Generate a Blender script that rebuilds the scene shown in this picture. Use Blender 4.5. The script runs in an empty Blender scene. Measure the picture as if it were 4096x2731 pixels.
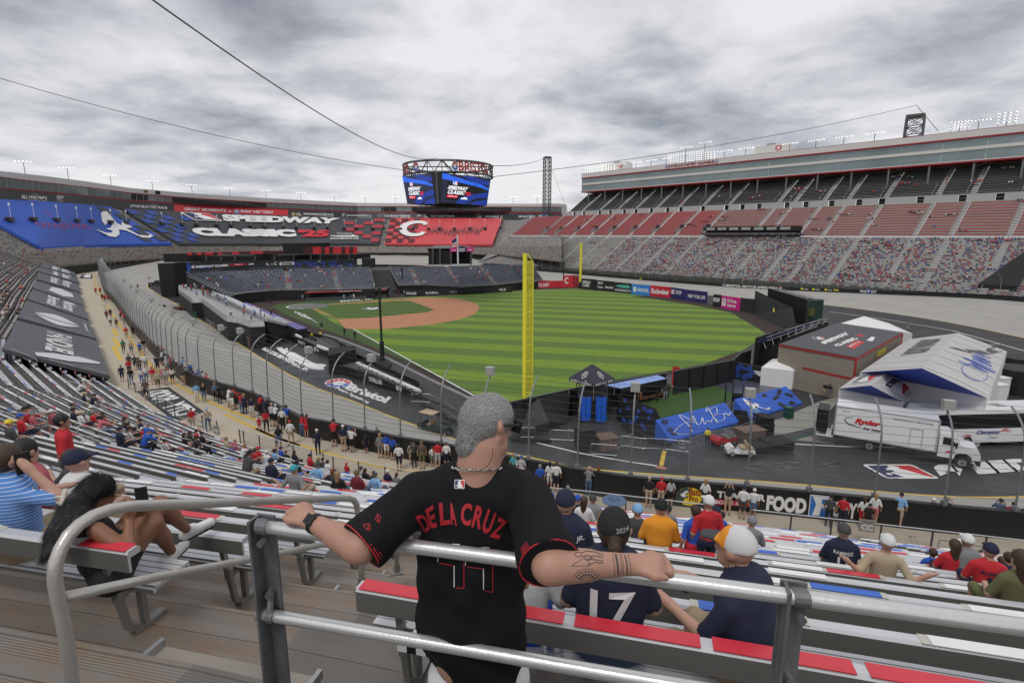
import bpy,bmesh,math,random
import numpy as np
from mathutils import Vector,Matrix,geometry
from mathutils.bvhtree import BVHTree
random.seed(7)
SC=bpy.context.scene
COL=SC.collection
# ---------------- camera, world, sun, exposure
F=2165.0;PT=math.atan(F/11000.0);CH=19.0
cP,sP=math.cos(PT),math.sin(PT)
cd=bpy.data.cameras.new('camera');cam=bpy.data.objects.new('camera',cd);COL.objects.link(cam)
cam.location=(0,0,CH);cam.rotation_euler=(math.pi/2-PT,0,0)
cd.sensor_width=36.0;cd.lens=36*F/4096;cd.clip_start=.05;cd.clip_end=6000
SC.camera=cam
SC.view_settings.view_transform='Standard';SC.view_settings.look='None'
SC.view_settings.exposure=0.06;SC.view_settings.gamma=1.0
SUN_EL,SUN_RZ=math.radians(58),math.radians(200)
W=bpy.data.worlds.new('World');SC.world=W;W.use_nodes=True
def world():
 nt=W.node_tree;N=nt.nodes;L=nt.links;N.clear()
 out=N.new('ShaderNodeOutputWorld');bg=N.new('ShaderNodeBackground');bg.inputs[1].default_value=.1
 sky=N.new('ShaderNodeTexSky');sky.sky_type='NISHITA';sky.sun_disc=False
 sky.sun_elevation=SUN_EL;sky.sun_rotation=SUN_RZ;sky.altitude=400
 tc=N.new('ShaderNodeTexCoord');sx=N.new('ShaderNodeSeparateXYZ');L.new(tc.outputs['Generated'],sx.inputs[0])
 def mth(op,a,b=None,c=None):
  n=N.new('ShaderNodeMath');n.operation=op
  for i,x in enumerate((a,b,c)):
   if x is None:continue
   if isinstance(x,(int,float)):n.inputs[i].default_value=x
   else:L.new(x,n.inputs[i])
  return n.outputs[0]
 zc=mth('ADD',mth('MAXIMUM',sx.outputs[2],0.0),.16)
 cb=N.new('ShaderNodeCombineXYZ')
 L.new(mth('DIVIDE',sx.outputs[0],zc),cb.inputs[0]);L.new(mth('DIVIDE',sx.outputs[1],zc),cb.inputs[1])
 def noise(scale,det,rough,dist,off):
  mp=N.new('ShaderNodeMapping');mp.inputs['Location'].default_value=off
  L.new(cb.outputs[0],mp.inputs[0]);n=N.new('ShaderNodeTexNoise')
  n.inputs['Scale'].default_value=scale;n.inputs['Detail'].default_value=det
  n.inputs['Roughness'].default_value=rough;n.inputs['Distortion'].default_value=dist
  L.new(mp.outputs[0],n.inputs['Vector']);return n.outputs[0]
 n1=noise(.55,2,.5,.35,(3.1,1.7,0));n2=noise(2.0,7,.55,.25,(0.4,7.7,3));n3=noise(6.0,5,.6,.1,(2.4,3.7,5))
 v=mth('ADD',mth('MULTIPLY',n1,.85),mth('ADD',mth('MULTIPLY',n2,.80),mth('MULTIPLY',n3,.16)))
 def lobe(dx,dy,dz,pw,amp):
  vm=N.new('ShaderNodeVectorMath');vm.operation='DOT_PRODUCT';L.new(tc.outputs['Generated'],vm.inputs[0])
  q_=Vector((dx,dy,dz)).normalized();vm.inputs[1].default_value=q_
  return mth('MULTIPLY',mth('POWER',mth('MAXIMUM',vm.outputs['Value'],0.0),pw),amp)
 v=mth('ADD',v,lobe(-.62,.95,.36,14,-.10))
 v=mth('ADD',v,lobe(-.30,.95,.24,50,-.08))
 v=mth('ADD',v,lobe(.10,.95,.36,26,.07))
 v=mth('ADD',v,lobe(.25,.98,.17,120,-.16))
 v=mth('ADD',v,lobe(.75,.9,.36,14,-.10))
 hz=mth('MULTIPLY',mth('SUBTRACT',1.0,mth('MINIMUM',mth('MULTIPLY',mth('MAXIMUM',sx.outputs[2],0.0),6.0),1.0)),.12)
 v=mth('ADD',v,hz)
 cr=N.new('ShaderNodeValToRGB');L.new(v,cr.inputs[0])
 e=cr.color_ramp.elements
 e[0].position=.56;e[0].color=(2.3,2.5,2.95,1);e[1].position=1.02;e[1].color=(8.2,8.2,8.35,1)
 for p,c in((.68,(3.7,3.9,4.35)),(.79,(5.3,5.45,5.85)),(.88,(6.9,6.95,7.2))):
  x=e.new(p);x.color=c+(1,)
 mx=N.new('ShaderNodeMixRGB');mx.inputs[0].default_value=.95
 L.new(sky.outputs[0],mx.inputs[1]);L.new(cr.outputs[0],mx.inputs[2]);L.new(mx.outputs[0],bg.inputs[0])
 L.new(bg.outputs[0],out.inputs[0])
world()
sd=bpy.data.lights.new('sun','SUN');sd.energy=1.1;sd.angle=math.radians(18);sd.color=(1,.97,.93)
sun=bpy.data.objects.new('sun',sd);COL.objects.link(sun);sun.location=(0,0,80)
_sd=Vector((math.sin(SUN_RZ)*math.cos(SUN_EL),math.cos(SUN_RZ)*math.cos(SUN_EL),math.sin(SUN_EL)))
sun.rotation_euler=_sd.to_track_quat('Z','Y').to_euler()
# ---------------- measuring helpers: a sight line of the survey photo met with a real plane
def ray(p):
 u=1365.5-p[1]
 return np.array([p[0]-2048,F*cP+u*sP,-F*sP+u*cP])
def G(p,z=0.0):
 d=ray(p);w=d*((z-CH)/d[2]);return Vector((w[0],w[1],z))
def D(p,Y):
 d=ray(p);w=d*(Y/d[1]);return Vector((w[0],w[1],w[2]+CH))
def onV(p,A,B):
 d=ray(p);nx,ny=-(B[1]-A[1]),B[0]-A[0]
 t=(nx*A[0]+ny*A[1])/(nx*d[0]+ny*d[1]);return Vector((d[0]*t,d[1]*t,d[2]*t+CH))
def reg(ox,oy,s=2.297):return lambda x,y:(ox+x/s,oy+y/s)
Ra=reg(0,600);Rb=reg(1024,600);Rc=reg(2048,500);Rd=reg(3072,350);Re=reg(0,1000);Rf=reg(900,1100)
Rg=reg(1900,1100);Rh=reg(3072,1000);Ri=reg(0,1500);Rj=reg(0,2049);Rk=reg(1024,1500);Rl=reg(1024,2049)
Rm=reg(2048,1500);Rn=reg(2048,2049);Ro=reg(3072,1500);Rp=reg(3072,2049);Rr=reg(600,980,2.613)
Rs=reg(2300,1450,2.352);Rt=reg(2900,1100,3.92);R2=reg(0,0,.57422)
# ---------------- materials
MATS={}
def mat(name,col,rough=.6,metal=0.0,var=.12,scale=3.0,bump=0.0,bscale=40.0,emit=None,alpha=None,spec=.5):
 if name in MATS:return MATS[name]
 m=bpy.data.materials.new(name);m.use_nodes=True;nt=m.node_tree;N=nt.nodes;L=nt.links
 b=N['Principled BSDF'];b.inputs['Roughness'].default_value=rough;b.inputs['Metallic'].default_value=metal
 b.inputs['Specular IOR Level'].default_value=spec
 tc=N.new('ShaderNodeTexCoord')
 n=N.new('ShaderNodeTexNoise');n.inputs['Scale'].default_value=scale;n.inputs['Detail'].default_value=5
 L.new(tc.outputs['Object'],n.inputs['Vector'])
 mx=N.new('ShaderNodeMixRGB');L.new(n.outputs[0],mx.inputs[0])
 mx.inputs[1].default_value=tuple(c*(1-var)for c in col)+(1,);mx.inputs[2].default_value=tuple(min(1,c*(1+var))for c in col)+(1,)
 L.new(mx.outputs[0],b.inputs['Base Color'])
 if bump:
  n2=N.new('ShaderNodeTexNoise');n2.inputs['Scale'].default_value=bscale;n2.inputs['Detail'].default_value=4
  L.new(tc.outputs['Object'],n2.inputs['Vector']);bp=N.new('ShaderNodeBump');bp.inputs['Strength'].default_value=bump
  bp.inputs['Distance'].default_value=.02
  L.new(n2.outputs[0],bp.inputs['Height']);L.new(bp.outputs[0],b.inputs['Normal'])
 if emit is not None:
  b.inputs['Emission Color'].default_value=tuple(col)+(1,);b.inputs['Emission Strength'].default_value=emit
 MATS[name]=m;return m
def nodes(m):return m.node_tree.nodes,m.node_tree.links,m.node_tree.nodes['Principled BSDF']
# ---------------- mesh building
_tc={}
def glyphs(body,bold=0.0,shear=0.0,space=1.0):
 key=(body,bold,shear,space)
 if key in _tc:return _tc[key]
 cu=bpy.data.curves.new('t','FONT');cu.body=body;cu.offset=bold;cu.shear=shear;cu.space_character=space
 cu.fill_mode='FRONT';cu.resolution_u=3;cu.dimensions='2D'
 o=bpy.data.objects.new('t',cu);COL.objects.link(o);dg=bpy.context.evaluated_depsgraph_get();dg.update()
 me=bpy.data.meshes.new_from_object(o.evaluated_get(dg))
 V=[(v.co.x,v.co.y)for v in me.vertices];Fc=[tuple(p.vertices)for p in me.polygons]
 bpy.data.objects.remove(o);bpy.data.meshes.remove(me)
 if V:
  x0=min(v[0]for v in V);x1=max(v[0]for v in V);y0=min(v[1]for v in V);y1=max(v[1]for v in V)
  V=[((x-x0)/(x1-x0),(y-y0)/(y1-y0))for x,y in V]
 _tc[key]=(V,Fc);return _tc[key]
class MB:
 def __init__(s):s.v=[];s.f=[];s.m=[];s.uv={}
 def add(s,vs,fs,m=0):
  b=len(s.v);s.v.extend([tuple(v)for v in vs])
  for f in fs:s.f.append(tuple(b+i for i in f));s.m.append(m)
  return s
 def quad(s,a,b,c,d,m=0,uv=None):
  if uv:s.uv[len(s.f)]=uv
  return s.add([a,b,c,d],[(0,1,2,3)],m)
 def box(s,c,sz,rz=0.0,m=0,M=None):
  x,y,z=sz[0]/2,sz[1]/2,sz[2]/2
  R=(Matrix.Rotation(rz,3,'Z')if M is None else M);c=Vector(c)
  vs=[c+R@Vector((i*x,j*y,k*z))for k in(-1,1)for j in(-1,1)for i in(-1,1)]
  return s.add(vs,[(0,2,3,1),(4,5,7,6),(0,1,5,4),(2,6,7,3),(0,4,6,2),(1,3,7,5)],m)
 def tube(s,pts,r,n=8,m=0,closed=False,cap=True):
  pts=[Vector(p)for p in pts];k=len(pts);rs=r if isinstance(r,(list,tuple))else[r]*k
  vs=[];up=None
  for i,p in enumerate(pts):
   a=pts[(i-1)%k]if(closed or i>0)else p;b=pts[(i+1)%k]if(closed or i<k-1)else p
   t=(b-a);t=t.normalized()if t.length>1e-9 else Vector((0,0,1))
   if up is None:up=Vector((0,0,1))if abs(t.z)<.9 else Vector((0,1,0))
   u=(up-t*up.dot(t))
   u=u.normalized()if u.length>1e-6 else t.orthogonal().normalized()
   up=u;w=t.cross(u)
   for j in range(n):
    an=2*math.pi*(j+.5)/n;vs.append(p+(u*math.cos(an)+w*math.sin(an))*rs[i])
  fs=[]
  for i in range(k if closed else k-1):
   for j in range(n):
    i2=(i+1)%k;fs.append((i*n+j,i*n+(j+1)%n,i2*n+(j+1)%n,i2*n+j))
  if cap and not closed:fs+=[tuple(range(n))[::-1],tuple((k-1)*n+j for j in range(n))]
  return s.add(vs,fs,m)
 def prism(s,poly,z0,z1,m=0,mtop=None):
  n=len(poly)
  def zz(z,p):return z(p)if callable(z)else z
  vs=[(p[0],p[1],zz(z0,p))for p in poly]+[(p[0],p[1],zz(z1,p))for p in poly]
  s.add(vs,[(i,(i+1)%n,n+(i+1)%n,n+i)for i in range(n)],m)
  s.flat([vs[n+i]for i in range(n)],m if mtop is None else mtop)
  s.flat([vs[i]for i in range(n)][::-1],m)
  return s
 def flat(s,pts,m=0):
  pts=[Vector(p)for p in pts];b=len(s.v);s.v.extend([tuple(p)for p in pts])
  if len(pts)<=4:s.f.append(tuple(range(b,b+len(pts))));s.m.append(m);return s
  for t in geometry.tessellate_polygon([pts]):s.f.append(tuple(b+i for i in t));s.m.append(m)
  return s
 def loft(s,A,B,m=0,mf=None):
  n=min(len(A),len(B));vs=list(A[:n])+list(B[:n]);b=len(s.v);s.v.extend([tuple(v)for v in vs])
  for i in range(n-1):
   s.f.append((b+i,b+i+1,b+n+i+1,b+n+i));s.m.append(mf(i)if mf else m)
  return s
 def poly(s,pts,mp,m=0):
  t=geometry.tessellate_polygon([[Vector((x,y,0))for x,y in pts]])
  return s.add([mp(x,y)for x,y in pts],[tuple(i)for i in t],m)
 def text(s,body,mp,m=0,bold=.02,shear=0.0,space=1.0,box=(0,0,1,1)):
  V,Fc=glyphs(body,bold,shear,space);x0,y0,x1,y1=box
  return s.add([mp(x0+u*(x1-x0),y0+v*(y1-y0))for u,v in V],Fc,m)
 def stroke(s,pts,w,mp,m=0,closed=False):
  n=len(pts);P=[Vector((x,y))for x,y in pts]
  ws=w if isinstance(w,(list,tuple))else[w]*n
  L_,R_=[],[]
  for i in range(n):
   a=P[(i-1)%n]if(closed or i>0)else P[i];b=P[(i+1)%n]if(closed or i<n-1)else P[i]
   t=(b-a);t=t.normalized()if t.length>1e-9 else Vector((1,0));nn=Vector((-t.y,t.x))*ws[i]/2
   L_.append(P[i]+nn);R_.append(P[i]-nn)
  vs=[mp(*p)for p in L_]+[mp(*p)for p in R_]
  fs=[(i,n+i,n+(i+1)%n,(i+1)%n)for i in range(n if closed else n-1)]
  return s.add(vs,fs,m)
 def build(s,name,mats,parent=None,smooth=False,local=False):
  if not isinstance(mats,(list,tuple)):mats=[mats]
  me=bpy.data.meshes.new(name)
  V=s.v
  if parent is not None and not local:
   inv=parent.matrix_basis.inverted();V=[tuple(inv@Vector(v))for v in V]
  me.from_pydata(V,[],s.f);me.update()
  for m in mats:me.materials.append(m)
  if len(mats)>1:me.polygons.foreach_set('material_index',s.m)
  if s.uv:
   ul=me.uv_layers.new(name='UVMap')
   for fi,uv in s.uv.items():
    for li,c in zip(me.polygons[fi].loop_indices,uv):ul.data[li].uv=c
  if smooth:me.polygons.foreach_set('use_smooth',[True]*len(me.polygons))
  o=bpy.data.objects.new(name,me);COL.objects.link(o)
  if parent is not None:o.parent=parent
  return o
def tag(o,label=None,cat=None,group=None,kind=None):
 if label:o['label']=label
 if cat:o['category']=cat
 if group:o['group']=group
 if kind:o['kind']=kind
 return o
def empty(name,loc=(0,0,0),rz=0.0):
 o=bpy.data.objects.new(name,None);COL.objects.link(o);o.location=loc;o.rotation_euler=(0,0,rz)
 o.matrix_basis=Matrix.Translation(Vector(loc))@Matrix.Rotation(rz,4,'Z');o.empty_display_size=.1
 return o
def kids(o):return[c for c in bpy.data.objects if c.parent==o]
def fr(O,X,Y,eps=.004,w=1.0,h=1.0):
 O,X,Y=Vector(O),Vector(X),Vector(Y);n=X.cross(Y).normalized()*eps
 return lambda u,v:O+X*u*w+Y*v*h+n
def bil(A,B,C,D_,eps=.0):
 A,B,C,D_=map(Vector,(A,B,C,D_));n=(B-A).cross(D_-A).normalized()*eps
 return lambda u,v:A*(1-u)*(1-v)+B*u*(1-v)+C*u*v+D_*(1-u)*v+n
def sub(mp,x0,y0,x1,y1):return lambda u,v:mp(x0+u*(x1-x0),y0+v*(y1-y0))
def arc(x,y,rx,ry,a0,a1,n):return[(x+rx*math.cos(math.radians(a0+(a1-a0)*i/n)),y+ry*math.sin(math.radians(a0+(a1-a0)*i/n)))for i in range(n+1)]
def smoothline(P,step):
 P=[Vector(p)for p in P];out=[]
 for i in range(len(P)-1):
  p0=P[max(i-1,0)];p1=P[i];p2=P[i+1];p3=P[min(i+2,len(P)-1)]
  for j in range(16):
   t=j/16;out.append(.5*((2*p1)+(-p0+p2)*t+(2*p0-5*p1+4*p2-p3)*t*t+(-p0+3*p1-3*p2+p3)*t**3))
 out.append(P[-1]);res=[out[0]];acc=0
 for a,b in zip(out,out[1:]):
  L_=(b-a).length
  while acc+L_>=step:
   t=(step-acc)/L_;a=a+(b-a)*t;res.append(a.copy());L_=(b-a).length;acc=0
  acc+=L_
 if(res[-1]-out[-1]).length>.3*step:res.append(out[-1])
 return res
SIL=[(.40,.02),(.36,.25),(.30,.42),(.42,.55),(.40,.62),(.33,.60),(.36,.72),(.30,.78),(.40,.92),(.52,.97),(.58,.85),(.56,.74),(.66,.62),(.80,.50),(.86,.34),(.98,.14),(.90,.02)]
def mlb(mb,mp,w,b,r):
 def rr(x0,y0,x1,y1,c):
  return arc(x1-c,y1-c,c,c*1.4,0,90,4)+arc(x0+c,y1-c,c,c*1.4,90,180,4)+arc(x0+c,y0+c,c,c*1.4,180,270,4)+arc(x1-c,y0+c,c,c*1.4,270,360,4)
 e=[0]
 mb.poly(rr(0,0,1,1,.08),mp,w)
 L1=lambda u,v:lift(mp,u,v,1);L2=lambda u,v:lift(mp,u,v,2)
 mb.poly([(.06,.1),(.06,.9),(.1,.94),(.52,.94),(.60,.5),(.36,.06),(.1,.06)],L1,b)
 mb.poly([(.52,.94),(.92,.94),(.95,.88),(.95,.12),(.92,.06),(.60,.30)],L1,r)
 mb.poly([(.36,.06),(.33,.25),(.27,.40),(.42,.52),(.38,.60),(.30,.58),(.32,.70),(.42,.76),(.44,.90),(.58,.93),(.64,.80),(.58,.70),(.68,.56),(.84,.14),(.90,.06)],L2,w)
 mb.poly(arc(.2,.3,.05,.08,0,360,10)[:-1],L2,w)
LIFT=[.004]
def lift(mp,u,v,k):
 p=Vector(mp(u,v));n=(Vector(mp(u+.01,v))-p).cross(Vector(mp(u,v+.01))-p)
 return p+n.normalized()*LIFT[0]*k if n.length>0 else p
def braveA(mb,mp,m):
 mb.poly([(.10,.88),(.16,.99),(.20,.97),(.37,.55),(.45,.47),(.46,.64),(.64,.42),(.54,.36),(.745,.12),(.9,.08),(.94,.13),(.83,.28),(1,.09),(.93,.01),(.80,.03),(.54,.28),(.41,.32),(.42,.14),(.35,.04),(.24,.07),(0,.32),(.2,.19),(.29,.2),(.3,.26),(.19,.33),(.27,.38),(.29,.5),(.24,.62),(.18,.45),(.12,.6)],mp,m)
def redsC(mb,mp,m):
 o=arc(.56,.5,.44,.5,55,178,14)+[(0,.5)]+arc(.56,.5,.44,.5,182,305,14)
 i_=[(.86,.26),(.74,.30)]+arc(.60,.5,.27,.32,300,60,16)[0:17]+[(.74,.70),(.86,.74)]
 mb.poly(o+i_,mp,m)
def disc(mb,mp,wm,bm,rm):
 mb.poly(arc(.5,.5,.5,.5,0,360,28)[:-1],mp,wm)
 L1=lambda u,v:lift(mp,u,v,1)
 for i in range(12):
  a=i*30+3;c=rm if 0<=i<6 else bm
  mb.poly(arc(.5,.5,.46,.46,a,a+24,3)+arc(.5,.5,.24,.22,a+24,a,3),L1,c)
def sig(seed,n,amp=.5):
 r=random.Random(seed);P=[];x=0
 for i in range(n*6):
  t=i/(n*6-1);ph=i*2*math.pi/6
  P.append((t+.035*math.sin(ph*1.0),.5+amp*(.35+.65*r.random())*math.sin(ph)*(.9 if r.random()>.2 else 1.6)))
 return[(p.x,p.y)for p in smoothline([Vector((x,y,0))for x,y in P],.012)]
# ---------------- materials of the setting
M_asph=mat('asphalt',(.034,.035,.038),.55,0,.18,.12,.3,30)
def _wet(m):
 N,L,b=nodes(m);tc=N.new('ShaderNodeTexCoord');n=N.new('ShaderNodeTexNoise');n.inputs['Scale'].default_value=.35;n.inputs['Detail'].default_value=6
 L.new(tc.outputs['Object'],n.inputs['Vector']);r=N.new('ShaderNodeMapRange');r.inputs[1].default_value=.4;r.inputs[2].default_value=.65;r.inputs[3].default_value=.42;r.inputs[4].default_value=.7
 L.new(n.outputs[0],r.inputs[0]);L.new(r.outputs[0],b.inputs['Roughness'])
_wet(M_asph)
M_conc=mat('concourse_concrete',(.46,.40,.31),.85,0,.16,.5,.1,40)
M_track=mat('track_concrete',(.40,.385,.355),.85,0,.1,.35,.08,30)
def _streak(m,axis_scale,amt):
 N,L,b=nodes(m);uvn=N.new('ShaderNodeUVMap');mp=N.new('ShaderNodeMapping');mp.inputs['Scale'].default_value=axis_scale
 n=N.new('ShaderNodeTexNoise');n.inputs['Scale'].default_value=1;n.inputs['Detail'].default_value=6;n.inputs['Roughness'].default_value=.65
 L.new(uvn.outputs[0],mp.inputs[0]);L.new(mp.outputs[0],n.inputs['Vector'])
 src=b.inputs['Base Color'].links[0].from_socket;mx=N.new('ShaderNodeMixRGB');mx.blend_type='MULTIPLY';mx.inputs[0].default_value=1
 r=N.new('ShaderNodeMapRange');r.inputs[1].default_value=.3;r.inputs[2].default_value=.7;r.inputs[3].default_value=1-amt;r.inputs[4].default_value=1.0
 L.new(n.outputs[0],r.inputs[0]);L.new(src,mx.inputs[1]);L.new(r.outputs[0],mx.inputs[2]);L.new(mx.outputs[0],b.inputs['Base Color'])
_streak(M_track,(.05,.9,1),.22)
M_black=mat('black_wall',(.012,.012,.013),.5,0,.3,1.0)
M_drape=mat('black_drape',(.014,.014,.015),.85,0,.3,1.2,.4,3)
M_yel=mat('yellow_line',(.62,.42,.06),.7,0,.15,2)
M_white=mat('white_paint',(.75,.75,.74),.55,0,.05,2)
M_red=mat('red_paint',(.55,.02,.03),.5,0,.1,2)
M_blue=mat('blue_paint',(.02,.09,.50),.5,0,.1,2)
M_navy=mat('navy_paint',(.02,.025,.10),.5,0,.1,2)
M_grey=mat('grey_paint',(.30,.30,.31),.6,0,.1,2)
M_dgrey=mat('dark_grey',(.07,.072,.075),.7,0,.15,2)
M_galv=mat('galvanised_steel',(.42,.43,.44),.42,.75,.12,6)
M_steel=mat('dark_steel',(.10,.105,.11),.5,.6,.2,6)
M_green=mat('green_paint',(.015,.05,.035),.6)
M_orange=mat('orange_plastic',(.80,.20,.02),.5)
M_ylw=mat('bright_yellow',(.85,.72,.03),.45,0,.05)
M_pink=mat('magenta_paint',(.62,.01,.24),.5,0,.06)
M_tarp=mat('white_tent_fabric',(.74,.74,.73),.65,0,.05,.6,.25,2)
M_bluetarp=mat('blue_tarpaulin',(.02,.13,.62),.4,0,.15,2,.6,6)
# ---------------- the stand surface: a fence line and the rows rising behind it
FP=[(60,13.1),(39,18.4),(28,21.1),(15.6,24.2),(3.91,27.12),(-4,28.8),(-11.2,31.8),(-19,36.3),(-27.5,42.2),(-37.6,51),(-45.8,60),(-53.6,69.7),(-62,80),(-72.7,92.7),(-86,109),(-100,126),(-120,151),(-140.7,177),(-153,193)]
FPv=[Vector((x,y))for x,y in FP]
def dist(x,y):
 best=1e9;q_=Vector((x,y))
 for i in range(len(FPv)-1):
  a,b=FPv[i],FPv[i+1];ab=b-a;t=max(0,min(1,(q_-a).dot(ab)/ab.dot(ab)));dd=(q_-a-ab*t).length
  if dd<best:best=dd;sd_=ab.x*(y-a.y)-ab.y*(x-a.x);bi=i
 return(best if sd_>0 else-best),bi
def zs(x,y):return 4.09+.5*dist(x,y)[0]
def SL(p,h=0.0,r=.5):
 d=ray(p);d=d/math.hypot(d[0],d[1]);prev=0
 while r<420:
  w=d*r
  if CH+w[2]<zs(w[0],w[1])+h:
   lo,hi=prev,r
   for _ in range(24):
    m_=(lo+hi)/2;w=d*m_
    if CH+w[2]<zs(w[0],w[1])+h:hi=m_
    else:lo=m_
   w=d*hi;return Vector((w[0],w[1],CH+w[2]))
  prev=r;r+=max(.05,r*.02)
 return None
ZC=4.4
# ---------------- wall line round the track: (x, y, z of the ground outside, z of wall top)
near=[G((x*1.7415,y*1.7415),ZC)for x,y in[(229,637),(240,672),(265,702),(295,749),(325,784),(360,824),(425,882),(487,909),(579,939),(692,1001),(748,1011),(838,1034),(963,1061),(1050,1074),(1396,1144)]]
WALL=[(-167,262,7.0,8.2),(-166,232,5.2,6.4),(-155,205,4.6,6.0)]+[(v.x,v.y,ZC,5.85)for v in near]+[(13,26.7,ZC,5.85),(19.7,25.2,ZC,5.85),(25,24,ZC,5.85),(45,21.5,ZC,5.85),(75,33,5,6),(100,55,5,6),(112,86,5,6),
  (110,118,4.8,5.9),(99,147,3.2,4.3),(81.5,172.3,1.9,3.0),(65,189,1.9,3.0),(48.6,210,1.9,3.0),(25,240,2.2,3.3),(6,266,2.6,3.7),(-22,322,5.5,6.5),(-59,352,6.9,7.9),(-100,356,6.9,7.9),(-145,315,7.2,8.4)]
WL=smoothline([Vector((a,b,c))for a,b,c,d_ in WALL+WALL[:1]],3.05)
WT=smoothline([Vector((a,b,d_))for a,b,c,d_ in WALL+WALL[:1]],3.05)
nW=min(len(WL),len(WT)); 
def ztop(p):
 b=min(WT,key=lambda q_:(q_.x-p.x)**2+(q_.y-p.y)**2);return b.z
yel=[G(Re(1820,630),0),G(Re(2160,840),0)]+[G(Rf(*p))for p in[(450,835),(800,1020),(1150,1150),(1500,1290),(1800,1400),(2150,1520)]]+[G(Rm(*p))for p in[(0,725),(300,780),(670,860)]]
YEL=[(-146,262,1.2),(-147,235,1.0),(-136,203,.8),(-119.8,181,.3),(-95,152,0)]+[tuple(v)for v in yel]+[(20,39.5,0),(37,37,0),(60,42,0),(82,58,0),(94,78,0),(96,99.5,0),(95.8,122.3,0),(86,149,0),(64,172,0),(38,201,0),(-8,262,0),(-32,305,.6),(-62,332,1.0),(-95,334,1.0),(-125,303,1.2)]
YL=smoothline([Vector(p)for p in YEL+YEL[:1]],2.0)
mb=MB();us=0;prev=None;rows_=[]
for p in WL[:-1]:
 zt=ztop(p)-1.0;c=min(YL,key=lambda q_:(q_.x-p.x)**2+(q_.y-p.y)**2);rows_.append((Vector((p.x,p.y,zt)),c.copy()))
rows_.append(rows_[0])
NS=8;u_=0
for(a0,b0),(a1,b1)in zip(rows_,rows_[1:]):
 L_=(a1-a0).length
 for k in range(NS):
  t0,t1=k/NS,(k+1)/NS;z=lambda t:t**1.25
  def pt(a,b,t):q_=b+(a-b)*t;q_.z=b.z+(a.z-b.z)*(t**1.25)+.01;return q_
  mb.quad(pt(a0,b0,t0),pt(a1,b1,t0),pt(a1,b1,t1),pt(a0,b0,t1),0,uv=[(u_,t0*14),(u_+L_,t0*14),(u_+L_,t1*14),(u_,t1*14)])
 u_+=L_
trk=mb.build('racetrack',M_track,smooth=True);tag(trk,'banked pale concrete racetrack curving round the infield','racetrack',kind='structure')
mb=MB()
def ribbon(mb,P,w,z=None,m=0,closed=False):
 n=len(P);A,B=[],[]
 for i in range(n):
  a=P[(i-1)%n]if closed or i>0 else P[i];b=P[(i+1)%n]if closed or i<n-1 else P[i]
  t=Vector((b.x-a.x,b.y-a.y));t=t.normalized()if t.length else Vector((1,0));nn=Vector((-t.y,t.x,0))*w/2
  q_=Vector((P[i].x,P[i].y,P[i].z if z is None else z));A.append(q_+nn);B.append(q_-nn)
 if closed:A.append(A[0]);B.append(B[0])
 mb.loft(A,B,m)
ribbon(mb,[p+Vector((0,0,.03))for p in YL],.22)
o=mb.build('yellow_track_line',M_yel);tag(o,'yellow line at the foot of the banking','track line',kind='structure')
mb=MB();mb.flat([(p.x,p.y,-.012)for p in YL[:-1]][::-1]);o=mb.build('infield',M_asph);tag(o,'dark asphalt infield inside the track','asphalt',kind='structure')
mb=MB();mb.quad((-3000,-3000,-.6),(3000,-3000,-.6),(3000,3000,-.6),(-3000,3000,-.6));o=mb.build('ground',mat('outer_ground',(.10,.12,.06),.95,0,.3,.02));tag(o,'ground outside the speedway','ground',kind='structure')
wl_near=[p for p in WL if p.x<62 and(p.y<215)and dist(p.x,p.y)[0]<0 and p.y<210]
iA=[i for i,p in enumerate(WL)if abs(p.y-205)<6 and p.x<-100][0]
seg=[]
for p in WL[iA:]:
 seg.append(p)
 if p.x>44:break
inb=[]
for i in range(1,len(FPv)):
 t=(FPv[i]-FPv[i-1]).normalized();inb.append(tuple(FPv[i]+Vector((-t.y,t.x))*1.9)+(ZC,))
poly=[(p.x,p.y,ZC)for p in seg]+[(60,11,ZC)]+inb+[(-175,215,ZC)]
mb=MB();mb.flat(poly); 
mb.flat([(-152,203,ZC+.004),(-166,232,4.6),(-172,262,5),(-215,262,5),(-215,200,ZC+.004)])
o=mb.build('concourse',M_conc);tag(o,'tan concrete walkway between the stand and the track wall','walkway',kind='structure')
mb=MB()
for L_ in([Re(880,190),Re(862,240),Re(880,320),Re(940,440),Re(1010,560),Re(1100,690),Re(1180,800),Re(1290,940),Re(1400,1070),Re(1560,1190),Re(1700,1280),Re(1900,1380),Re(2100,1470),Re(2352,1560)],
           [Rf(0,1275),Rf(200,1370),Rf(450,1480),Rf(700,1570)],[Rk(0,490),Rk(150,560),Rk(400,640),Rk(780,750),Rk(1100,830),Rk(1500,890)],
           [Re(1040,800),Re(1105,900)],[Re(1040,880),Re(1110,1010)],[Re(1040,720),Re(1080,790)]):
 ribbon(mb,smoothline([G(p,ZC+.006)for p in L_],.8),.28 if len(L_)>2 else .5)
o=mb.build('walkway_line',M_yel);tag(o,'yellow guide line painted along the walkway','walkway line',kind='structure')
def normals(P):
 out=[]
 n=len(P)
 for i in range(n):
  a,b=P[max(i-1,0)],P[min(i+1,n-1)];t=Vector((b.x-a.x,b.y-a.y,0)).normalized();out.append(Vector((t.y,-t.x,0)))
 return out
base=[Vector((p.x,p.y,p.z-.05))for p in WL];top=[Vector((p.x,p.y,ztop(p)))for p in WL];cen=Vector((-20,170,0))
NR=normals(WL)
for i,p in enumerate(WL):
 if NR[i].dot(Vector((p.x,p.y,0))-cen)<0:NR[i]=-NR[i]
mb=MB();th=.3
inner=[b-NR[i]*th for i,b in enumerate(base)];innb=[Vector((v.x,v.y,-.3))for v in inner];innt=[Vector((v.x,v.y,top[i].z))for i,v in enumerate(inner)]
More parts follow.
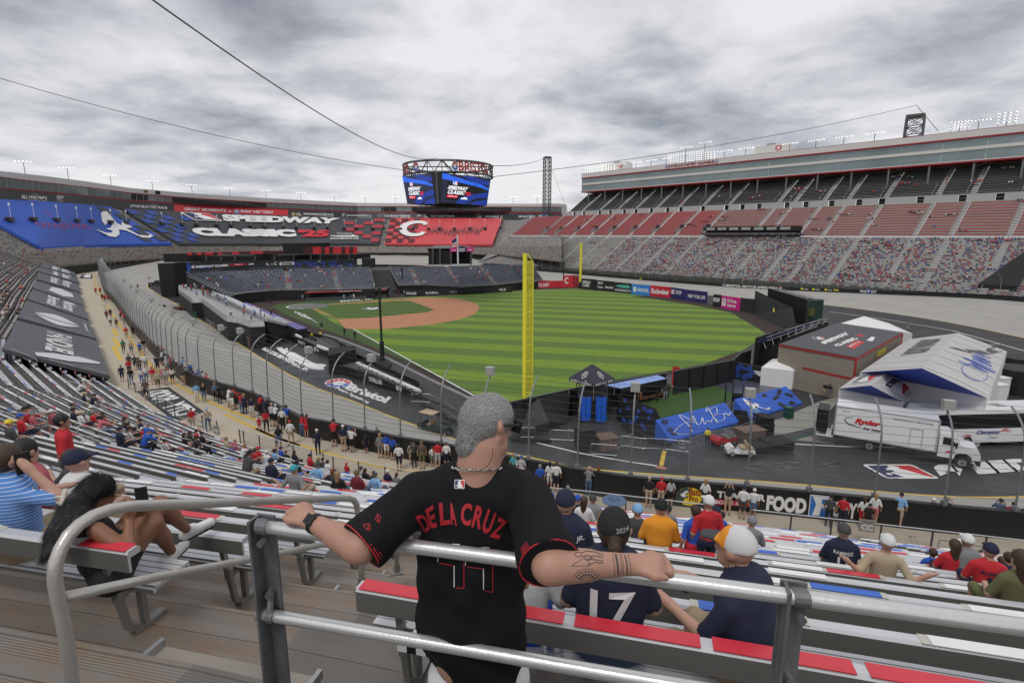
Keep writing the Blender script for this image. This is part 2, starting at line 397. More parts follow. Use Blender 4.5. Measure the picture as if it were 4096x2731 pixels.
mb.loft(base,top);mb.loft(top,innt);mb.loft(innt,innb)
wallroot=empty('track_wall',(8,27.5,ZC));tag(wallroot,'long black wall between the walkway and the track, lettered with sponsor signs','wall')
mb.build('barrier',M_black,wallroot)
def wallpt(px):
 d=ray((px,1990));best=None
 for i in range(len(WL)-1):
  a,b=WL[i],WL[i+1]
  if a.y>100:continue
  nx,ny=-(b.y-a.y),b.x-a.x;den=nx*d[0]+ny*d[1]
  if abs(den)<1e-9:continue
  t=(nx*a.x+ny*a.y)/den;x,y=d[0]*t,d[1]*t
  s_=((x-a.x)*(b.x-a.x)+(y-a.y)*(b.y-a.y))/((b.x-a.x)**2+(b.y-a.y)**2)
  if t>0 and-.001<=s_<=1.001:return Vector((x,y,0)),NR[i]
 return None,None
def wallmap(px0,px1,z0,z1,eps=.015):
 A,n0=wallpt(px0);B,n1=wallpt(px1)
 def mp(u,v):
  px=px0+(px1-px0)*u;q_,n_=wallpt(px)
  if q_ is None:q_,n_=A.lerp(B,u),n0
  return Vector((q_.x,q_.y,z0+(z1-z0)*v))+n_*eps
 return mp
LIFT[0]=.012
mb=MB();x0=Ro(-10,0)[0];x1=Ro(362,0)[0]
mb.text('FOOD',wallmap(x0,x1,4.62,5.5),0,.06)
mp=wallmap(Ro(385,0)[0],Ro(590,0)[0],4.5,5.75);mb.poly([(0,0),(1,0),(1,1),(0,1)],mp,0)
mb.poly([(.04,.04),(.96,.04),(.96,.96),(.04,.96)],lambda u,v:lift(mp,u,v,1),1)
mb.poly([(.18,.1),(.5,.1),(.55,.45),(.8,.5),(.8,.65),(.55,.62),(.55,.85),(.85,.85),(.85,.95),(.1,.95),(.3,.6)],lambda u,v:lift(mp,u,v,2),0)
mb.text('CITY',wallmap(Ro(600,0)[0],Ro(835,0)[0],4.62,5.5),0,.05)
mp=wallmap(Rm(1495,0)[0],Rm(1750,0)[0],4.5,5.7)
mb.poly(arc(.52,.45,.48,.45,0,360,24)[:-1],mp,2)
l1=lambda u,v:lift(mp,u,v,1)
mb.poly([(0,.3),(.1,.7),(.3,.85),(.45,.9),(.55,.7),(.4,.55),(.5,.4),(.35,.35),(.3,.1),(.15,.05),(.12,.25)],l1,3)
mb.poly([(.18,.5),(.4,.75),(.5,.7),(.36,.58),(.42,.45),(.3,.4)],lambda u,v:lift(mp,u,v,2),0)
mb.text('Bass',sub(l1,.5,.52,.92,.9),4,.02);mb.text('Pro',sub(l1,.52,.2,.85,.5),4,.02)
mb.text('TRACKER',wallmap(Rm(1880,0)[0],Rm(2330,0)[0],5.1,5.5),0,.05)
mb.poly([(0,0),(1,0),(1,1),(0,1)],wallmap(Rm(1855,0)[0],Rm(2240,0)[0],4.7,5.02),5)
mb.text('BOATS & ATVS',wallmap(Rm(1870,0)[0],Rm(2230,0)[0],4.75,4.97,.03),0,.03)
o=mb.build('painted_sign',[M_white,mat('sign_blue',(.03,.17,.55),.5),mat('sign_yellow',(.75,.55,.03),.5),mat('fish_green',(.05,.07,.05),.6),mat('dark_red',(.25,.01,.01),.5),M_red],wallroot)
def farmap(p0,p1,z0,z1,eps=.05):
 pts=[]
 def hit(px,py):
  best=None
  d=ray((px,py))
  for i in range(len(innt)-1):
   a,b=innt[i],innt[i+1]
   if a.y<100 or b.y<100:continue
   nx,ny=-(b.y-a.y),b.x-a.x;den=nx*d[0]+ny*d[1]
   if abs(den)<1e-9:continue
   t=(nx*a.x+ny*a.y)/den;x,y=d[0]*t,d[1]*t
   s_=((x-a.x)*(b.x-a.x)+(y-a.y)*(b.y-a.y))/((b.x-a.x)**2+(b.y-a.y)**2)
   if t>0 and-.01<=s_<=1.01 and(best is None or t<best[0]):best=(t,x,y,NR[i],a.z)
  return best
 def mp(u,v):
  h=hit(p0[0]+(p1[0]-p0[0])*u,p0[1]+(p1[1]-p0[1])*u)
  return Vector((h[1],h[2],h[4]-1.0+(z0+(z1-z0)*v)))-h[3]*eps
 return mp
mb=MB();LIFT[0]=.03
mb.text('BRISTOL MOTOR SPEEDWAY',farmap(Rt(20,150),Rt(830,190),.12,.85),0,.03)
mb.text('FOOD',farmap(Rh(848,375),Rh(910,375),.15,.8),0,.04);mb.poly([(0,0),(1,0),(1,1),(0,1)],farmap(Rh(914,375),Rh(944,375),.05,.95),1);mb.text('CITY',farmap(Rh(948,375),Rh(1000,375),.15,.8),0,.04)
mb.text('F',farmap(Rh(920,375),Rh(938,375),.15,.85,.08),0,.03)
mb.text('534',farmap(Rh(605,365),Rh(650,365),.25,.75),2,.04);mb.text('458',farmap(Rc(1170,1408),Rc(1195,1408),.25,.75),2,.03)
for x in(300,405,520):
 mb.poly(arc(.5,.5,.5,.4,0,360,14)[:-1],farmap(Rh(x,355),Rh(x+26,356),.2,.85),2);mb.text('TRACKER',farmap(Rh(x+32,356),Rh(x+72,357),.3,.7),0,.01)
disc(mb,farmap(Rc(1933,1463),Rc(1962,1463),.1,.9),0,1,3);disc(mb,farmap(Rt(840,186),Rt(900,190),.1,.9),0,1,3)
mb.build('lettering',[M_white,M_blue,M_ylw,M_red],wallroot)
# ---------------- catch fence on the wall: curved posts, cables, chain-link
M_cable=mat('fence_cable',(.12,.12,.125),.5,.6)
def chainlink(name,cell,wire,col=(.20,.21,.22)):
 m=mat(name,col,.5,.6);N,L,b=nodes(m);uvn=N.new('ShaderNodeUVMap');sp=N.new('ShaderNodeSeparateXYZ');L.new(uvn.outputs[0],sp.inputs[0])
 def mth(op,a,b_=None):
  n=N.new('ShaderNodeMath');n.operation=op
  for i,x in enumerate((a,b_)):
   if x is None:continue
   if isinstance(x,(int,float)):n.inputs[i].default_value=x
   else:L.new(x,n.inputs[i])
  return n.outputs[0]
 def line(s_):
  return mth('LESS_THAN',mth('ABSOLUTE',mth('SUBTRACT',mth('FRACT',mth('DIVIDE',s_,cell)),.5)),wire/cell/2)
 al=mth('MAXIMUM',line(mth('ADD',sp.outputs[0],sp.outputs[1])),line(mth('SUBTRACT',sp.outputs[0],sp.outputs[1])))
 L.new(al,b.inputs['Alpha']);return m
M_link=chainlink('catch_fence_mesh',.13,.009,(.26,.27,.28));M_link2=chainlink('railing_chainlink',.085,.008,(.33,.34,.35))
cf=empty('catch_fence',(8,27.5,5.85));tag(cf,'tall catch fence of curved steel posts, cables and chain-link on the track wall','fence')
def fprof(t):
 if t<.62:return 3.0*t/.62+0,.12*t/.62
 a=(t-.62)/.38*math.radians(68);R_=1.75
 return 3.0+R_*math.sin(a)*1.12,.12+R_*(1-math.cos(a))*1.25
ids=[i for i in range(len(WL))if WL[i].y<225 and WL[i].x<60 and NR[i].x*1+0!=9 and dist(WL[i].x,WL[i].y)[0]<3 and WL[i].x<35]
ids=[i for i in ids if(WL[i].x<60 and WL[i].y<215)]
far_ids=[i for i in range(len(WL))if i not in ids]
cables=[[]for _ in range(15)];lev=[.10+.9*k/14 for k in range(15)]
sheet=[]
for n_,i in enumerate(ids):
 b=WT[min(i,len(WT)-1)].copy();b=top[i]-NR[i]*.15;inn=-NR[i]
 P=[]
 for k in range(13):
  h,r_=fprof(k/12);P.append(b+Vector((0,0,h))+inn*r_)
 mb=MB();mb.tube(P,.05,6);mb.box(b+Vector((0,0,.12)),(.22,.22,.24));mb.build('post',mat('fence_post_steel',(.27,.28,.29),.5,.6,.15,6),cf)
 for k,t in enumerate(lev):
  h,r_=fprof(t);cables[k].append(b+Vector((0,0,h))+inn*(r_+.08))
 row=[]
 for k in range(7):
  h,r_=fprof(.62*k/6*1.0);row.append(b+Vector((0,0,h))+inn*(r_+.05))
 sheet.append(row)
for k,c in enumerate(cables):
 P=[]
 for a,b_ in zip(c,c[1:]):P+=[a,a.lerp(b_,.5)-Vector((0,0,.03))]
 P.append(c[-1]);mb=MB();mb.tube(P,.011,4);mb.build('cable',M_cable,cf)
mb=MB();u_=0
for r0,r1 in zip(sheet,sheet[1:]):
 L_=(r1[0]-r0[0]).length
 for k in range(6):
  h0,h1=3.0*k/6,3.0*(k+1)/6
  mb.quad(r0[k],r1[k],r1[k+1],r0[k+1],0,uv=[(u_,h0),(u_+L_,h0),(u_+L_,h1),(u_,h1)])
 u_+=L_
mb.build('chain_link_mesh',M_link,cf)
for px,Rg_ in((2048+978/2.297,0),(1900+100/2.297,0),(900+1470/2.297,0),(900+760/2.297,0),(900+275/2.297,0),(3072+92/2.297,0),(3072+1650/2.297,0),(2010/2.297,0),(1795/2.297,0),(1630/2.297,0),(1430/2.297,0),(1290/2.297,0),(1240/2.297,0),(1170/2.297,0)):
 best=min(ids,key=lambda i:abs(2048+F*(top[i].x-NR[i].x*1.6)/((top[i].y-NR[i].y*1.6)*cP-(top[i].z+4.4-CH)*sP)-px))
 h,r_=fprof(.93);c=top[best]-NR[best]*.15+Vector((0,0,h+.25))-NR[best]*(r_-.1)
 mb=MB();an=math.atan2(NR[best].y,NR[best].x);mb.box(c,(.34,.5,.5),an);mb.box(c-NR[best]*.2,(.1,.4,.4),an);mb.tube([c-Vector((0,0,.28)),c-Vector((0,0,.5))],.04,6)
 mb.build('speaker_box',mat('pale_metal_box',(.38,.38,.36),.5),cf)
cf2=empty('catch_fence',(60,195,3));tag(cf2,'catch fence of thin posts on the far wall in front of the big grandstand','fence')
fc=[[]for _ in range(4)]
sel=[i for i in far_ids if WL[i].y>90]
for n_,i in enumerate(sel):
 b=top[i]-NR[i]*.15;P=[b+Vector((0,0,fprof(k/6)[0]))-NR[i]*fprof(k/6)[1]for k in range(7)]
 if n_%2==0 and n_//2<98:mb=MB();mb.tube(P,.05,4);mb.build('post',M_galv,cf2)
 for k,t in enumerate((.3,.55,.75,1.0)):fc[k].append(b+Vector((0,0,fprof(t)[0]))-NR[i]*fprof(t)[1])
for c in fc:mb=MB();mb.tube(c,.02,3);mb.build('cable',M_cable,cf2)
# ---------------- the near stand: treads, benches, chain-link railing, aisle handrails
def alu(name,col,stain=(.30,.19,.10),rid=220,amt=.55,rough=.42):
 m=mat(name,col,rough,.35,.08,1.5);N,L,b=nodes(m);uvn=N.new('ShaderNodeUVMap');src=b.inputs['Base Color'].links[0].from_socket
 mp=N.new('ShaderNodeMapping');mp.inputs['Scale'].default_value=(1.1,3.2,1);L.new(uvn.outputs[0],mp.inputs[0])
 n=N.new('ShaderNodeTexNoise');n.inputs['Scale'].default_value=1.3;n.inputs['Detail'].default_value=7;n.inputs['Roughness'].default_value=.62;L.new(mp.outputs[0],n.inputs['Vector'])
 r=N.new('ShaderNodeMapRange');r.inputs[1].default_value=.42;r.inputs[2].default_value=.68;r.inputs[3].default_value=0;r.inputs[4].default_value=amt;L.new(n.outputs[0],r.inputs[0])
 mx=N.new('ShaderNodeMixRGB');L.new(r.outputs[0],mx.inputs[0]);L.new(src,mx.inputs[1]);mx.inputs[2].default_value=stain+(1,)
 sp=N.new('ShaderNodeSeparateXYZ');L.new(uvn.outputs[0],sp.inputs[0])
 def mth(op,a,b_=None):
  k=N.new('ShaderNodeMath');k.operation=op
  for i,x in enumerate((a,b_)):
   if x is None:continue
   if isinstance(x,(int,float)):k.inputs[i].default_value=x
   else:L.new(x,k.inputs[i])
  return k.outputs[0]
 j=mth('LESS_THAN',mth('FRACT',mth('DIVIDE',sp.outputs[1],.24)),.03)
 m2=N.new('ShaderNodeMixRGB');L.new(mth('MULTIPLY',j,.75),m2.inputs[0]);L.new(mx.outputs[0],m2.inputs[1]);m2.inputs[2].default_value=(.05,.045,.04,1);L.new(m2.outputs[0],b.inputs['Base Color'])
 band=mth('GREATER_THAN',mth('FRACT',mth('DIVIDE',sp.outputs[1],.24)),.5)
 wv=mth('MULTIPLY',mth('SINE',mth('MULTIPLY',sp.outputs[1],rid*2*math.pi/4)),band)
 bp=N.new('ShaderNodeBump');bp.inputs['Strength'].default_value=.5;bp.inputs['Distance'].default_value=.004
 L.new(wv,bp.inputs['Height']);L.new(bp.outputs[0],b.inputs['Normal']);return m
M_tread=alu('stained_aluminium_planks',(.23,.205,.18),(.25,.15,.075),amt=.75)
M_tread2=alu('grey_deck_planks',(.17,.16,.145),(.20,.16,.12))
M_alu=mat('brushed_aluminium',(.58,.59,.61),.4,.25,.14,1.2)
M_alud=mat('aluminium_back_shaded',(.25,.245,.23),.4,.5,.12,2.0)  # darker aluminium, for brackets and to paint shade on bench faces below the top
M_dirtalu=mat('dirty_aluminium',(.30,.27,.23),.6,.3,.25,3.0)
M_sr=mat('red_sticker',(.60,.035,.055),.35,0,.12,3);M_sb=mat('blue_sticker',(.03,.13,.55),.35,0,.12,3)
M_sw=mat('white_sticker',(.78,.78,.77),.35,0,.06,3);M_sc=mat('cream_gap',(.50,.48,.42),.5,0,.1,3)
NV=len(FPv)
nrm=[]
for i in range(NV-1):
 t=(FPv[i+1]-FPv[i]).normalized();nrm.append(Vector((-t.y,t.x)))
mit=[]
for i in range(NV):
 a=nrm[max(i-1,0)];b=nrm[min(i,NV-2)];m_=(a+b).normalized();mit.append(m_/max(.6,m_.dot(a)))
D0=24.73;RP=1.0
def dk(k):return D0-RP*k
def zb(k):return 16.965-.5*k
def edge(i,d):return FPv[i]+mit[i]*d
K0=-3
AW=.66
stand=empty('near_grandstand',(4,27,ZC));tag(stand,'open aluminium grandstand in the foreground with stepped plank floor','grandstand')
for s in range(NV-1):
 kmax=24;k0=K0 if s<8 else-9
 mb=MB();a0=edge(s,0);b0=edge(s+1,0)
 for k in range(k0,kmax):
  zt=zb(k)-.79;d1=dk(k)+.44;d2=d1-RP
  if d2<.0:d2=0
  P=[edge(s,d1),edge(s+1,d1),edge(s+1,d2),edge(s,d2)]
  L_=(P[0]-P[1]).length;v0=(k%2)*.0
  ui=s*17.3+k*3.1
  mb.quad((P[0].x,P[0].y,zt),(P[3].x,P[3].y,zt),(P[2].x,P[2].y,zt),(P[1].x,P[1].y,zt),0,uv=[(ui,0),(ui,1.0),(ui+L_,1.0),(ui+L_,0)])
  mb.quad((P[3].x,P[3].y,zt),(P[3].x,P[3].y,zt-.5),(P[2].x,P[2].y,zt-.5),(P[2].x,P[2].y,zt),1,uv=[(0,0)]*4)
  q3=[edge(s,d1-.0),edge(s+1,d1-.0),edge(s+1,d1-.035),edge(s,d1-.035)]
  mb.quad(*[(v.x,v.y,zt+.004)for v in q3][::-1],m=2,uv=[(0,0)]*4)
 mb.build('stepped_floor',[M_tread if s in(4,5)else M_tread2,mat('riser_dark_gap',(.10,.09,.08),.7),mat('gap_strip',(.025,.025,.025),.6)],stand)  # dark riser face below each tread, black gap strip at its back
for i in(4,5,6,3,2,7,8,9):
 t=Vector((-mit[i].y,mit[i].x)).normalized();n_=mit[i].normalized();ang=math.atan2(t.y,t.x);mb=MB()
 for k in range(-2,24):
  zt=zb(k)-.79;e_=dk(k)+.44-RP
  c=FPv[i]+mit[i]*(e_-.16)
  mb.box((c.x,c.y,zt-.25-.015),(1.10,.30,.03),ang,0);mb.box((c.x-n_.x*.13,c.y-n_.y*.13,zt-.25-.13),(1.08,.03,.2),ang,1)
  mb.box((c.x+t.x*.56,c.y+t.y*.56,zt-.23),(.03,.32,.06),ang,2);mb.box((c.x-t.x*.56,c.y-t.y*.56,zt-.23),(.03,.32,.06),ang,2)
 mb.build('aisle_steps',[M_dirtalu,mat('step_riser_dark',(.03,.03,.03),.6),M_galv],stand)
def bench(s,k,detail=2):
 d=dk(k);A=edge(s,d);B=edge(s+1,d);t=(B-A).normalized();n_=nrm[s];A=A+t*(.88 if s==4 else AW);B=B-t*(.76 if s==3 else AW);L_=(B-A).length
 if L_<.8:return None
 z=zb(k);root=empty('bench',(A.x,A.y,z-.79),math.atan2(t.y,t.x))
 mb=MB();zz=.79
 def ext(prof,x0,x1,m,mcap=None,cap=True,mside=0):
  n=len(prof);vs=[(x0,y,z_)for y,z_ in prof]+[(x1,y,z_)for y,z_ in prof]
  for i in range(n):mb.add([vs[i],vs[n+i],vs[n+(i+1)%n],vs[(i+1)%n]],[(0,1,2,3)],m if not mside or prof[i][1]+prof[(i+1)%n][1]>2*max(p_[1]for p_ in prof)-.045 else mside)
  if cap:mb.add(vs,[tuple(range(n)),tuple(range(2*n-1,n-1,-1))],mcap if mcap is not None else m)
 prof=[(0,-.005),(0,-.13),(-.012,-.14),(-.012,-.02),(-.05,-.035),(-.075,-.06),(-.085,-.03),(-.08,-.005),(-.06,0)]
 prof=[(.0,zz-.02),(.0,zz-.15),(-.02,zz-.15),(-.02,zz-.05),(-.095,zz-.05),(-.10,zz-.012),(-.08,zz),(-.015,zz)]
 ext(prof,0,L_,0,mside=5)
 r=random.Random(s*131+k*7);x=r.uniform(-.4,.3);colr=(k+s)%2==0 if s<9 else True
 if detail>=1:
  while x<L_-.3:
   w_=.64;cc=r.choice([1,2,3,0,0]if colr else[3,0,0,0])if(s,k)!=(3,0)else(3 if x<.2 else 2 if 3.2<x<4.3 else 1);x0,x1=max(.02,x),min(L_-.02,x+w_)
   if x1-x0>.1 and cc:mb.box(((x0+x1)/2,-.046,zz+.003),(x1-x0,.094,.006),0,cc)
   if colr and x+w_+.05<L_:mb.box((x+w_+.03,-.046,zz+.002),(.055,.092,.004),0,4)
   x+=w_+.06
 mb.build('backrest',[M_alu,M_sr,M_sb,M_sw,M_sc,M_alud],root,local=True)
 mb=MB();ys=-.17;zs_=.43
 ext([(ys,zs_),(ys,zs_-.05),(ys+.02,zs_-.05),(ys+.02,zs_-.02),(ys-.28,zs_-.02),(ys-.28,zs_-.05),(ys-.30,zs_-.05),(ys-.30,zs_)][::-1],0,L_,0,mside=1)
 if detail>=1:
  for q_ in(.06,.12,.18,.24):mb.box((L_/2,ys-q_,zs_+.0015),(L_,.004,.003),0,1)
 mb.build('seat',[M_alu,M_alud],root,local=True)
 nb=max(2,int(L_/1.75)+1)if detail>=2 else 2
 bm_=bench_bracket()
 for j in range(nb):
  o=bpy.data.objects.new('bracket',bm_);COL.objects.link(o);o.parent=root;o.location=(.25+(L_-.5)*j/(nb-1),0,0)
 return root
_bb=[]
def bench_bracket():
 if _bb:return _bb[0]
 mb=MB()
 mb.tube([(0,-.045,.70),(0,-.085,.40)],.03,4);mb.box((0,-.10,.37),(.06,.05,.10));mb.box((0,-.25,.36),(.055,.34,.04))
 mb.tube([(0,-.09,.40),(0,-.14,.08),(0,-.22,.02)],.03,4);mb.box((0,-.30,.015),(.07,.26,.03))
 mb.box((0,-.27,.18),(.05,.04,.34));o=mb.build('bracket',M_alud,local=True);_bb.append(o.data);bpy.data.objects.remove(o);return _bb[0]
sec_names={0:'at the far right end',1:'in the rightmost section',2:'behind the CC sign',3:'right of the man in black',4:'left of the centre aisle',5:'in line with the FF sign',6:'in the left middle section',7:'above the mat',8:'beside the mat on the walkway',9:'before the first grey cover',10:'beside the covered seats',11:'beyond the covered seats'}
ORD=['first','second','third','fourth','fifth','sixth','seventh','eighth','ninth','tenth','eleventh','twelfth','thirteenth','fourteenth','fifteenth','sixteenth','seventeenth','eighteenth','nineteenth','twentieth','twenty-first','twenty-second','twenty-third','twenty-fourth','twenty-fifth','twenty-sixth','twenty-seventh','twenty-eighth','twenty-ninth','thirtieth']
nbench=0
for s in range(0,10):
 for k in range(-1,24):
  if s==3 and k==-1:continue
  if s==4 and k<0:continue
  A=edge(s,dk(k));B=edge(s+1,dk(k)); 
  if min(A.y,B.y)<-6 and max(A.y,B.y)<-1:continue
  if nbench>=270:break
  b=bench(s,k,2 if k<11 and s in(2,3,4,5)else 1)
  if b is None:continue
  nbench+=1
  tag(b,'aluminium bench %s, %s row down'%(sec_names.get(s,'on the left'),ORD[k+1]),'bench','aluminium benches of the near stand')
def farrows(s,kA,kB):
 mb=MB()
 for k in range(kA,kB):
  d=dk(k);A=edge(s,d);B=edge(s+1,d);t=(B-A).normalized();n_=nrm[s];A=A+t*.55;B=B-t*.55;L_=(B-A).length;z=zb(k);an=math.atan2(t.y,t.x)
  c=(A+B)/2;mb.box((c.x,c.y,z-.05),(L_,.09,.10),an,0);c2=c-n_*.32;mb.box((c2.x,c2.y,z-.385),(L_,.30,.05),an,1)
  nst=int(L_/.8);r=random.Random(s*99+k)
  for j in range(nst):
   if r.random()<.5:p=A+t*(.4+j*.8);mb.box((p.x,p.y,z-.0),(.45,.10,.012),an,r.choice([2,3,4]))
  for j in range(int(L_/2.4)+1):
   p=A+t*(.3+j*2.4)-n_*.1;mb.box((p.x,p.y,z-.4),(.07,.06,.7),an,5)
 return mb
for s,kk in((8,(-9,24)),(9,(-9,-1)),(10,(-9,24)),(11,(-9,24)),(12,(-9,24)),(13,(-9,24)),(14,(-9,24)),(15,(-9,24)),(16,(-9,24)),(17,(-9,24))):
 if s in(8,)and nbench<270:kk=(-9,-1)
 o=farrows(s,*kk).build('bench_row',[M_alu if s<10 else mat('weathered_aluminium',(.36,.35,.31),.5,.3),M_alu if s<10 else mat('weathered_aluminium',(0,0,0)),M_sr,M_sb,M_sw,M_dgrey]);tag(o,'bench rows on the far left of the near stand, %s stretch'%ORD[s-8],'bench rows',kind='stuff')
def railing(P,h=1.05,name='chain_link_railing',label='',mesh=True,every=1):
 root=empty(name,P[0]);tag(root,label,'railing')
 mb=MB();mb.tube([p+Vector((0,0,h))for p in P],.024,6);mb.build('top_rail',M_alu,root)
 mb=MB();mb.tube([p+Vector((0,0,.12))for p in P],.016,5);mb.build('bottom_rail',M_galv,root)
 for p in P[::every]:mb=MB();mb.box(p+Vector((0,0,h/2-.02)),(.06,.06,h));mb.build('post',M_steel,root)
 if mesh:
  mb=MB();u_=0
  for a,b in zip(P,P[1:]):
   L_=(b-a).length;mb.quad(a+Vector((0,0,.1)),b+Vector((0,0,.1)),b+Vector((0,0,h)),a+Vector((0,0,h)),0,uv=[(u_,0),(u_+L_,0),(u_+L_,h-.1),(u_,h-.1)]);u_+=L_
  mb.build('chain_link_mesh',M_link2,root)
 return root
def along(a,b,step):
 n=max(1,round((b-a).length/step));return[a.lerp(b,i/n)for i in range(n+1)]
def fpl(i0,f0,i1,f1):
 P=[Vector((*(FPv[i0].lerp(FPv[i0+1],f0)),ZC))]
 for i in range(i0+1,i1+1):P.append(Vector((*FPv[i],ZC)))
 P.append(Vector((*(FPv[i1].lerp(FPv[i1+1],f1)),ZC)));out=[]
 for a,b in zip(P,P[1:]):
  if(a-b).length>.05:out+=along(a,b,2.0)[:-1]
 return out+[P[-1]]
railing(fpl(0,.55,1,.75),label='chain-link railing at the bottom right of the stand, right of the CC gap')
railing(fpl(1,.95,3,.30),label='chain-link railing in front of the black wall with the FOOD CITY sign')
railing(fpl(3,.45,6,.1),label='chain-link railing along the walkway behind the man in black')
railing(fpl(6,.22,7,.05),label='chain-link railing carrying the FF sign')
railing(fpl(7,.35,8,.95),label='dark chain-link railing beside the black walkway mat')
def secsign(loc,rz,body,small,label):
 root=empty('section_sign',loc,rz);tag(root,label,'sign')
 mb=MB();mb.box((0,0,.55),(.66,.03,.62));mb.build('board',mat('taupe_board',(.30,.28,.25),.5),root,local=True)
 mb=MB();mp=fr((-.28,-.02,.36),(.56,0,0),(0,0,.34),-.004)
 mp=lambda u,v:Vector((-.27+.54*u,.02,.32+.3*v));mb.text(body,lambda u,v:Vector((.25-.5*u,.019,.32+.3*v)),0,.04)
 if small:mb.text(small,lambda u,v:Vector((.2-.4*u,.019,.70+.08*v)),1,.01)
 mb.build('lettering',[M_white,M_dgrey],root,local=True)
p=G(Ro(845,1520),ZC);p_=Vector((*FPv[2].lerp(FPv[3],.62),ZC))
aw=math.atan2((FPv[3]-FPv[2]).y,(FPv[3]-FPv[2]).x)
secsign(Vector((p.x,p.y-.35,ZC+.45)),aw,'CC','PEARSON','taupe section sign reading CC on the railing below the FOOD CITY wall')
p=G(Ri(1985,600),ZC);aw2=math.atan2((FPv[7]-FPv[6]).y,(FPv[7]-FPv[6]).x)
secsign(Vector((p.x+.2,p.y-.15,ZC+.3)),aw2,'FF',None,'grey section sign reading FF beside the walkway')
def handrail(P,name,label,r=.024,mid=None,posts=(),flanges=(),group=None,m=None):
 root=empty(name,P[0]);tag(root,label,'handrail',group);m=m or M_alu
 mb=MB();mb.tube(P,r,10);mb.build('tube',m,root,smooth=True)
 if mid:mb=MB();mb.tube(mid,r*.85,8);mb.build('mid_rail',m,root,smooth=True)
 for f_ in flanges:
  mb=MB();mb.box(f_+Vector((0,0,.01)),(.15,.12,.012),.2);mb.tube([f_,f_+Vector((0,0,.11))],r*1.35,8)
  for sx in(-.055,.055):
   for sy in(-.04,.04):mb.tube([f_+Vector((sx,sy,.01)),f_+Vector((sx,sy,.024))],.01,6)
  mb.build('foot_flange',mat('tarnished_metal',(.25,.23,.20),.5,.5),root)
 return root
def roundc(P,r=.12,n=5):
 P=[Vector(p)for p in P];out=[P[0]]
 for i in range(1,len(P)-1):
  a=(P[i-1]-P[i]);b=(P[i+1]-P[i]);ra=min(r,a.length*.45,b.length*.45);a=P[i]+a.normalized()*ra;c=P[i]+b.normalized()*ra
  for j in range(n+1):t=j/n;out.append(a*(1-t)**2+P[i]*2*t*(1-t)+c*t*t)
 out.append(P[-1]);return out
HA,HB=(-1.84,1.95),(-1.36,4.37)
hp=[Rj(690,1680),Rj(665,1566),Rj(625,1250),Rj(580,1000),Rj(535,800),Rj(508,650),Rj(503,560),Rj(515,450),Rj(560,330),Rj(630,210),Rj(730,110),Rj(850,30),Ri(1000,1235),Ri(1200,1203),Ri(1500,1188),Ri(1800,1180),Ri(2352,1158),Rk(400,1140),Rk(780,1130),Rk(860,1133),Rk(900,1150),Rk(925,1190),Rk(935,1260),Rk(945,1400)]
P=[onV(p,HA,HB)for p in hp];foot=Vector((P[-1].x,P[-1].y,15.86))
M_rail=mat('worn_handrail',(.52,.50,.46),.36,.5,.16,9,.12,60)
handrail(P+[P[-1].lerp(foot,.5),foot],'curved_handrail','large pale tubular handrail curving over the aisle beside the seated dark-haired woman',.026,
         mid=[onV(Rj(600,775),HA,HB),onV(Rj(1400,600),HA,HB),onV(Rj(2352,420),HA,HB),onV(Rl(600,295),HA,HB),foot+Vector((0,0,.45))],flanges=[foot],m=M_rail)
P2=[Vector((-1.24,5.26,15.42)),Vector((-1.24,5.26,16.25)),Vector((-1.12,5.74,16.1)),Vector((-.75,7.2,15.35)),Vector((-.75,7.2,14.5))]
handrail(roundc(P2),'aisle_handrail','lower pale handrail down the aisle, its post foot just left of the man in black',.024,flanges=[P2[0]],m=M_rail)
def loop_rail(pA,pB,h,label,grp='looped aisle handrails of the near stand'):
 A,B=SL(pA,.1),SL(pB,.1)
 P_=roundc([A,A+Vector((0,0,h)),B+Vector((0,0,h)),B],.22);handrail(P_,'aisle_handrail',label,.024,mid=[A+Vector((0,0,h*.5)),B+Vector((0,0,h*.5))],group=grp,m=M_rail)
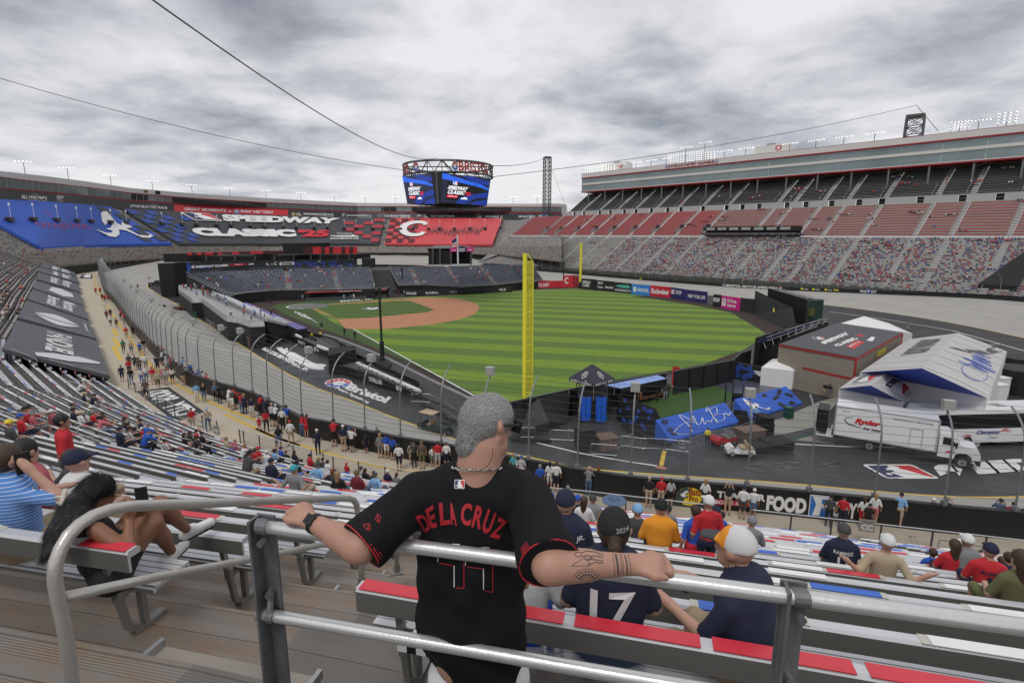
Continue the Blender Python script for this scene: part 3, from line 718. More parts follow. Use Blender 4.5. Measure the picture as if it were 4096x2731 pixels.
for pa,pb,h,lb in[(Rp(1545,420),Rp(2025,560),.85,'looped handrail in front of the person in the red ALBIES jersey'),(Rp(1050,300),Rp(1360,370),.8,'looped handrail right of the woman in the white cap'),(Rp(400,190),Rp(560,215),.7,'small looped handrail left of the CC sign'),
     (Ri(735,640),Ri(1215,690),.85,'looped handrail right of the boy in the red shirt'),(Ri(1420,700),Ri(1790,740),.85,'looped handrail in front of the child in white'),(Ri(1950,760),Ri(2240,790),.8,'looped handrail beside the bald man in pink'),
     (Ri(360,280),Ri(700,330),.8,'looped handrail left of the man in the white cowboy hat'),(Ri(900,330),Ri(1150,400),.8,'looped handrail above the woman in white'),(Ri(1290,400),Ri(1540,470),.8,'looped handrail above the group in white caps'),
     (Ri(625,140),Ri(860,200),.8,'looped handrail by the crouching man in white'),(Ri(1660,480),Ri(1870,520),.8,'looped handrail beside the man in grey by the walkway'),
     (Re(105,990),Re(350,1090),.9,'looped handrail at the upper near edge of the FANDUEL cover'),(Re(460,1085),Re(690,1150),.9,'looped handrail at the middle near edge of the FANDUEL cover'),(Re(785,1160),Re(990,1210),.9,'looped handrail at the lower near edge of the FANDUEL cover'),
     (Re(225,680),Re(400,730),.9,'upper looped handrail between the first two grey covers'),(Re(480,750),Re(645,800),.9,'middle looped handrail between the first two grey covers'),(Re(725,820),Re(885,860),.9,'lower looped handrail between the first two grey covers'),
     (Re(290,500),Re(420,540),.9,'upper looped handrail between the second and third grey covers'),(Re(690,640),Re(810,670),.9,'lower looped handrail between the second and third grey covers'),(Re(470,540),Re(640,600),.9,'middle looped handrail between the second and third grey covers'),
     (Re(330,380),Re(440,410),.9,'upper looped handrail between the third and fourth grey covers'),(Re(650,480),Re(765,510),.9,'lower looped handrail between the third and fourth grey covers'),
     (Rk(370,800),Rk(0,740),.8,'looped handrail behind the two women in the middle of the stand'),(Rk(665,840),Rk(940,880),.8,'looped handrail beside the boy in the red C shirt'),
     (Ri(-60,560),Ri(460,560),.95,'large looped handrail at the left edge above the man with curly hair'),(Ri(0,250),Ri(180,270),.85,'looped handrail at the left edge by the man in the yellow cap')]:
 loop_rail(pa,pb,h,lb)
tdir=Vector((1,-.2246));RL=Vector((-.95,1.85));zR=17.935
def rl(x):return Vector((x,RL.y+(x-RL.x)*tdir.y,0))
rail=empty('guard_rail',(RL.x,RL.y,16.2));tag(rail,'foreground guard rail of thick aluminium tubes on dark angle posts','guard rail')
M_railf=mat('satin_guard_rail',(.62,.62,.61),.3,.6,.1,5,.06,70)
def wavy(x0,x1,z,n=30):
 return[Vector((rl(x0+(x1-x0)*i/n).x,rl(x0+(x1-x0)*i/n).y,z))for i in range(n+1)]
mb=MB();mb.tube(wavy(-.93,2.6,zR),.0245,16);mb.build('top_rail',M_railf,rail,smooth=True)
zM=D(Rl(80,955),1.84).z
mb=MB();mb.tube(wavy(-.965,2.2,zM),.0235,16);mb.build('middle_rail',M_railf,rail,smooth=True)
mb=MB();mb.tube(wavy(-.985,-.965,zM,1),.026,16);mb.build('rail_end_cap',M_galv,rail,smooth=True)
M_post=mat('weathered_dark_steel',(.17,.175,.18),.55,.5,.45,12,.15,50)
ang=math.atan2(tdir.y,tdir.x)
for px_,xx in((0,-.93),(1,.86)):
 c=rl(xx)+Vector((.0,.035,0));mb=MB()
 mb.box((c.x,c.y,zR-.9),(.075,.01,1.86),ang);mb.box((c.x-.034,c.y-.03,zR-.9),(.01,.06,1.86),ang)
 mb.build('post',M_post,rail)
 mb=MB();c2=rl(xx)
 ring=[Vector((c2.x,c2.y,zR))+Vector((0,1,0))*.029*math.cos(a)+Vector((0,0,1))*.029*math.sin(a)for a in[math.pi*2*i/12 for i in range(12)]]
 dx=Vector((math.cos(ang),math.sin(ang),0))*.022
 n=12;vs=[p-dx for p in ring]+[p+dx for p in ring];mb.add(vs,[(i,(i+1)%n,n+(i+1)%n,n+i)for i in range(n)]+[tuple(range(n))[::-1],tuple(range(n,2*n))])
 mb.tube([(c2.x+.0,c2.y-.0,zR-.055),(c2.x+.0,c2.y-.035,zR-.055)],.013,6)
 mb.build('clamp',M_post,rail)
 mb=MB();cm=Vector((c2.x+.0,c2.y,zM));ring=[cm+Vector((0,1,0))*.028*math.cos(a)+Vector((0,0,1))*.028*math.sin(a)for a in[math.pi*2*i/12 for i in range(12)]]
 vs=[p-dx*.7 for p in ring]+[p+dx*.7 for p in ring];mb.add(vs,[(i,(i+1)%n,n+(i+1)%n,n+i)for i in range(n)]);mb.tube([cm+Vector((0,-.01,.02)),cm+Vector((.0,.02,.09))],.013,6);mb.tube([cm+Vector((0,-.01,.09)),cm+Vector((0,.03,.09))],.014,6)
 mb.build('clamp',M_post,rail)
def cover(pts,label,draw=None,zoff=.95):
 A,B,C,E_=[SL(p,zoff)for p in pts];n=8
 f_=bil(A,B,C,E_);root=empty('seat_cover',B);tag(root,label,'seat cover');mb=MB()
 def pt(u,v):
  w=f_(u,v);return Vector((w.x,w.y,zs(w.x,w.y)+zoff+.05*math.sin(u*9)*math.sin(v*7)))
 for i in range(n):
  for j in range(n):mb.quad(pt(i/n,j/n),pt((i+1)/n,j/n),pt((i+1)/n,(j+1)/n),pt(i/n,(j+1)/n))
 for i in range(n):
  for(u0,v0,u1,v1)in((i/n,0,(i+1)/n,0),(1,i/n,1,(i+1)/n)):
   a,b=pt(u0,v0),pt(u1,v1);mb.quad(a,a-Vector((0,0,.35)),b-Vector((0,0,.35)),b)
 mb.build('sheet',mat('charcoal_cover',(.085,.088,.10),.6,0,.08,.5,.1,3),root,smooth=False)
 if draw:
  mb=MB();LIFT[0]=.01;mp=lambda u,v:pt(u,v)+Vector((0,0,.09));draw(mb,mp);mb.build('print',mat('white_print',(.62,.62,.62),.6),root)
def d_fan(mb,mp):
 g_=lambda u,v:mp(1-v,u)
 mb.text('FANDUEL',lambda u,v:mp(.36+.30*v,.88-.62*u),0,.04)
 mb.poly([(.28,.10),(.30,.02),(.60,.10),(.92,.22),(.95,.28),(.72,.30),(.60,.26),(.45,.22)],mp,0)
def d_oval(mb,mp):
 mb.poly([(.18+.60*t,.42+.20*math.sin(math.pi*t))for t in[i/14 for i in range(15)]]+[(.78-.60*t,.40-.03*math.sin(math.pi*t))for t in[i/14 for i in range(15)]],mp,0)
 mb.poly([(.18+.62*t,.36-.02*math.sin(math.pi*t))for t in[i/14 for i in range(15)]]+[(.80-.62*t,.34-.20*math.sin(math.pi*t))for t in[i/14 for i in range(15)]],mp,0)
 mb.text('mastercard',lambda u,v:mp(.88+.05*v,.7-.5*u),0,.02)
def d_words(w1,w2):
 def f_(mb,mp):
  mb.text(w1,lambda u,v:mp(.30+.22*v,.9-.8*u),0,.04);mb.text(w2,lambda u,v:mp(.58+.24*v,.9-.8*u),0,.04)
 return f_
def d_shape(mb,mp):mb.poly([(.30,.25),(.36,.75),(.55,.85),(.80,.7),(.82,.35),(.6,.15),(.45,.2)],mp,0)
cover([Re(15,905),Re(1010,1155),Re(893,835),Re(150,645)],'nearest grey seat cover printed with FANDUEL',d_fan)
cover([Re(165,618),Re(885,812),Re(820,655),Re(245,462)],'second grey seat cover with the two long white ovals',d_oval)
cover([Re(250,445),Re(812,635),Re(775,520),Re(300,360)],'third grey seat cover with blocky white lettering',d_words('Bristol','Motor'))
cover([Re(300,345),Re(765,505),Re(740,400),Re(325,280)],'fourth grey seat cover with a solid white emblem',d_shape)
cover([Re(335,265),Re(738,385),Re(725,315),Re(350,205)],'fifth grey seat cover with narrow white lettering',d_words('Bristol','Motor'))
cover([Re(352,195),Re(722,300),Re(710,250),Re(365,155)],'sixth grey seat cover with narrow white lettering',d_words('Speedway','Classic'))
cover([Re(368,148),Re(705,240),Re(682,203),Re(392,108)],'farthest grey seat cover at the end of the stand',d_words('T-Mobile','MLB'))
def mat_on_walk(pts,label,fn):
 A,B,C,E_=[G(p,ZC+.012)for p in pts];root=empty('printed_mat',A);tag(root,label,'printed mat');mb=MB();mb.quad(A,B,C,E_);mb.build('sheet',mat('black_mat',(.03,.032,.036),.6),root)
 mb=MB();LIFT[0]=.004;g_=bil(A,B,C,E_);fn(mb,lambda u,v:g_(u,v)+Vector((0,0,.012)));mb.build('print',M_white,root)
mat_on_walk([Re(1610,1560+20),Re(1250,1295),Re(1550,1258),Re(1880,1485)],'large black mat printed in white lettering on the walkway',
 lambda mb,mp:(mb.text('FOOD',lambda u,v:mp(.55+.38*u,.12+.76*v),0,.05),mb.text('CITY',lambda u,v:mp(.08+.36*u,.12+.76*v),0,.05)))
mat_on_walk([Re(850,262),Re(728,262),Re(755,218),Re(848,216)],'small black mat with white print at the far end of the walkway',lambda mb,mp:mb.poly([(.15,.2),(.6,.2),(.8,.5),(.5,.8),(.15,.7)],mp,0))
mat_on_walk([Re(905,202),Re(825,205),Re(860,180),Re(925,165)],'farthest small black mat on the walkway',lambda mb,mp:mb.poly([(.15,.3),(.8,.3),(.8,.7),(.15,.7)],mp,0))
# ---------------- far stands
def seatmat(name,cols,gap=(.10,.10,.10),su=.9,sv=1.0,fill=.8):
 m=mat(name,cols[0][1],.6,0,.05);N,L,b=nodes(m);uvn=N.new('ShaderNodeUVMap');sp=N.new('ShaderNodeSeparateXYZ');L.new(uvn.outputs[0],sp.inputs[0])
 def mth(op,a,b_=None):
  k=N.new('ShaderNodeMath');k.operation=op
  for i,x in enumerate((a,b_)):
   if x is None:continue
   if isinstance(x,(int,float)):k.inputs[i].default_value=x
   else:L.new(x,k.inputs[i])
  return k.outputs[0]
 us_=mth('DIVIDE',sp.outputs[0],su);fu=mth('FLOOR',us_);cb=N.new('ShaderNodeCombineXYZ');L.new(fu,cb.inputs[0]);L.new(mth('FLOOR',mth('ADD',sp.outputs[1],.01)),cb.inputs[1])
 wn=N.new('ShaderNodeTexWhiteNoise');wn.noise_dimensions='2D';L.new(cb.outputs[0],wn.inputs['Vector'])
 cr=N.new('ShaderNodeValToRGB');cr.color_ramp.interpolation='CONSTANT';L.new(wn.outputs['Value'],cr.inputs[0]);e=cr.color_ramp.elements
 e[0].position=0;e[0].color=cols[0][1]+(1,);e[1].position=cols[1][0];e[1].color=cols[1][1]+(1,)
 for p,c in cols[2:]:x=e.new(p);x.color=c+(1,)
 g_=mth('GREATER_THAN',mth('FRACT',us_),fill);mx=N.new('ShaderNodeMixRGB');L.new(g_,mx.inputs[0]);L.new(cr.outputs[0],mx.inputs[1]);mx.inputs[2].default_value=gap+(1,);L.new(mx.outputs[0],b.inputs['Base Color']);return m
WH=(.44,.44,.43);RD=(.34,.045,.06);BL=(.04,.07,.25);GY=(.30,.30,.30);DG=(.05,.07,.07)
M_mix=seatmat('mixed_bench_seats',[(0,WH),(.34,RD),(.56,WH),(.66,BL),(.82,DG),(.9,GY)],(.16,.15,.14),.55,1,.94)
M_mixg=seatmat('pale_bench_seats',[(0,WH),(.3,GY),(.55,(.42,.42,.40)),(.8,(.20,.20,.22)),(.9,(.40,.10,.10)),(.95,WH)],(.16,.15,.14),.55,1,.95)
M_redseat=mat('red_seats',(.50,.06,.07),.55,0,.08,.4);M_redrow=mat('red_bench',(.46,.06,.07),.55,0,.1,.4)
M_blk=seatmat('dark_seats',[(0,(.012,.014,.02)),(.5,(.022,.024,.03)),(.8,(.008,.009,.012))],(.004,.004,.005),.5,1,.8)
M_step=mat('stand_concrete',(.33,.32,.29),.85,0,.15,.2);M_stepd=mat('stand_step_dark',(.17,.16,.145),.85,0,.2,.4);M_step2=mat('pale_concrete',(.40,.40,.39),.8,0,.08,.2)  # darker concrete tone for aisle risers and the upper seating floor
M_fascia=mat('pale_fascia',(.62,.60,.58),.6,0,.05,.1);M_trim=mat('dark_red_trim',(.28,.01,.02),.5,0,.08,.3)
def glassmat(name,base,var):
 m=mat(name,base,.12,.35,.35,.07,spec=.8);return m
M_glass=glassmat('tinted_suite_glass',(.19,.235,.24),.45);M_int=mat('suite_seating',(.05,.055,.06),.7,0,.3,1)
U=Vector((-.65,.76,0)).normalized();NN=Vector((.76,.65,0)).normalized()
def FG(n,s,z):return NN*n+U*s+Vector((0,0,z))
fg=empty('front_grandstand',FG(174,90,0));tag(fg,'huge two-deck grandstand with red seats and a glass suite level along the right','grandstand')
AIS=[0]
def sfor(p,n,z):
 d=ray(p);
 den=(NN.x*n*d[1]-NN.y*n*d[0]);k=d[0]/d[1]
 return(NN.x*n-k*NN.y*n)/(k*U.y-U.x)
ais=[sfor(Rc(x,0),204,18.2)for x in(275,400,570,740,910,1110,1320,1550,1800)]+[sfor(Rd(x,0),204,18.2)for x in(-50,110,400,640,1010,1340,1530,1880)]
ais=sorted(ais);ais2=[]
for x in ais:
 if not ais2 or x-ais2[-1]>6:ais2.append(x)
s0=ais2[0];A_=[s0-13*i for i in range(7,0,-1)]+ais2
S_MIN,S_MAX=A_[0]-6,240
SEG=[S_MIN]+A_+[S_MAX]
def steprows(mbS,mbT,n0,z0,n1,z1,rows,smat,gapw=.55,sa=SEG,hfac=.55,u0=0,edgeL=None,curve=None,pf=FG):
 for i in range(len(sa)-1):
  a,b=sa[i]+gapw,sa[i+1]-gapw
  if curve:a,b=sa[i],sa[i+1]
  for r in range(rows):
   na=n0+(n1-n0)*r/rows;nb=n0+(n1-n0)*(r+1)/rows;z=z0+(z1-z0)*r/rows;dz=(z1-z0)/rows;nm=na+(nb-na)*.42
   mi=smat(i,r)if callable(smat)else smat
   if isinstance(mi,tuple):mi,mt=mi
   else:mt=0
   zt=z+dz*hfac+.10;zl=z+.10
   mbS.quad(pf(nb,a,z),pf(nb,b,z),pf(nb,b,z+dz),pf(nb,a,z+dz),mt,uv=[(0,0)]*4)
   mbS.quad(pf(nm,a,zl),pf(nm,b,zl),pf(nm,b,zt),pf(nm,a,zt),mi,uv=[(a,r),(b,r),(b,r),(a,r)])
   mbS.quad(pf(nm,a,zt),pf(nm,b,zt),pf(nm+.32,b,zt),pf(nm+.32,a,zt),mi,uv=[(a,r),(b,r),(b,r),(a,r)])
   mbS.quad(pf(na,a,z),pf(na,b,z),pf(nb,b,z),pf(nb,a,z),mt,uv=[(0,0)]*4)
 if gapw:
  for x in sa[1:-1]:
   mbT=MB()
   for r in range(rows):
    na=n0+(n1-n0)*r/rows;nb=n0+(n1-n0)*(r+1)/rows;z=z0+(z1-z0)*r/rows;dz=(z1-z0)/rows
    mbT.quad(pf(na,x-gapw,z+dz*.5),pf(na,x+gapw,z+dz*.5),pf(nb,x+gapw,z+dz),pf(nb,x-gapw,z+dz),0)
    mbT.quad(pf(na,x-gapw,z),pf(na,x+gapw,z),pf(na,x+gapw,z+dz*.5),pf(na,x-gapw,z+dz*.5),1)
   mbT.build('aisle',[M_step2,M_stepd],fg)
mS,mT=MB(),MB()
def lowmat(i,r):
 s_=SEG[i];return 2 if s_>150 else 1
steprows(mS,mT,180,4.0,204,18.2,27,lowmat,.75)
mS.build('lower_seating',[M_step,M_mix,M_mixg],fg);None
mS,mT=MB(),MB();lim=sfor(Rc(2020,0),215,25)
def redm(i,r):return 1 if SEG[i]>lim-6 else((1,0)if r%2==0 else(0,0))
steprows(mS,mT,204.6,18.8,222,29.3,24,redm,.6)
mS.build('red_seating',[M_step,M_redseat],fg);None
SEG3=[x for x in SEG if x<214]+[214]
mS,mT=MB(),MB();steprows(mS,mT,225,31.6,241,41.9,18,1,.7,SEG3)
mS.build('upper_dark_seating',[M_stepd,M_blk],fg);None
mb=MB()
def wallseg(n,z0,z1,s0_,s1_,m=0):mb.quad(FG(n,s1_,z0),FG(n,s0_,z0),FG(n,s0_,z1),FG(n,s1_,z1),m)
mb.quad(FG(222,S_MIN,29.3),FG(222,S_MAX,29.3),FG(223,S_MAX,29.3),FG(223,S_MIN,29.3),0)
x=S_MIN;r_=random.Random(3)
while x<214:
 w_=r_.choice([7,9,5]);wallseg(223,29.3,31.6,x,min(214,x+w_));x+=w_
 if x<210:wallseg(223.6,29.3,31.6,x,x+2,1);mb.quad(FG(223,x,31.3),FG(223,x+2,31.3),FG(223,x+2,31.6),FG(223,x,31.6),0);x+=2
mb.quad(FG(223,S_MIN,31.6),FG(223,214,31.6),FG(225,214,31.6),FG(225,S_MIN,31.6),0)
mb.add([FG(180,240,0),FG(204,240,18.2),FG(222,240,29.3),FG(222,240,0)],[(0,1,2,3)],0)
mb.add([FG(222,214,29),FG(225,214,31.6),FG(241,214,42),FG(241,214,38)],[(0,1,2,3)],1)
mb.quad(FG(203.9,S_MIN,18.0),FG(203.9,S_MAX,18.0),FG(204.7,S_MAX,18.82),FG(204.7,S_MIN,18.82),0)
mb.build('concourse_wall',[M_step2,mat('doorway_dark',(.012,.012,.014),.8)],fg)
mb=MB()
for x in SEG: 
 for h in(30.2,):mb.tube([FG(222.2,x+1,30.3),FG(222.2,x+9,30.3)],.04,4)
for n_,z_ in((224.9,32.6),(224.9,32.1),(179.7,5.0),(179.7,4.5)):mb.tube([FG(n_,S_MIN,z_),FG(n_,214 if n_>200 else 235,z_)],.045,4)
for x in np.arange(S_MIN,235,3.0):mb.tube([FG(179.7,x,3.2),FG(179.7,x,5.0)],.05,4)
for x in SEG3[1:-1]:
 for sx in(-1.3,1.3):mb.tube([FG(224,x+sx,31.6),FG(224,x+sx,32.8),FG(229,x+sx,36),FG(229,x+sx,35)],.06,4);mb.tube([FG(224,x+sx,32.2),FG(229,x+sx,35.4)],.05,4)
for x in SEG[1:-1]:
 for n0_,z0_,n1_,z1_ in((181,5.6,203,18.7),(205,20.2,221,30)):mb.tube([FG(n0_,x+.5,z0_),FG(n1_,x+.5,z1_)],.05,4)
mb.build('railing',M_galv,fg)
mb=MB()
for x in A_:
 if x>lim: 
  for sx in(-1.2,1.2):mb.add([FG(206,x+sx,19.6),FG(209.5,x+sx,22.0),FG(209.5,x+sx,23.2),FG(206,x+sx,20.8)],[(0,1,2,3)],0)
  mb.quad(FG(209.5,x-1.2,21.4),FG(209.5,x+1.2,21.4),FG(209.5,x+1.2,23.2),FG(209.5,x-1.2,23.2),1)
mb.build('stair_entrance',[M_grey,mat('doorway_dark',(0,0,0))],fg)
sa,sb_=sfor(Rc(1840,0),203,20),sfor(Rd(430,0),203,20)
mb=MB(); 
mb.quad(FG(203.6,sa,18.4),FG(203.6,sb_,18.4),FG(203.6,sb_,20.5),FG(203.6,sa,20.5),0)
mb.box((FG(203.0,(sa+sb_)/2,21.3)),((sa-sb_),3.2,1.6),math.atan2(U.y,U.x),1)
mb.box(FG(200.5,(sa+sb_)/2,19.4),((sa-sb_),.12,.9),math.atan2(U.y,U.x),3)
LIFT[0]=.05
for i in range(7):
 a_=sa-1.5-(sa-sb_-3)*i/7;b_=a_-(sa-sb_-3)/7*.72
 mb.text('SUGARLANDS SHINE',lambda u,v:FG(201.32,a_+(b_-a_)*u,20.8+1.0*v),2,.02)
mb.build('terrace',[mat('doorway_dark',(0,0,0)),M_black,M_white,M_dgrey],fg)
bs0,bs1=S_MIN-20,212
mb=MB()
def face(n,z0,z1,m):mb.quad(FG(n,bs0,z0),FG(n,bs1,z0),FG(n,bs1,z1),FG(n,bs0,z1),m)
def ledge(n0,n1,z,m):mb.quad(FG(n0,bs0,z),FG(n0,bs1,z),FG(n1,bs1,z),FG(n1,bs0,z),m)
face(232,49.9,52.0,0);face(231.9,49.4,49.9,1);ledge(231.9,233,49.4,1);ledge(231.9,232,49.9,1)
face(232.1,45.9,46.9,0);ledge(232.1,233,45.9,0);ledge(232.1,233,46.9,0)
face(232,42.45,42.8,0);face(231.9,42.0,42.5,1);ledge(231.9,246,42.0,1);ledge(232,250,52.0,0);face(232.0,51.95,52.1,1)
for a_,b_ in((42,42.8),(45.9,46.9),(49.4,52)):mb.quad(FG(232,bs1,a_),FG(250,bs1,a_),FG(250,bs1,b_),FG(232,bs1,b_),0)
mb.quad(FG(250,bs0,42),FG(250,bs1,42),FG(250,bs1,52),FG(250,bs0,52),0)
mb.build('suite_level',[M_fascia,M_trim],fg)
mb=MB()
for a_,b_ in((42.8,45.9),(46.9,49.4)):
 mb.quad(FG(232.5,bs0,a_),FG(232.5,bs1,a_),FG(232.5,bs1,b_),FG(232.5,bs0,b_),0);mb.quad(FG(232.5,bs1-.2,a_),FG(249,bs1-.2,a_),FG(249,bs1-.2,b_),FG(232.5,bs1-.2,b_),0)
x=bs1
while x>bs0:
 for a_,b_ in((42.8,45.9),(46.9,49.4)):
  w_=.5 if int(x)%3==0 else .22
  mb.quad(FG(232.42,x,a_),FG(232.42,x-w_,a_),FG(232.42,x-w_,b_),FG(232.42,x,b_),1)
  mb.add([FG(232.44,x-4,a_),FG(232.44,x-4.25,a_),FG(232.44,x-7.2,b_),FG(232.44,x-6.95,b_)],[(0,1,2,3)],2)
 x-=11.5
mb.build('window_band',[M_glass,mat('pale_glass_edge',(.32,.38,.38),.3),mat('inner_stair_line',(.22,.25,.26),.4)],fg)
x=bs1-5;k=0
while x>bs0:
 n_=232.5 if k%2==0 else 240;zb_=31.6+(n_-225)/16*10.3
 mb=MB();mb.tube([FG(n_,x,zb_-.5),FG(n_,x,42.0)],.33 if n_<235 else .28,6)
 if k%4==0:mb.tube([FG(241,x+3,40.5),FG(234,x-3,42)],.3,5)
 mb.build('column',mat('grey_column',(.16,.16,.165),.6),fg);x-=5.9;k+=1
mb=MB();a_,b_=sfor(Rc(1467,0),232,51),sfor(Rc(1875,0),232,51);LIFT[0]=.05
mb.text("WORLD'S FASTEST HALF-MILE",lambda u,v:FG(231.85,a_+(b_-a_)*u,50.35+1.25*v),0,.035)
for xx in(1450,1897):c=sfor(Rc(xx,0),232,51);disc(mb,lambda u,v:FG(231.8,c+1.2-2.4*u,50.3+1.4*v),2,1,0)
mb.build('lettering',[M_trim,M_blue,M_white],fg)
M_lamp=mat('lit_floodlight',(1.0,.98,.92),.4,emit=1.6,var=0)
def light_bank(p,along_,w,rows,label,hgt=2.2,n=6,parent_name='floodlight',grp='roof floodlights'):
 root=empty(parent_name,p);tag(root,label,'floodlight',grp);mb=MB();mb.tube([p,p+Vector((0,0,hgt))],.12,5)
 for r in range(rows):mb.tube([p+Vector((0,0,hgt+r*.9))-along_*w/2,p+Vector((0,0,hgt+r*.9))+along_*w/2],.06,4)
 if rows>1:
  for e_ in(-1,1):mb.tube([p+along_*w/2*e_,p+along_*w/2*e_+Vector((0,0,hgt+rows*.9-.9))],.06,4)
 mb.build('frame',M_steel,root);mb=MB()
 for r in range(rows):
  for i in range(n):c=p+Vector((0,0,hgt+r*.9+.05))+along_*(w*(i/(n-1)-.5));mb.box(c-Vector((along_.y,-along_.x,0))*-.2,(w/n*.5,.3,.24),math.atan2(along_.y,along_.x))
 mb.build('lamp',M_lamp,root);return root
for i,(X,Y,w,rows,h)in enumerate([(1155,360,5,1,3),(1295,345,5,1,3),(1435,325,4,1,3),(1610,265,5.5,1,7),(1785,242,5.5,1,8),(1970,262,6,1,3.2),(2165,237,6,1,3.2),(1020,380,4,1,3)]):
 s_=sfor(Rc(X,0),234,53);light_bank(FG(234,s_,52),U,w,1,'roof floodlight bar on the front grandstand, %s from its left end'%ORD[i],h)
for i,(X,w,rows,n)in enumerate([(713,4.5,4,4),(808,9.5,4,7),(912,5.5,4,4),(1520,8,5,7),(1702,8.5,5,8),(1832,4.5,4,4)]):
 s_=sfor(Rc(X,0),236,54);light_bank(FG(236,s_,52),U,w,rows,'blazing floodlight block on the long roof, %s from its left end'%ORD[i],1.0,n,grp='floodlight blocks')
for i,(X,w,rows,n)in enumerate([(250,5.5,1,7),(493,5.5,1,7),(752,5.5,1,7),(1035,5.5,1,7),(1815,4.5,3,6),(1988,5.5,1,7),(2245,4,4,4)]):
 s_=sfor(Rd(X,0),234,53);light_bank(FG(234,s_,52),U,w,rows,'floodlight frame on the right half of the long roof, %s from the left'%ORD[i],3.0 if rows==1 else 1.5,n,grp='right roof floodlights')
def penthouse(X0,X1,n,z1,label):
 s0_,s1_=sfor(X0,n,54),sfor(X1,n,54);root=empty('roof_penthouse',FG(n,s0_,52));tag(root,label,'rooftop building');mb=MB()
 mb.box(FG(n+2.5,(s0_+s1_)/2,(52+z1)/2+.05),(abs(s0_-s1_),5,z1-52),math.atan2(U.y,U.x));mb.build('walls',M_fascia,root)
 mb=MB();mb.box(FG(n+2.5,(s0_+s1_)/2+1,z1+.5),(3,2,.9),math.atan2(U.y,U.x));mb.build('roof_unit',M_grey,root)
 mb=MB();LIFT[0]=.05;c=(s0_*.25+s1_*.75);disc(mb,lambda u,v:FG(n-.1,c+1.5-3*u,z1-2.6+2.2*v),1,0,0);mb.build('emblem',[M_red,M_white],root)
penthouse(Rc(860,0),Rc(1068,0),238,56.5,'small white rooftop building near the left end of the suite roof')
penthouse(Rc(2250,0),Rd(225,0),238,56,'white rooftop building with a red emblem midway along the suite roof')
def tower(p,h,w,label,an=0.0,legs_r=.22,n=8,wt=None):
 root=empty('lattice_tower',p);tag(root,label,'tower');wt=wt or w;mb=MB();R=Matrix.Rotation(an,3,'Z')
 def c(i,t):w_=w+(wt-w)*t;return Vector(p)+R@Vector(((-1,1,1,-1)[i]*w_/2,(-1,-1,1,1)[i]*w_/2,h*t))
 for i in range(4):mb.tube([c(i,0),c(i,1)],legs_r,5)
 for k in range(n):
  for i in range(4):
   j=(i+1)%4;mb.tube([c(i,k/n),c(j,(k+1)/n)],legs_r*.45,4);mb.tube([c(j,k/n),c(i,(k+1)/n)],legs_r*.45,4);mb.tube([c(i,(k+1)/n),c(j,(k+1)/n)],legs_r*.5,4)
 mb.build('lattice',M_steel,root);mb=MB();mb.box(Vector(p)+Vector((0,0,h+.6)),(wt*1.08,wt*1.08,.7),an);mb.build('cap',M_steel,root)
 return root
t1=D(Rc(320,710),330);t1t=D(Rc(320,292),330);tower(Vector((t1.x,t1.y,30)),t1t.z-31,3.6,'slim lattice mast rising behind the far stand right of the video screen',.3,.26,14)
t2=D(Rd(1335,445),215);t2t=D(Rd(1372,175),205);tower(Vector((t2.x,t2.y,t2.z-6)),t2t.z-t2.z+4.2,5.6,'sturdy lattice tower standing behind the front grandstand roof',.9,.36,4,5.4)
# ---------------- the turn stand at the left and back
cols=[0,50,100,150,200,250,300,375,450,525,600,700,820,910,1000,1075,1150,1220,1290]
def ip(tab,x):
 xs=sorted(tab);return float(np.interp(x,xs,[tab[k]for k in xs]))
YF={0:207,150:236,300:280,450:318,600:354,820:405,1000:405,1150:380,1290:338}
YW={0:165,107:182,230:225,300:240,375:258,500:290,600:318,820:353,963:350,1075:322,1150:290,1290:240}
def cur(tab,Yt,off=0):
 out=[]
 for c in cols:w=D((c*1.7415,ip(tab,c)*1.7415),ip(Yt,c)+off);out.append(w)
 return out
fasT=cur({0:393,100:404,200:417,300:432,450:445,600:454.6,820:466,1000:467.5,1150:468,1290:468},YF)
fasB=cur({0:406,100:418,200:429.5,300:442.5,450:455,600:464,820:473.5,1000:474,1150:474.5,1290:475},YF)
glT=cur({0:408,100:420,200:431.5,300:444.5,450:457,600:466,820:475,1000:475.5,1150:476,1290:476.5},YF)
glB=cur({0:430.8,150:444,300:459.6,450:469,600:475.8,820:486,1000:486,1150:486.5,1290:487.5},YF)
rdB=cur({0:434,150:447,300:462,450:472,600:478.5,820:488.5,1000:489,1150:489.5,1290:490.5},YF)
bnB=cur({0:464.5,100:468,200:475,300:484.5,450:492,600:497,820:503.5,1000:504.5,1150:505.5,1290:507},YF,-3)
tpB=cur({0:588,107:578,250:569,375:566,600:565,820:563.5,1000:566,1150:567,1290:566},YW,14)
lwB=cur({0:620,107:612,230:600,375:591,600:582,820:578,1000:578.5,1150:583,1290:598},YW,3)
ts=empty('turn_grandstand',lwB[8]);tag(ts,'long curved grandstand round the far turn with a suite level and history banners','grandstand')
def L2(A,B,m,mb,off=Vector((0,0,0))):mb.loft([a+off for a in A],[b+off for b in B],m)
mb=MB();back=[v+(Vector((v.x,v.y,0))-Vector((-20,190,0))).normalized()*14 for v in fasT]
L2(fasB,fasT,0,mb);L2(fasT,back,0,mb);L2(rdB,[v+(b-v).normalized()*0 for v,b in zip(glB,fasT)],1,mb);L2(glT,fasB,1,mb)
bk0=[Vector((v.x,v.y,0))for v in back];L2(bk0,back,0,mb)
mb.quad(fasT[-1],back[-1],bk0[-1]+Vector((0,0,25)),rdB[-1],0)
mb.build('suite_level',[M_fascia,M_trim],ts)
mb=MB();L2([v+Vector((0,.5,0))for v in glB],[v+Vector((0,.5,0))for v in glT],0,mb);mbw=mb
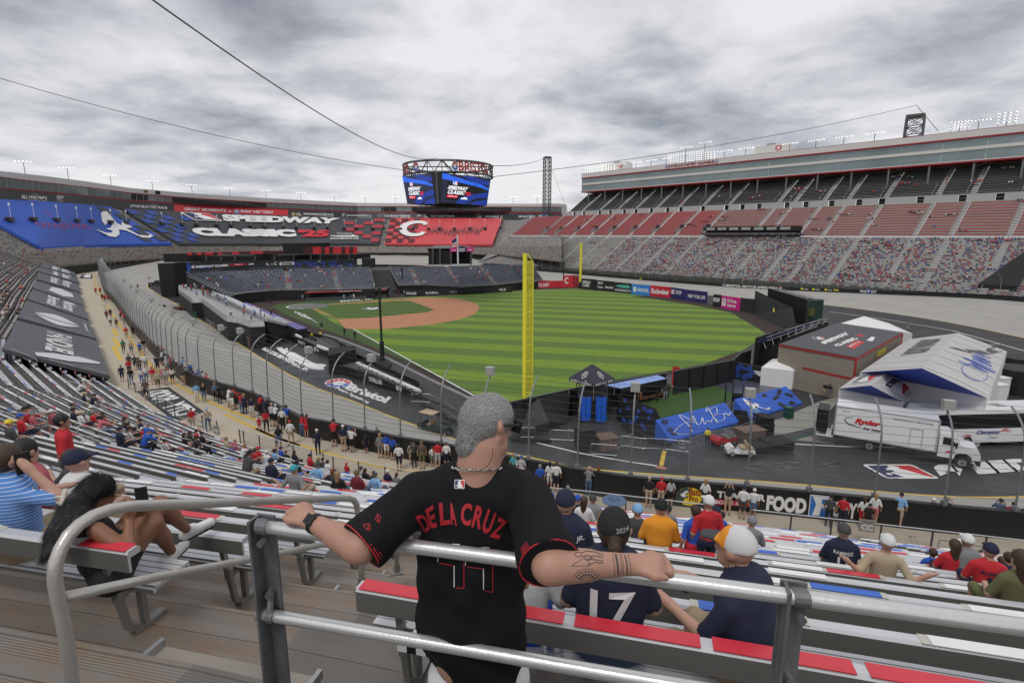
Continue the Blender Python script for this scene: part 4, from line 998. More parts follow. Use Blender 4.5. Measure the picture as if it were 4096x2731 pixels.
mb=MB();L2(bnB,rdB,0,mb);mb.build('banner_band',mat('banner_charcoal',(.028,.029,.031),.6,0,.3,.08),ts)
def curve_at(C_,px):
 x=px/1.7415
 if x<0:return C_[0]+(C_[0]-C_[2])*(-x/(cols[2]-cols[0]))
 for i in range(len(cols)-1):
  if cols[i]<=x<=cols[i+1]:t=(x-cols[i])/(cols[i+1]-cols[i]);return C_[i].lerp(C_[i+1],t)
 return C_[-1]
def bandmap(x0,x1,v0,v1,A=bnB,B=rdB,eps=.4):
 def mp(u,v):
  px=x0+(x1-x0)*u;w=curve_at(A,px).lerp(curve_at(B,px),v0+(v1-v0)*v);return w+Vector((0,-eps,0))
 return mp
mb=MB();LIFT[0]=.1
for r0,txt,sub_,x0,x1 in[(Ra,'DARRELL WALTRIP\'S','7 WINS IN A ROW',122,437),(Ra,'EARNHARDT/LABONTE','CLASH #1',608,957),(Ra,'BRUTON BUYS THE TRACK',None,1168,1543),(Rb,'EARNHARDT/LABONTE','CLASH #2',440,705),(Rb,'DALE EARNHARDT Jr.','SWEEP',832,1062),(Rb,'KYLE BUSCH WEEKEND','SWEEP',1175,1420),(Rb,'TONY HELMET THROW',None,1603,1828),(Rb,'COLOSSUS TV','DEBUTS',2110,2270),(Rc,'BATTLE AT BRISTOL',"COLLEGE FOOTBALL'S BIGGEST EVER",67,220)]:
 a_,b_=r0(x0,0)[0],r0(x1,0)[0];mb.text(txt,bandmap(a_,b_,.38,.66),0,.02)
 if sub_:mb.text(sub_,bandmap(a_+(b_-a_)*.45,b_,.12,.3),0,.01)
 mb.text('1985',bandmap(a_+(b_-a_)*.55,a_+(b_-a_)*.75,.72,.85),1,0)
P0,P1=Ra(1600,0)[0],Rb(290,0)[0]
gm=bandmap(P0,P1,0,1,eps=.25);[mb.quad(gm(i/16,.08),gm((i+1)/16,.08),gm((i+1)/16,.92),gm(i/16,.92),2)for i in range(16)]
mb.text('GREAT MOMENTS in',bandmap(Ra(1695,0)[0],Ra(2125,0)[0],.38,.7),0,.03);disc(mb,bandmap(Ra(2145,0)[0],Ra(2205,0)[0],.25,.8),0,3,2);mb.text('Bristol',bandmap(Ra(2210,0)[0],Ra(2312,0)[0],.42,.75),0,.03,.2);mb.text('HISTORY',bandmap(Ra(2330,0)[0],Rb(160,0)[0],.38,.7),0,.03)
mb.text('FOOD',bandmap(Rc(250,0)[0],Rc(288,0)[0],.4,.75),0,.03);mb.text('CITY',bandmap(Rc(312,0)[0],Rc(345,0)[0],.4,.75),0,.03);mb.poly([(0,0),(1,0),(1,1),(0,1)],bandmap(Rc(290,0)[0],Rc(312,0)[0],.2,.95),3)
for r0,xa,xb,c in[(Ra,0,110,4),(Ra,505,600,5),(Ra,1015,1160,4),(Rb,315,430,6),(Rb,765,855,5),(Rb,1110,1190,4),(Rb,1460,1600,7),(Rb,2005,2110,6)]:
 q0,q1=r0(xa,0)[0],r0(xb,0)[0];rr=random.Random(xa)
 for k in range(9):
  x_,y_=rr.uniform(.05,.75),rr.uniform(.05,.6);mb.poly(arc(x_+.12,y_+.15,rr.uniform(.08,.18),rr.uniform(.1,.28),0,360,9)[:-1],bandmap(q0,q1,0,1,eps=.25+.03*k),rr.choice([c,4,8]))
mb.build('banner_print',[M_white,M_grey,M_red,M_blue,mat('photo_grey',(.28,.28,.28)),mat('photo_brown',(.25,.12,.05)),mat('photo_yellow',(.4,.3,.1)),mat('photo_purple',(.15,.13,.2)),mat('photo_dark',(.08,.08,.08))],ts)
mb=MB()
mb.text('FOOD CITY',bandmap(Ra(-60,0)[0],Ra(138,0)[0],.1,.7,fasB,fasT,.3),0,.03);mb.poly(arc(.5,.5,.5,.4,0,360,12)[:-1],bandmap(Ra(1318,0)[0],Ra(1360,0)[0],.1,.9,fasB,fasT,.3),1);mb.poly([(0,0),(1,0),(1,1),(0,1)],bandmap(Ra(1427,0)[0],Ra(1475,0)[0],.1,.9,fasB,fasT,.3),2)
mb.build('fascia_sign',[M_trim,mat('brown_sign',(.2,.1,.02)),M_black],ts)
mb=mbw
for x in range(0,2250,26):a_,b_=curve_at(glB,x),curve_at(glT,x);mb.tube([a_,b_],.11,4,1)
for x0,x1,v0,v1 in[(Ra(1200,0)[0],Ra(1350,0)[0],0,1),(Ra(1575,0)[0],Rb(100,0)[0],0,1),(Rb(1150,0)[0],Rb(1290,0)[0],0,1),(Rb(1430,0)[0],Rb(2350,0)[0],0,1)]:mb.poly([(0,0),(.33,0),(.66,0),(1,0),(1,1),(.66,1),(.33,1),(0,1)],bandmap(x0,x1,.05,.95,glB,glT,-.35),2)
mb.build('window_band',[M_glass,mat('pale_glass_edge',(.3,.35,.35)),M_black],ts)
def rowloft(A,B,rows,mats,name,c0=0,c1=None):
 c1=c1 or len(cols);mb=MB()
 for i in range(c0,c1-1):
  ul=sum((A[j+1]-A[j]).length for j in range(i));L_=(A[i+1]-A[i]).length
  for r in range(rows):
   a0=A[i].lerp(B[i],r/rows);a1=A[i+1].lerp(B[i+1],r/rows);b0=A[i].lerp(B[i],(r+1)/rows);b1=A[i+1].lerp(B[i+1],(r+1)/rows)
   m0=Vector((a0.x*.55+b0.x*.45,a0.y*.55+b0.y*.45,a0.z));m1=Vector((a1.x*.55+b1.x*.45,a1.y*.55+b1.y*.45,a1.z));h=(b0.z-a0.z)*.55+.15
   mb.quad(a0,a1,m1,m0,0,uv=[(0,0)]*4);hh=Vector((0,0,h));uv=[(ul,r),(ul+L_,r),(ul+L_,r),(ul,r)]
   mb.quad(m0,m1,m1+hh,m0+hh,1,uv=uv);q0=m0+(b0-m0)*.3;q1=m1+(b1-m1)*.3;q0.z=m0.z+h;q1.z=m1.z+h;mb.quad(m0+hh,m1+hh,q1,q0,1,uv=uv)
   e0=Vector((b0.x,b0.y,a0.z));e1=Vector((b1.x,b1.y,a1.z));mb.quad(m0,m1,e1,e0,0,uv=[(0,0)]*4);mb.quad(e0,e1,b1,b0,0,uv=[(0,0)]*4)
 return mb.build(name,mats,ts)
M_tan=mat('weathered_stand_floor',(.21,.19,.155),.85,0,.2,.1);M_tseat=seatmat('weathered_seats',[(0,(.36,.34,.31)),(.5,(.28,.25,.22)),(.75,(.38,.37,.35)),(.85,(.34,.12,.1)),(.93,(.12,.14,.2))],(.15,.14,.12),.8,1,.9)
rowloft(lwB,tpB,9,[M_tan,M_tseat],'lower_seating');rowloft(tpB,bnB,30,[M_tan,M_mixg],'upper_seating')
mb=MB();sk=[Vector((v.x,v.y,v.z-5))for v in lwB];L2(sk,[v+Vector((0,5,-.8))for v in lwB],0,mb);L2([v-Vector((0,0,.8))for v in lwB],lwB,1,mb)
mb.build('stand_edge',[mat('under_stand_dark',(.03,.03,.028),.9),M_tan],ts)
def tsurf(px,v):return curve_at(tpB,px).lerp(curve_at(bnB,px),v)
def tcover(xbl,xbr,xtr,xtl,label,fn,mcol,vb=0.0,vt=.97,lift_=1.7):
 root=empty('seat_cover',tsurf((xbl+xbr)/2,0));tag(root,label,'seat cover')
 def mp0(u,v):return tsurf(xbl*(1-u)*(1-v)+xbr*u*(1-v)+xtr*u*v+xtl*(1-u)*v,vb+(vt-vb)*v)+Vector((0,-lift_,lift_*.9))
 mb=MB();n=26;m_=12
 for i in range(n):
  for j in range(m_):mb.quad(mp0(i/n,j/m_),mp0((i+1)/n,j/m_),mp0((i+1)/n,(j+1)/m_),mp0(i/n,(j+1)/m_))
 for i in range(n):a,b=mp0(i/n,0),mp0((i+1)/n,0);mb.quad(a-Vector((0,0,1.2)),b-Vector((0,0,1.2)),b,a)
 for u in(0,1):
  for j in range(m_):a,b=mp0(u,j/m_),mp0(u,(j+1)/m_);mb.quad(a,b,b-Vector((0,0,1.2)),a-Vector((0,0,1.2)))
 mb.build('sheet',mcol,root)
 mb=MB();mats=fn(mb,lambda u,v:mp0(u,v)+Vector((0,-.35,.3)),lambda u,v,k=1:mp0(u,v)+Vector((0,-.35-.3*k,.3+.25*k)));mb.build('print',mats,root)
def checkmat(name,c0,c1,ux,uy):
 return None
def checks(mb,mp,x0,x1,y0,y1,nx,ny,m,seed,fade=0):
 r=random.Random(seed)
 for i in range(nx):
  for j in range(ny):
   if(i+j)%2:continue
   f_=i/nx if fade>0 else 1-i/nx if fade<0 else 1
   if r.random()>f_*1.3:continue
   a_,b_=x0+(x1-x0)*i/nx,y0+(y1-y0)*j/ny;w_,h_=(x1-x0)/nx*1.05,(y1-y0)/ny
   mb.poly([(a_+w_*.08,b_),(a_+w_*.92,b_),(a_+w_,b_+h_*.15),(a_+w_,b_+h_*.85),(a_+w_*.92,b_+h_),(a_+w_*.08,b_+h_),(a_,b_+h_*.85),(a_,b_+h_*.15)],mp,m)
M_cblue=mat('royal_blue_cover',(.025,.085,.42),.6,0,.12,.05);M_cdark=mat('dark_cover',(.05,.052,.06),.6,0,.1,.05);M_cred=mat('red_cover',(.56,.06,.07),.6,0,.12,.05)
def f_blue(mb,mp,mp2):
 checks(mb,mp,.70,1.0,.05,.95,5,6,1,5,1)
 ub=lambda x,v:(x-(187-347*v))/(510+105*v-0*v);braveA(mb,lambda u,v:mp2(ub(398+230*u,.12+.74*v),.12+.74*v),0)
 P=sig(4,9,.10);mb.stroke([(.24+.36*x,.42+(y-.5)*.8)for x,y in P],.004,mp2,2);mb.stroke([(.42,.42),(.46,.74),(.52,.5),(.50,.45),(.62,.40)],.004,mp2,2)
 return[M_white,M_cdark,M_red]
tcover(Ra(430,0)[0],Ra(1600,0)[0],Ra(1045,0)[0],-160,'royal blue seat cover with a white script letter at the left of the far stand',f_blue,M_cblue)
M_cb2=mat('deep_blue_check',(.03,.07,.30),.6);M_cr2=mat('deep_red_check',(.36,.03,.045),.6)
X=lambda r0,x:r0(x,0)[0]
XL,XR=X(Ra,1665),X(Rb,1130);XTL,XTR=X(Ra,1150),X(Rb,1190)
def ufor(px,v):a=XL*(1-v)+XTL*v;b=XR*(1-v)+XTR*v;return(px-a)/(b-a)
def f_mid(mb,mp,mp2):
 checks(mb,mp,0,.22,.04,.96,6,7,1,2,-1);checks(mb,mp,.80,1.0,.04,.96,5,7,2,3,1)
 def tx(body,xa,xb,v0,v1,m,bold=.055,shear=.25):u0,u1=ufor(xa,(v0+v1)/2),ufor(xb,(v0+v1)/2);mb.text(body,lambda u,v:mp2(u0+(u1-u0)*u,v0+(v1-v0)*v),m,bold,shear)
 tx('SPEEDWAY',X(Ra,2050),X(Rb,780),.70,.93,0,.07);tx('CLASSIC',X(Ra,1800),X(Rb,385),.20,.46,0,.09,.1);tx("'25",X(Rb,405),X(Rb,690),.20,.46,3,.06,.2)
 u0,u1=ufor(X(Ra,1775),.8),ufor(X(Ra,2035),.8);LIFT[0]=.25;mlb(mb,lambda u,v:mp2(u0+(u1-u0)*u-.02*v,.70+.24*v),0,4,3)
 tx('Presented by',X(Rb,752),X(Rb,893),.29,.35,0,.01,0);tx('BUILDSUBMARINES.COM',X(Rb,690),X(Rb,952),.11,.17,0,.02,0)
 a,b=ufor(X(Rb,690),.22),ufor(X(Rb,952),.22);sb=[(0,.5),(.05,.9),(.1,.6),(.3,.75),(.75,.8),(.78,1.1),(.84,1.1),(.86,.8),(1,.6),(1,.2),(.3,.1),(.1,.3)];mb.poly([(a+(b-a)*x,.19+.08*y)for x,y in sb],mp2,0)
 return[M_white,M_cb2,M_cr2,M_red,M_navy]
tcover(XL,XR,XTR,XTL,'dark seat cover with big white SPEEDWAY CLASSIC lettering',f_mid,M_cdark)
def f_red(mb,mp,mp2):
 checks(mb,mp,0,.32,.04,.96,6,7,1,8,-1);redsC(mb,lambda u,v:mp2(.06+.34*u,.24+.62*v),0)
 P=sig(9,12,.14);mb.stroke([(.40+.46*x,.45+(y-.5))for x,y in P],.006,mp2,2);mb.stroke([(.36,.30),(.42,.60),(.50,.78),(.47,.6),(.40,.35),(.55,.4),(.75,.62),(.9,.68),(.86,.5),(.80,.36)],.006,mp2,2)
 return[M_white,mat('black_check',(.09,.015,.02),.6),M_dgrey]
tcover(X(Rb,1190),X(Rb,2180),X(Rb,2265),X(Rb,1245),'red seat cover with a white letter C and black signature',f_red,M_cred)
r_=random.Random(2);i=0
for r0,xs_ in((Ra,(160,370,580,755,885,1060,1200,1520,1700,1835,2015,2145,2320)),(Rb,(95,265,385,545,663,818,930,1080,1188,1335,1450,1592,1695,1830,1970,2110,2248))):
 for x in xs_:
  p=tsurf(r0(x,0)[0],.52 if r0 is Ra else .50);mb=MB();mb.box(p+Vector((0,-2.6,2.4)),(1.9,2.4,1.3),.3,0);mb.box(p+Vector((.2,-3.9,2.4)),(1.3,.3,.9),.3,1);mb.tube([p+Vector((0,-2,3)),p+Vector((0,-2,7.6))],.07,4,2);mb.box(p+Vector((0,-2,7.6)),(.5,.3,1.0),0,2)
  o=mb.build('stair_mouth',[M_dgrey,M_black,M_white],ts)
i=0
for r0,X_,Y_ in[(Ra,210,190),(Ra,612,250),(Ra,1008,295),(Ra,1388,338),(Ra,1755,372),(Ra,2107,398),(Rb,85,420),(Rb,407,440),(Rb,710,452),(Rb,1003,464),(Rb,1281,470),(Rc,15,712),(Rc,235,692),(Rc,340,690)]:
 p=curve_at(fasT,r0(X_,0)[0])+Vector((0,1,0));light_bank(p,Vector((1,.3,0)).normalized(),5.0,1,'small roof floodlight bar on the far turn stand, %s from the left'%ORD[i],4.5,5,grp='turn stand floodlights');i+=1
mb=MB();A=[FG(180,240,4),FG(204,240,18.2),FG(222,240,29.3)];B=[curve_at(lwB,2000)+Vector((0,0,0)),curve_at(tpB,2000).lerp(curve_at(bnB,2000),.45),curve_at(bnB,2080)]
for(a0,a1),(b0,b1),rows in(((A[0],A[1]),(B[0],B[1]),26),((A[1],A[2]),(B[1],B[2]),20)):
 n=10
 for i in range(n):
  for r in range(rows):
   f_=lambda t,w:(a0.lerp(a1,w)).lerp(b0.lerp(b1,w),t)
   p0,p1=f_(i/n,r/rows),f_((i+1)/n,r/rows);q0,q1=f_(i/n,(r+1)/rows),f_((i+1)/n,(r+1)/rows);dz=Vector((0,0,(q0.z-p0.z)))
   mb.quad(p0,p1,q1-dz,q0-dz,0,uv=[(0,0)]*4);mb.quad(q0-dz,q1-dz,q1,q0,1,uv=[(i*5,r),(i*5+5,r),(i*5+5,r),(i*5,r)])
mb.build('corner_seating',[M_step,M_mixg],ts)
# ---------------- the hanging video screen
M_cs=mat('screen_frame',(.02,.02,.022),.5); 
def scr(name,A,B,C,E_,fn):
 mp=bil(A,B,C,E_,.15);mb=MB();n_=(Vector(B)-Vector(A)).cross(Vector(E_)-Vector(A)).normalized()
 return mp,n_
def Dq(p,Y):return D(p,Y)
Ys=160
lb,lt=Dq(Rb(1390,497),152),Dq(Rb(1345,245),152);ml,mt_=Dq(Rb(1655,500),138),Dq(Rb(1615,208),138)
m2b,m2t=Dq(Rb(1692,483),138),Dq(Rb(1705,210),138);rb,rt=Dq(Rb(2120,515),150),Dq(Rb(2158,262),150)
cs=empty('video_screen',(lb.x*.5+rb.x*.5,150,lb.z));tag(cs,'hanging four-sided video screen under a steel ring, SPEEDWAY CLASSIC on its faces','video screen')
def emis(name,c,e):return mat(name,c,.4,0,.03,emit=e)
S0,S1,S2,S3,S4=emis('screen_navy',(.012,.015,.035),.9),emis('screen_blue',(.02,.10,.60),.9),emis('screen_midblue',(.01,.03,.22),.9),emis('screen_white',(.8,.8,.85),.8),emis('screen_red',(.7,.02,.05),.8)
for(A,B,C,E_,sc_)in((lb,ml,mt_,lt,0),(m2b,rb,rt,m2t,1)):
 mp=bil(A,B,C,E_,.0);n_=(Vector(B)-Vector(A)).cross(Vector(E_)-Vector(A)).normalized()
 if n_.y>0:n_=-n_
 f_=lambda k:(lambda u,v:mp(u,v)+n_*(.05*k))
 mb=MB();mb.quad(A,B,C,E_,0);mb.quad(A-n_*2,B-n_*2,C-n_*2,E_-n_*2,0)
 for a,b in((A,B),(B,C),(C,E_),(E_,A)):mb.quad(a,b,b-n_*2,a-n_*2,0)
 mb.build('housing',M_cs,cs);mb=MB()
 mb.poly([(.01,.01),(.99,.01),(.99,.99),(.01,.99)],f_(1),0)
 mb.poly([(.01,.99),(.01,.80)]+[(t,.80-.22*t**1.2)for t in(.2,.4,.6,.8)]+[(.99,.56),(.99,.62)]+[(t,.99-.30*t)for t in(.8,.6,.4,.2)]+[(.1,.99)],f_(2),1)
 mb.poly([(.35,.99),(.7,.78),(.99,.72),(.99,.86),(.8,.92),(.62,.99)],f_(2),2);mb.poly([(.3,.01),(.38,.2),(.6,.36),(.99,.48),(.99,.30),(.7,.22),(.52,.01)],f_(2),2);mb.poly([(.62,.01),(.72,.14),(.99,.22),(.99,.01)],f_(2),2)
 x0,x1=(.12,.52)if sc_ else(.15,.58)
 mb.text('SPEEDWAY',lambda u,v:f_(4)(x0+(x1-x0)*u+.02*v,.47+.13*v),3,.04,.2);mb.text('CLASSIC',lambda u,v:f_(4)(x0+(x1-x0)*.88*u+.02*v,.32+.13*v),3,.04,.2);mb.text("'25",lambda u,v:f_(4)(x0+(x1-x0)*(.92+.28*u),.31+.12*v),4,.03,.2)
 mb.poly([(x0,.20),(x0+.2,.20),(x0+.22,.28),(x0,.28)],f_(3),4);mb.text('BRISTOL, TN',lambda u,v:f_(5)(x0+.02+.17*u,.22+.04*v),3,.01)
 mb.poly([(x0+.27,.17),(x0+.42,.17),(x0+.42,.22),(x0+.37,.25),(x0+.3,.22)],f_(3),3);LIFT[0]=.1;mlb(mb,lambda u,v:f_(4)(x0+.10+.09*u,.65+.10*v),3,1,4)
 mb.build('display',[S0,S1,S2,S3,S4],cs)
mb=MB();mb.quad(ml,m2b,m2t,mt_);c1,c2=lb+Vector((9,18,0)),rb+Vector((-9,18,0));c1t,c2t=lt+Vector((9,18,0)),rt+Vector((-9,18,0))
mb.quad(c1,c2,c2t,c1t);mb.quad(lb,c1,c1t,lt);mb.quad(rb,rt,c2t,c2);mb.quad(lt,mt_,m2t,c1t);mb.quad(m2t,rt,c2t,c1t)
for t in np.linspace(0,1,9):a=ml.lerp(mt_,t)+Vector((.5,-.1,0));b=m2b.lerp(m2t,t)+Vector((-.5,-.1,0));mb.tube([a,b],.08,4,1)
mb.tube([(ml+m2b)/2+Vector((0,-.4,0)),(mt_+m2t)/2+Vector((0,-.4,0))],.3,6,1);mb.build('core',[M_cs,M_steel],cs)
ringc=Vector(((lt.x+rt.x)/2,156,Dq(Rb(1740,180),150).z));ra,rbb=(rt.x-lt.x)/2*1.02,14
zt_,zl_=ringc.z+1.4,ringc.z-1.4
def rg(a,z):return Vector((ringc.x+ra*math.cos(a),ringc.y+rbb*math.sin(a),z))
mb=MB();NR_=40
for z in(zt_,zl_):mb.tube([rg(2*math.pi*i/NR_,z)for i in range(NR_)],.28,5,closed=True)
for i in range(NR_):a0,a1=2*math.pi*i/NR_,2*math.pi*(i+1)/NR_;mb.tube([rg(a0,zl_),rg(a1,zt_)if i%2 else rg(a0,zt_)],.14,4);mb.tube([rg(a0,zt_)if i%2==0 else rg(a1,zt_),rg(a1,zl_)],.1,4)
for i in range(0,NR_,4):mb.tube([rg(2*math.pi*i/NR_,zl_),Vector((ringc.x*.6+.4*rg(2*math.pi*i/NR_,0).x,153,lt.z+.2))],.12,4)
mb.tube([rg(math.pi*.5,zt_),rg(-math.pi*.5,zt_)],.2,4);mb.tube([rg(0,zt_),rg(math.pi,zt_)],.2,4)
mb.build('ring_truss',M_steel,cs)
mb=MB();LIFT[0]=.1
def ringtext(body,a0,a1):
 mb.text(body,lambda u,v:rg(a0+(a1-a0)*u,zl_+.2+2.4*v)+Vector((0,-.5,0)),0,.03)
ringtext('BRISTOL',math.radians(-70),math.radians(-22));ringtext('BRISTOL',math.radians(-172),math.radians(-138))
disc(mb,lambda u,v:rg(math.radians(-78+7*u),zl_+.2+2.4*v)+Vector((0,-.5,0)),1,2,0);disc(mb,lambda u,v:rg(math.radians(-128+8*u),zl_+.2+2.4*v)+Vector((0,-.5,0)),1,2,0)
mb.build('ring_lettering',[mat('ring_red',(.45,.03,.03),.4),M_white,M_blue],cs)
mb=MB();g0,g1=Dq(Rb(1510,525),148),Dq(Rb(2000,525),148)
for dz in(0,1.1):
 for dy in(0,5):mb.tube([g0+Vector((0,dy,dz)),g1+Vector((0,dy,dz))],.16,4)
for i in range(18):a=g0.lerp(g1,i/18);b=g0.lerp(g1,(i+1)/18);mb.tube([a+Vector((0,0,1.1*(i%2))),b+Vector((0,0,1.1*((i+1)%2)))],.1,4)
mb.build('lower_truss',M_steel,cs)
def cable(pts,r,label,swag=0):
 mb=MB();mb.tube(pts,r,5);o=mb.build('support_cable',M_cable);tag(o,label,'cable');return o
def sag(a,b,s,n=24):return[a.lerp(b,i/n)-Vector((0,0,s*4*(i/n)*(1-i/n)))for i in range(n+1)]
c1_=rg(math.radians(-95),zt_+.5)
n1=D(R2(520,0),40);n1b=n1+(n1-c1_)*.35
cable(sag(c1_,n1b,4.5),.055,'thick twisted cable running from the video screen up over the left of the photo')
e1=D(R2(0,156),120);a1=rg(math.radians(-175),zt_-1);cable(sag(a1,e1+(e1-a1)*.3,3),.07,'long cable running from the video screen to the left edge')
cable(sag(rg(math.radians(-10),zt_),t1t+Vector((0,0,0)),1.5),.10,'short cable from the video screen to the slim lattice mast')
cable(sag(rg(math.radians(-5),zl_),t2t+Vector((0,0,.5)),2),.08,'long cable from the video screen to the sturdy tower at the right')
cable(sag(t1t,t1t+Vector((22,40,-42)),0),.08,'guy cable slanting down right of the slim mast');cable(sag(t2t,D(Rd(1565,403),215),0),.1,'guy cable slanting down right of the sturdy tower')
# ---------------- the ball field
gp=lambda r0,*xy:[G(r0(*p))for p in xy]
def sheet(P,z,name,m,label,cat,uvf=None):
 mb=MB();mb.flat([(p.x,p.y,z)for p in P]);o=mb.build(name,m);tag(o,label,cat,kind='structure')
 if len(o.data.polygons)and o.data.polygons[0].normal.z<0:o.data.flip_normals()
 return o
def grassmat(name,c1,c2,nx,ny,wid,ph):
 m=mat(name,c1,.9,0,.1,.3,.3,60);N,L,b=nodes(m);tc=N.new('ShaderNodeTexCoord');sp=N.new('ShaderNodeSeparateXYZ');L.new(tc.outputs['Object'],sp.inputs[0])
 def mth(op,a,b_=None):
  k=N.new('ShaderNodeMath');k.operation=op
  for i,x in enumerate((a,b_)):
   if x is None:continue
   if isinstance(x,(int,float)):k.inputs[i].default_value=x
   else:L.new(x,k.inputs[i])
  return k.outputs[0]
 n=N.new('ShaderNodeTexNoise');n.inputs['Scale'].default_value=.8;n.inputs['Detail'].default_value=8;n.inputs['Roughness'].default_value=.7;L.new(tc.outputs['Object'],n.inputs['Vector'])
 p=mth('ADD',mth('MULTIPLY',sp.outputs[0],nx),mth('MULTIPLY',sp.outputs[1],ny));p=mth('ADD',p,mth('MULTIPLY',n.outputs[0],.5))
 f_=mth('PINGPONG',mth('DIVIDE',mth('SUBTRACT',p,ph+.25),wid),1.0);r=N.new('ShaderNodeMapRange');r.inputs[1].default_value=.44;r.inputs[2].default_value=.56
 f2=mth('FRACT',mth('DIVIDE',mth('SUBTRACT',p,ph+.25),wid*2));tri=mth('SUBTRACT',.5,mth('ABSOLUTE',mth('SUBTRACT',f2,.5)))
 q_=mth('SUBTRACT',mth('ABSOLUTE',mth('SUBTRACT',f2,.5)),.25);r.inputs[1].default_value=-.02;r.inputs[2].default_value=.02;L.new(q_,r.inputs[0])
 mx=N.new('ShaderNodeMixRGB');L.new(r.outputs[0],mx.inputs[0]);mx.inputs[1].default_value=c1+(1,);mx.inputs[2].default_value=c2+(1,)
 m2=N.new('ShaderNodeMixRGB');m2.blend_type='MULTIPLY';m2.inputs[0].default_value=1;L.new(mx.outputs[0],m2.inputs[1]);rr=N.new('ShaderNodeMapRange');rr.inputs[1].default_value=.3;rr.inputs[2].default_value=.7;rr.inputs[3].default_value=.82;rr.inputs[4].default_value=1.12
 L.new(n.outputs[0],rr.inputs[0]);L.new(rr.outputs[0],m2.inputs[2]);L.new(m2.outputs[0],b.inputs['Base Color']);return m
M_grass=grassmat('striped_grass',(.155,.245,.018),(.088,.165,.02),.2465,.969,4.8,66.2-4.8*.5)
M_grass2=mat('foul_grass',(.045,.085,.018),.9,0,.2,.5,.3,60);M_dirtw=mat('warning_track',(.040,.026,.020),.95,0,.2,.4,.3,40);M_clay=mat('infield_clay',(.44,.20,.105),.95,0,.10,.4,.2,40)
M_fg=grassmat('infield_grass',(.088,.150,.014),(.05,.10,.018),.2465,.969,2.4,66.2)
home,h3,h2,h1=G((1229,1225)),G((1344,1275)),G((1720,1242)),G((1594,1203))
TR=gp(Rf,(60,250),(440,200),(700,195),(1000,205),(1450,200),(1700,185),(2352,160))+gp(Rc,(280,1478),(620,1500),(1300,1580))+gp(Rg,(1440,178),(1800,208),(2130,255),(2352,330))+gp(Rt,(230,560),(400,592),(560,680),(880,850),(700,930),(250,1200),(110,1345))+gp(Rg,(1840,905),(1755,925))+[G(Rg(1160,1050),0),G(Rg(450,1250)),G(Rg(330,1280))]+gp(Rf,(2352,1180),(1900,1040),(1650,900),(1240,660),(900,560),(640,445),(400,330))
sheet(TR,.006,'warning_track',M_dirtw,'dark brown warning track round the field','dirt')
GR=gp(Rf,(430,290),(480,270),(760,240),(1000,232),(1450,215),(1700,203),(2352,172))+gp(Rc,(180,1512),(600,1505),(760,1520),(1250,1566))+gp(Rg,(1440,195),(1800,245),(2050,285),(2352,345))+gp(Rt,(110,598),(260,690),(400,770),(560,865),(640,915),(480,1060),(250,1195),(60,1250))+gp(Rg,(2100,820),(1800,875),(1300,960),(800,1060),(430,1140),(300,1165))+gp(Rf,(2352,1120),(2100,1000),(1600,760),(1180,590),(900,500),(600,385))
sheet(GR,.012,'outfield_grass',M_grass,'mown striped grass of the ball field','grass')
FG1=gp(Rf,(430,290),(480,270),(760,240),(1000,232),(1440,216),(1440,224),(950,266),(800,310),(1050,470),(1180,498),(2300,1112),(2100,1000),(1600,760),(1180,590),(900,500),(600,385))
sheet(FG1,.018,'foul_territory_grass',M_grass2,'plain darker grass beside the foul lines','grass')
CL=gp(Rf,(790,308),(1030,405),(1105,490),(1180,498),(1500,495),(1900,455),(2150,410),(2280,365),(2335,315),(2330,275),(2240,240),(2120,217),(1950,207),(1800,208),(1590,225),(950,268),(940,274),(1600,236),(1700,237),(1925,318),(1885,328),(1880,340),(1300,395),(1035,404),(850,318))
sheet(CL,.024,'infield_dirt',M_clay,'reddish clay of the base paths and infield','dirt')
sheet(gp(Rf,(862,305),(950,276),(1595,237),(1700,238),(1925,318),(1882,332),(1880,340),(1300,395),(1035,404)),.030,'infield_grass',M_fg,'striped grass inside the base paths','grass')
def circ(c,r,n=32):return[Vector((c.x+r*math.cos(2*math.pi*i/n),c.y+r*math.sin(2*math.pi*i/n),0))for i in range(n)]
def ell(r0,x,y,rx,ry,n=32):return[G(r0(x+rx*math.cos(2*math.pi*i/n),y+ry*math.sin(2*math.pi*i/n)))for i in range(n)]
hc=G(Rf(755,287));hr=(G(Rf(950,285))-G(Rf(560,290))).length/2
sheet(circ(hc,hr),.034,'home_plate_circle',mat('clay_cover',(.15,.15,.145),.8),'grey covered circle round home plate','dirt')
mc=G(Rf(1345,308));sheet(circ(mc,(G(Rf(1440,308))-G(Rf(1255,308))).length/2),.040,'mound',mat('clay_cover',(0,0,0)),'grey covered pitching mound','mound')
def decal(name,m,label,fn,cat='painted marking'):
 mb=MB();fn(mb);o=mb.build(name,m);tag(o,label,cat,kind='structure');return o
def foul(mb):
 ribbon(mb,[G(Rf(1180,497),.03),G(Rf(2310,1118),.03)],.22);ribbon(mb,[G(Rf(1440,218),.03),G(Rc(600,1502),.03)],.22);ribbon(mb,[G(Rf(790,403),.03),G(Rf(848,438),.03)],.15)
 ribbon(mb,[Vector((p.x,p.y,.045))for p in circ(hc,hr-.5)][8:26],.35)
 mp=lambda u,v:G(Rf(1290+120*u,318-22*v),.05);mb.poly([(0,.3),(.3,.9),(.5,.5),(.9,1),(1,.6),(.6,.1),(.3,.2)],mp)
 for i in range(3):mb.text(('MLB','SPEEDWAY','CLASSIC')[i],lambda u,v:G(Rf(640+110*u+25*i,345+16*i+14*u+20*u-14*v),.03),0,.05)
 mb.text('BRISTOL, TN',lambda u,v:G(Rf(1060+290*u,250-20*u-16*v),.03),0,.03)
decal('field_markings',M_white,'white foul lines and lettering on the grass',foul)
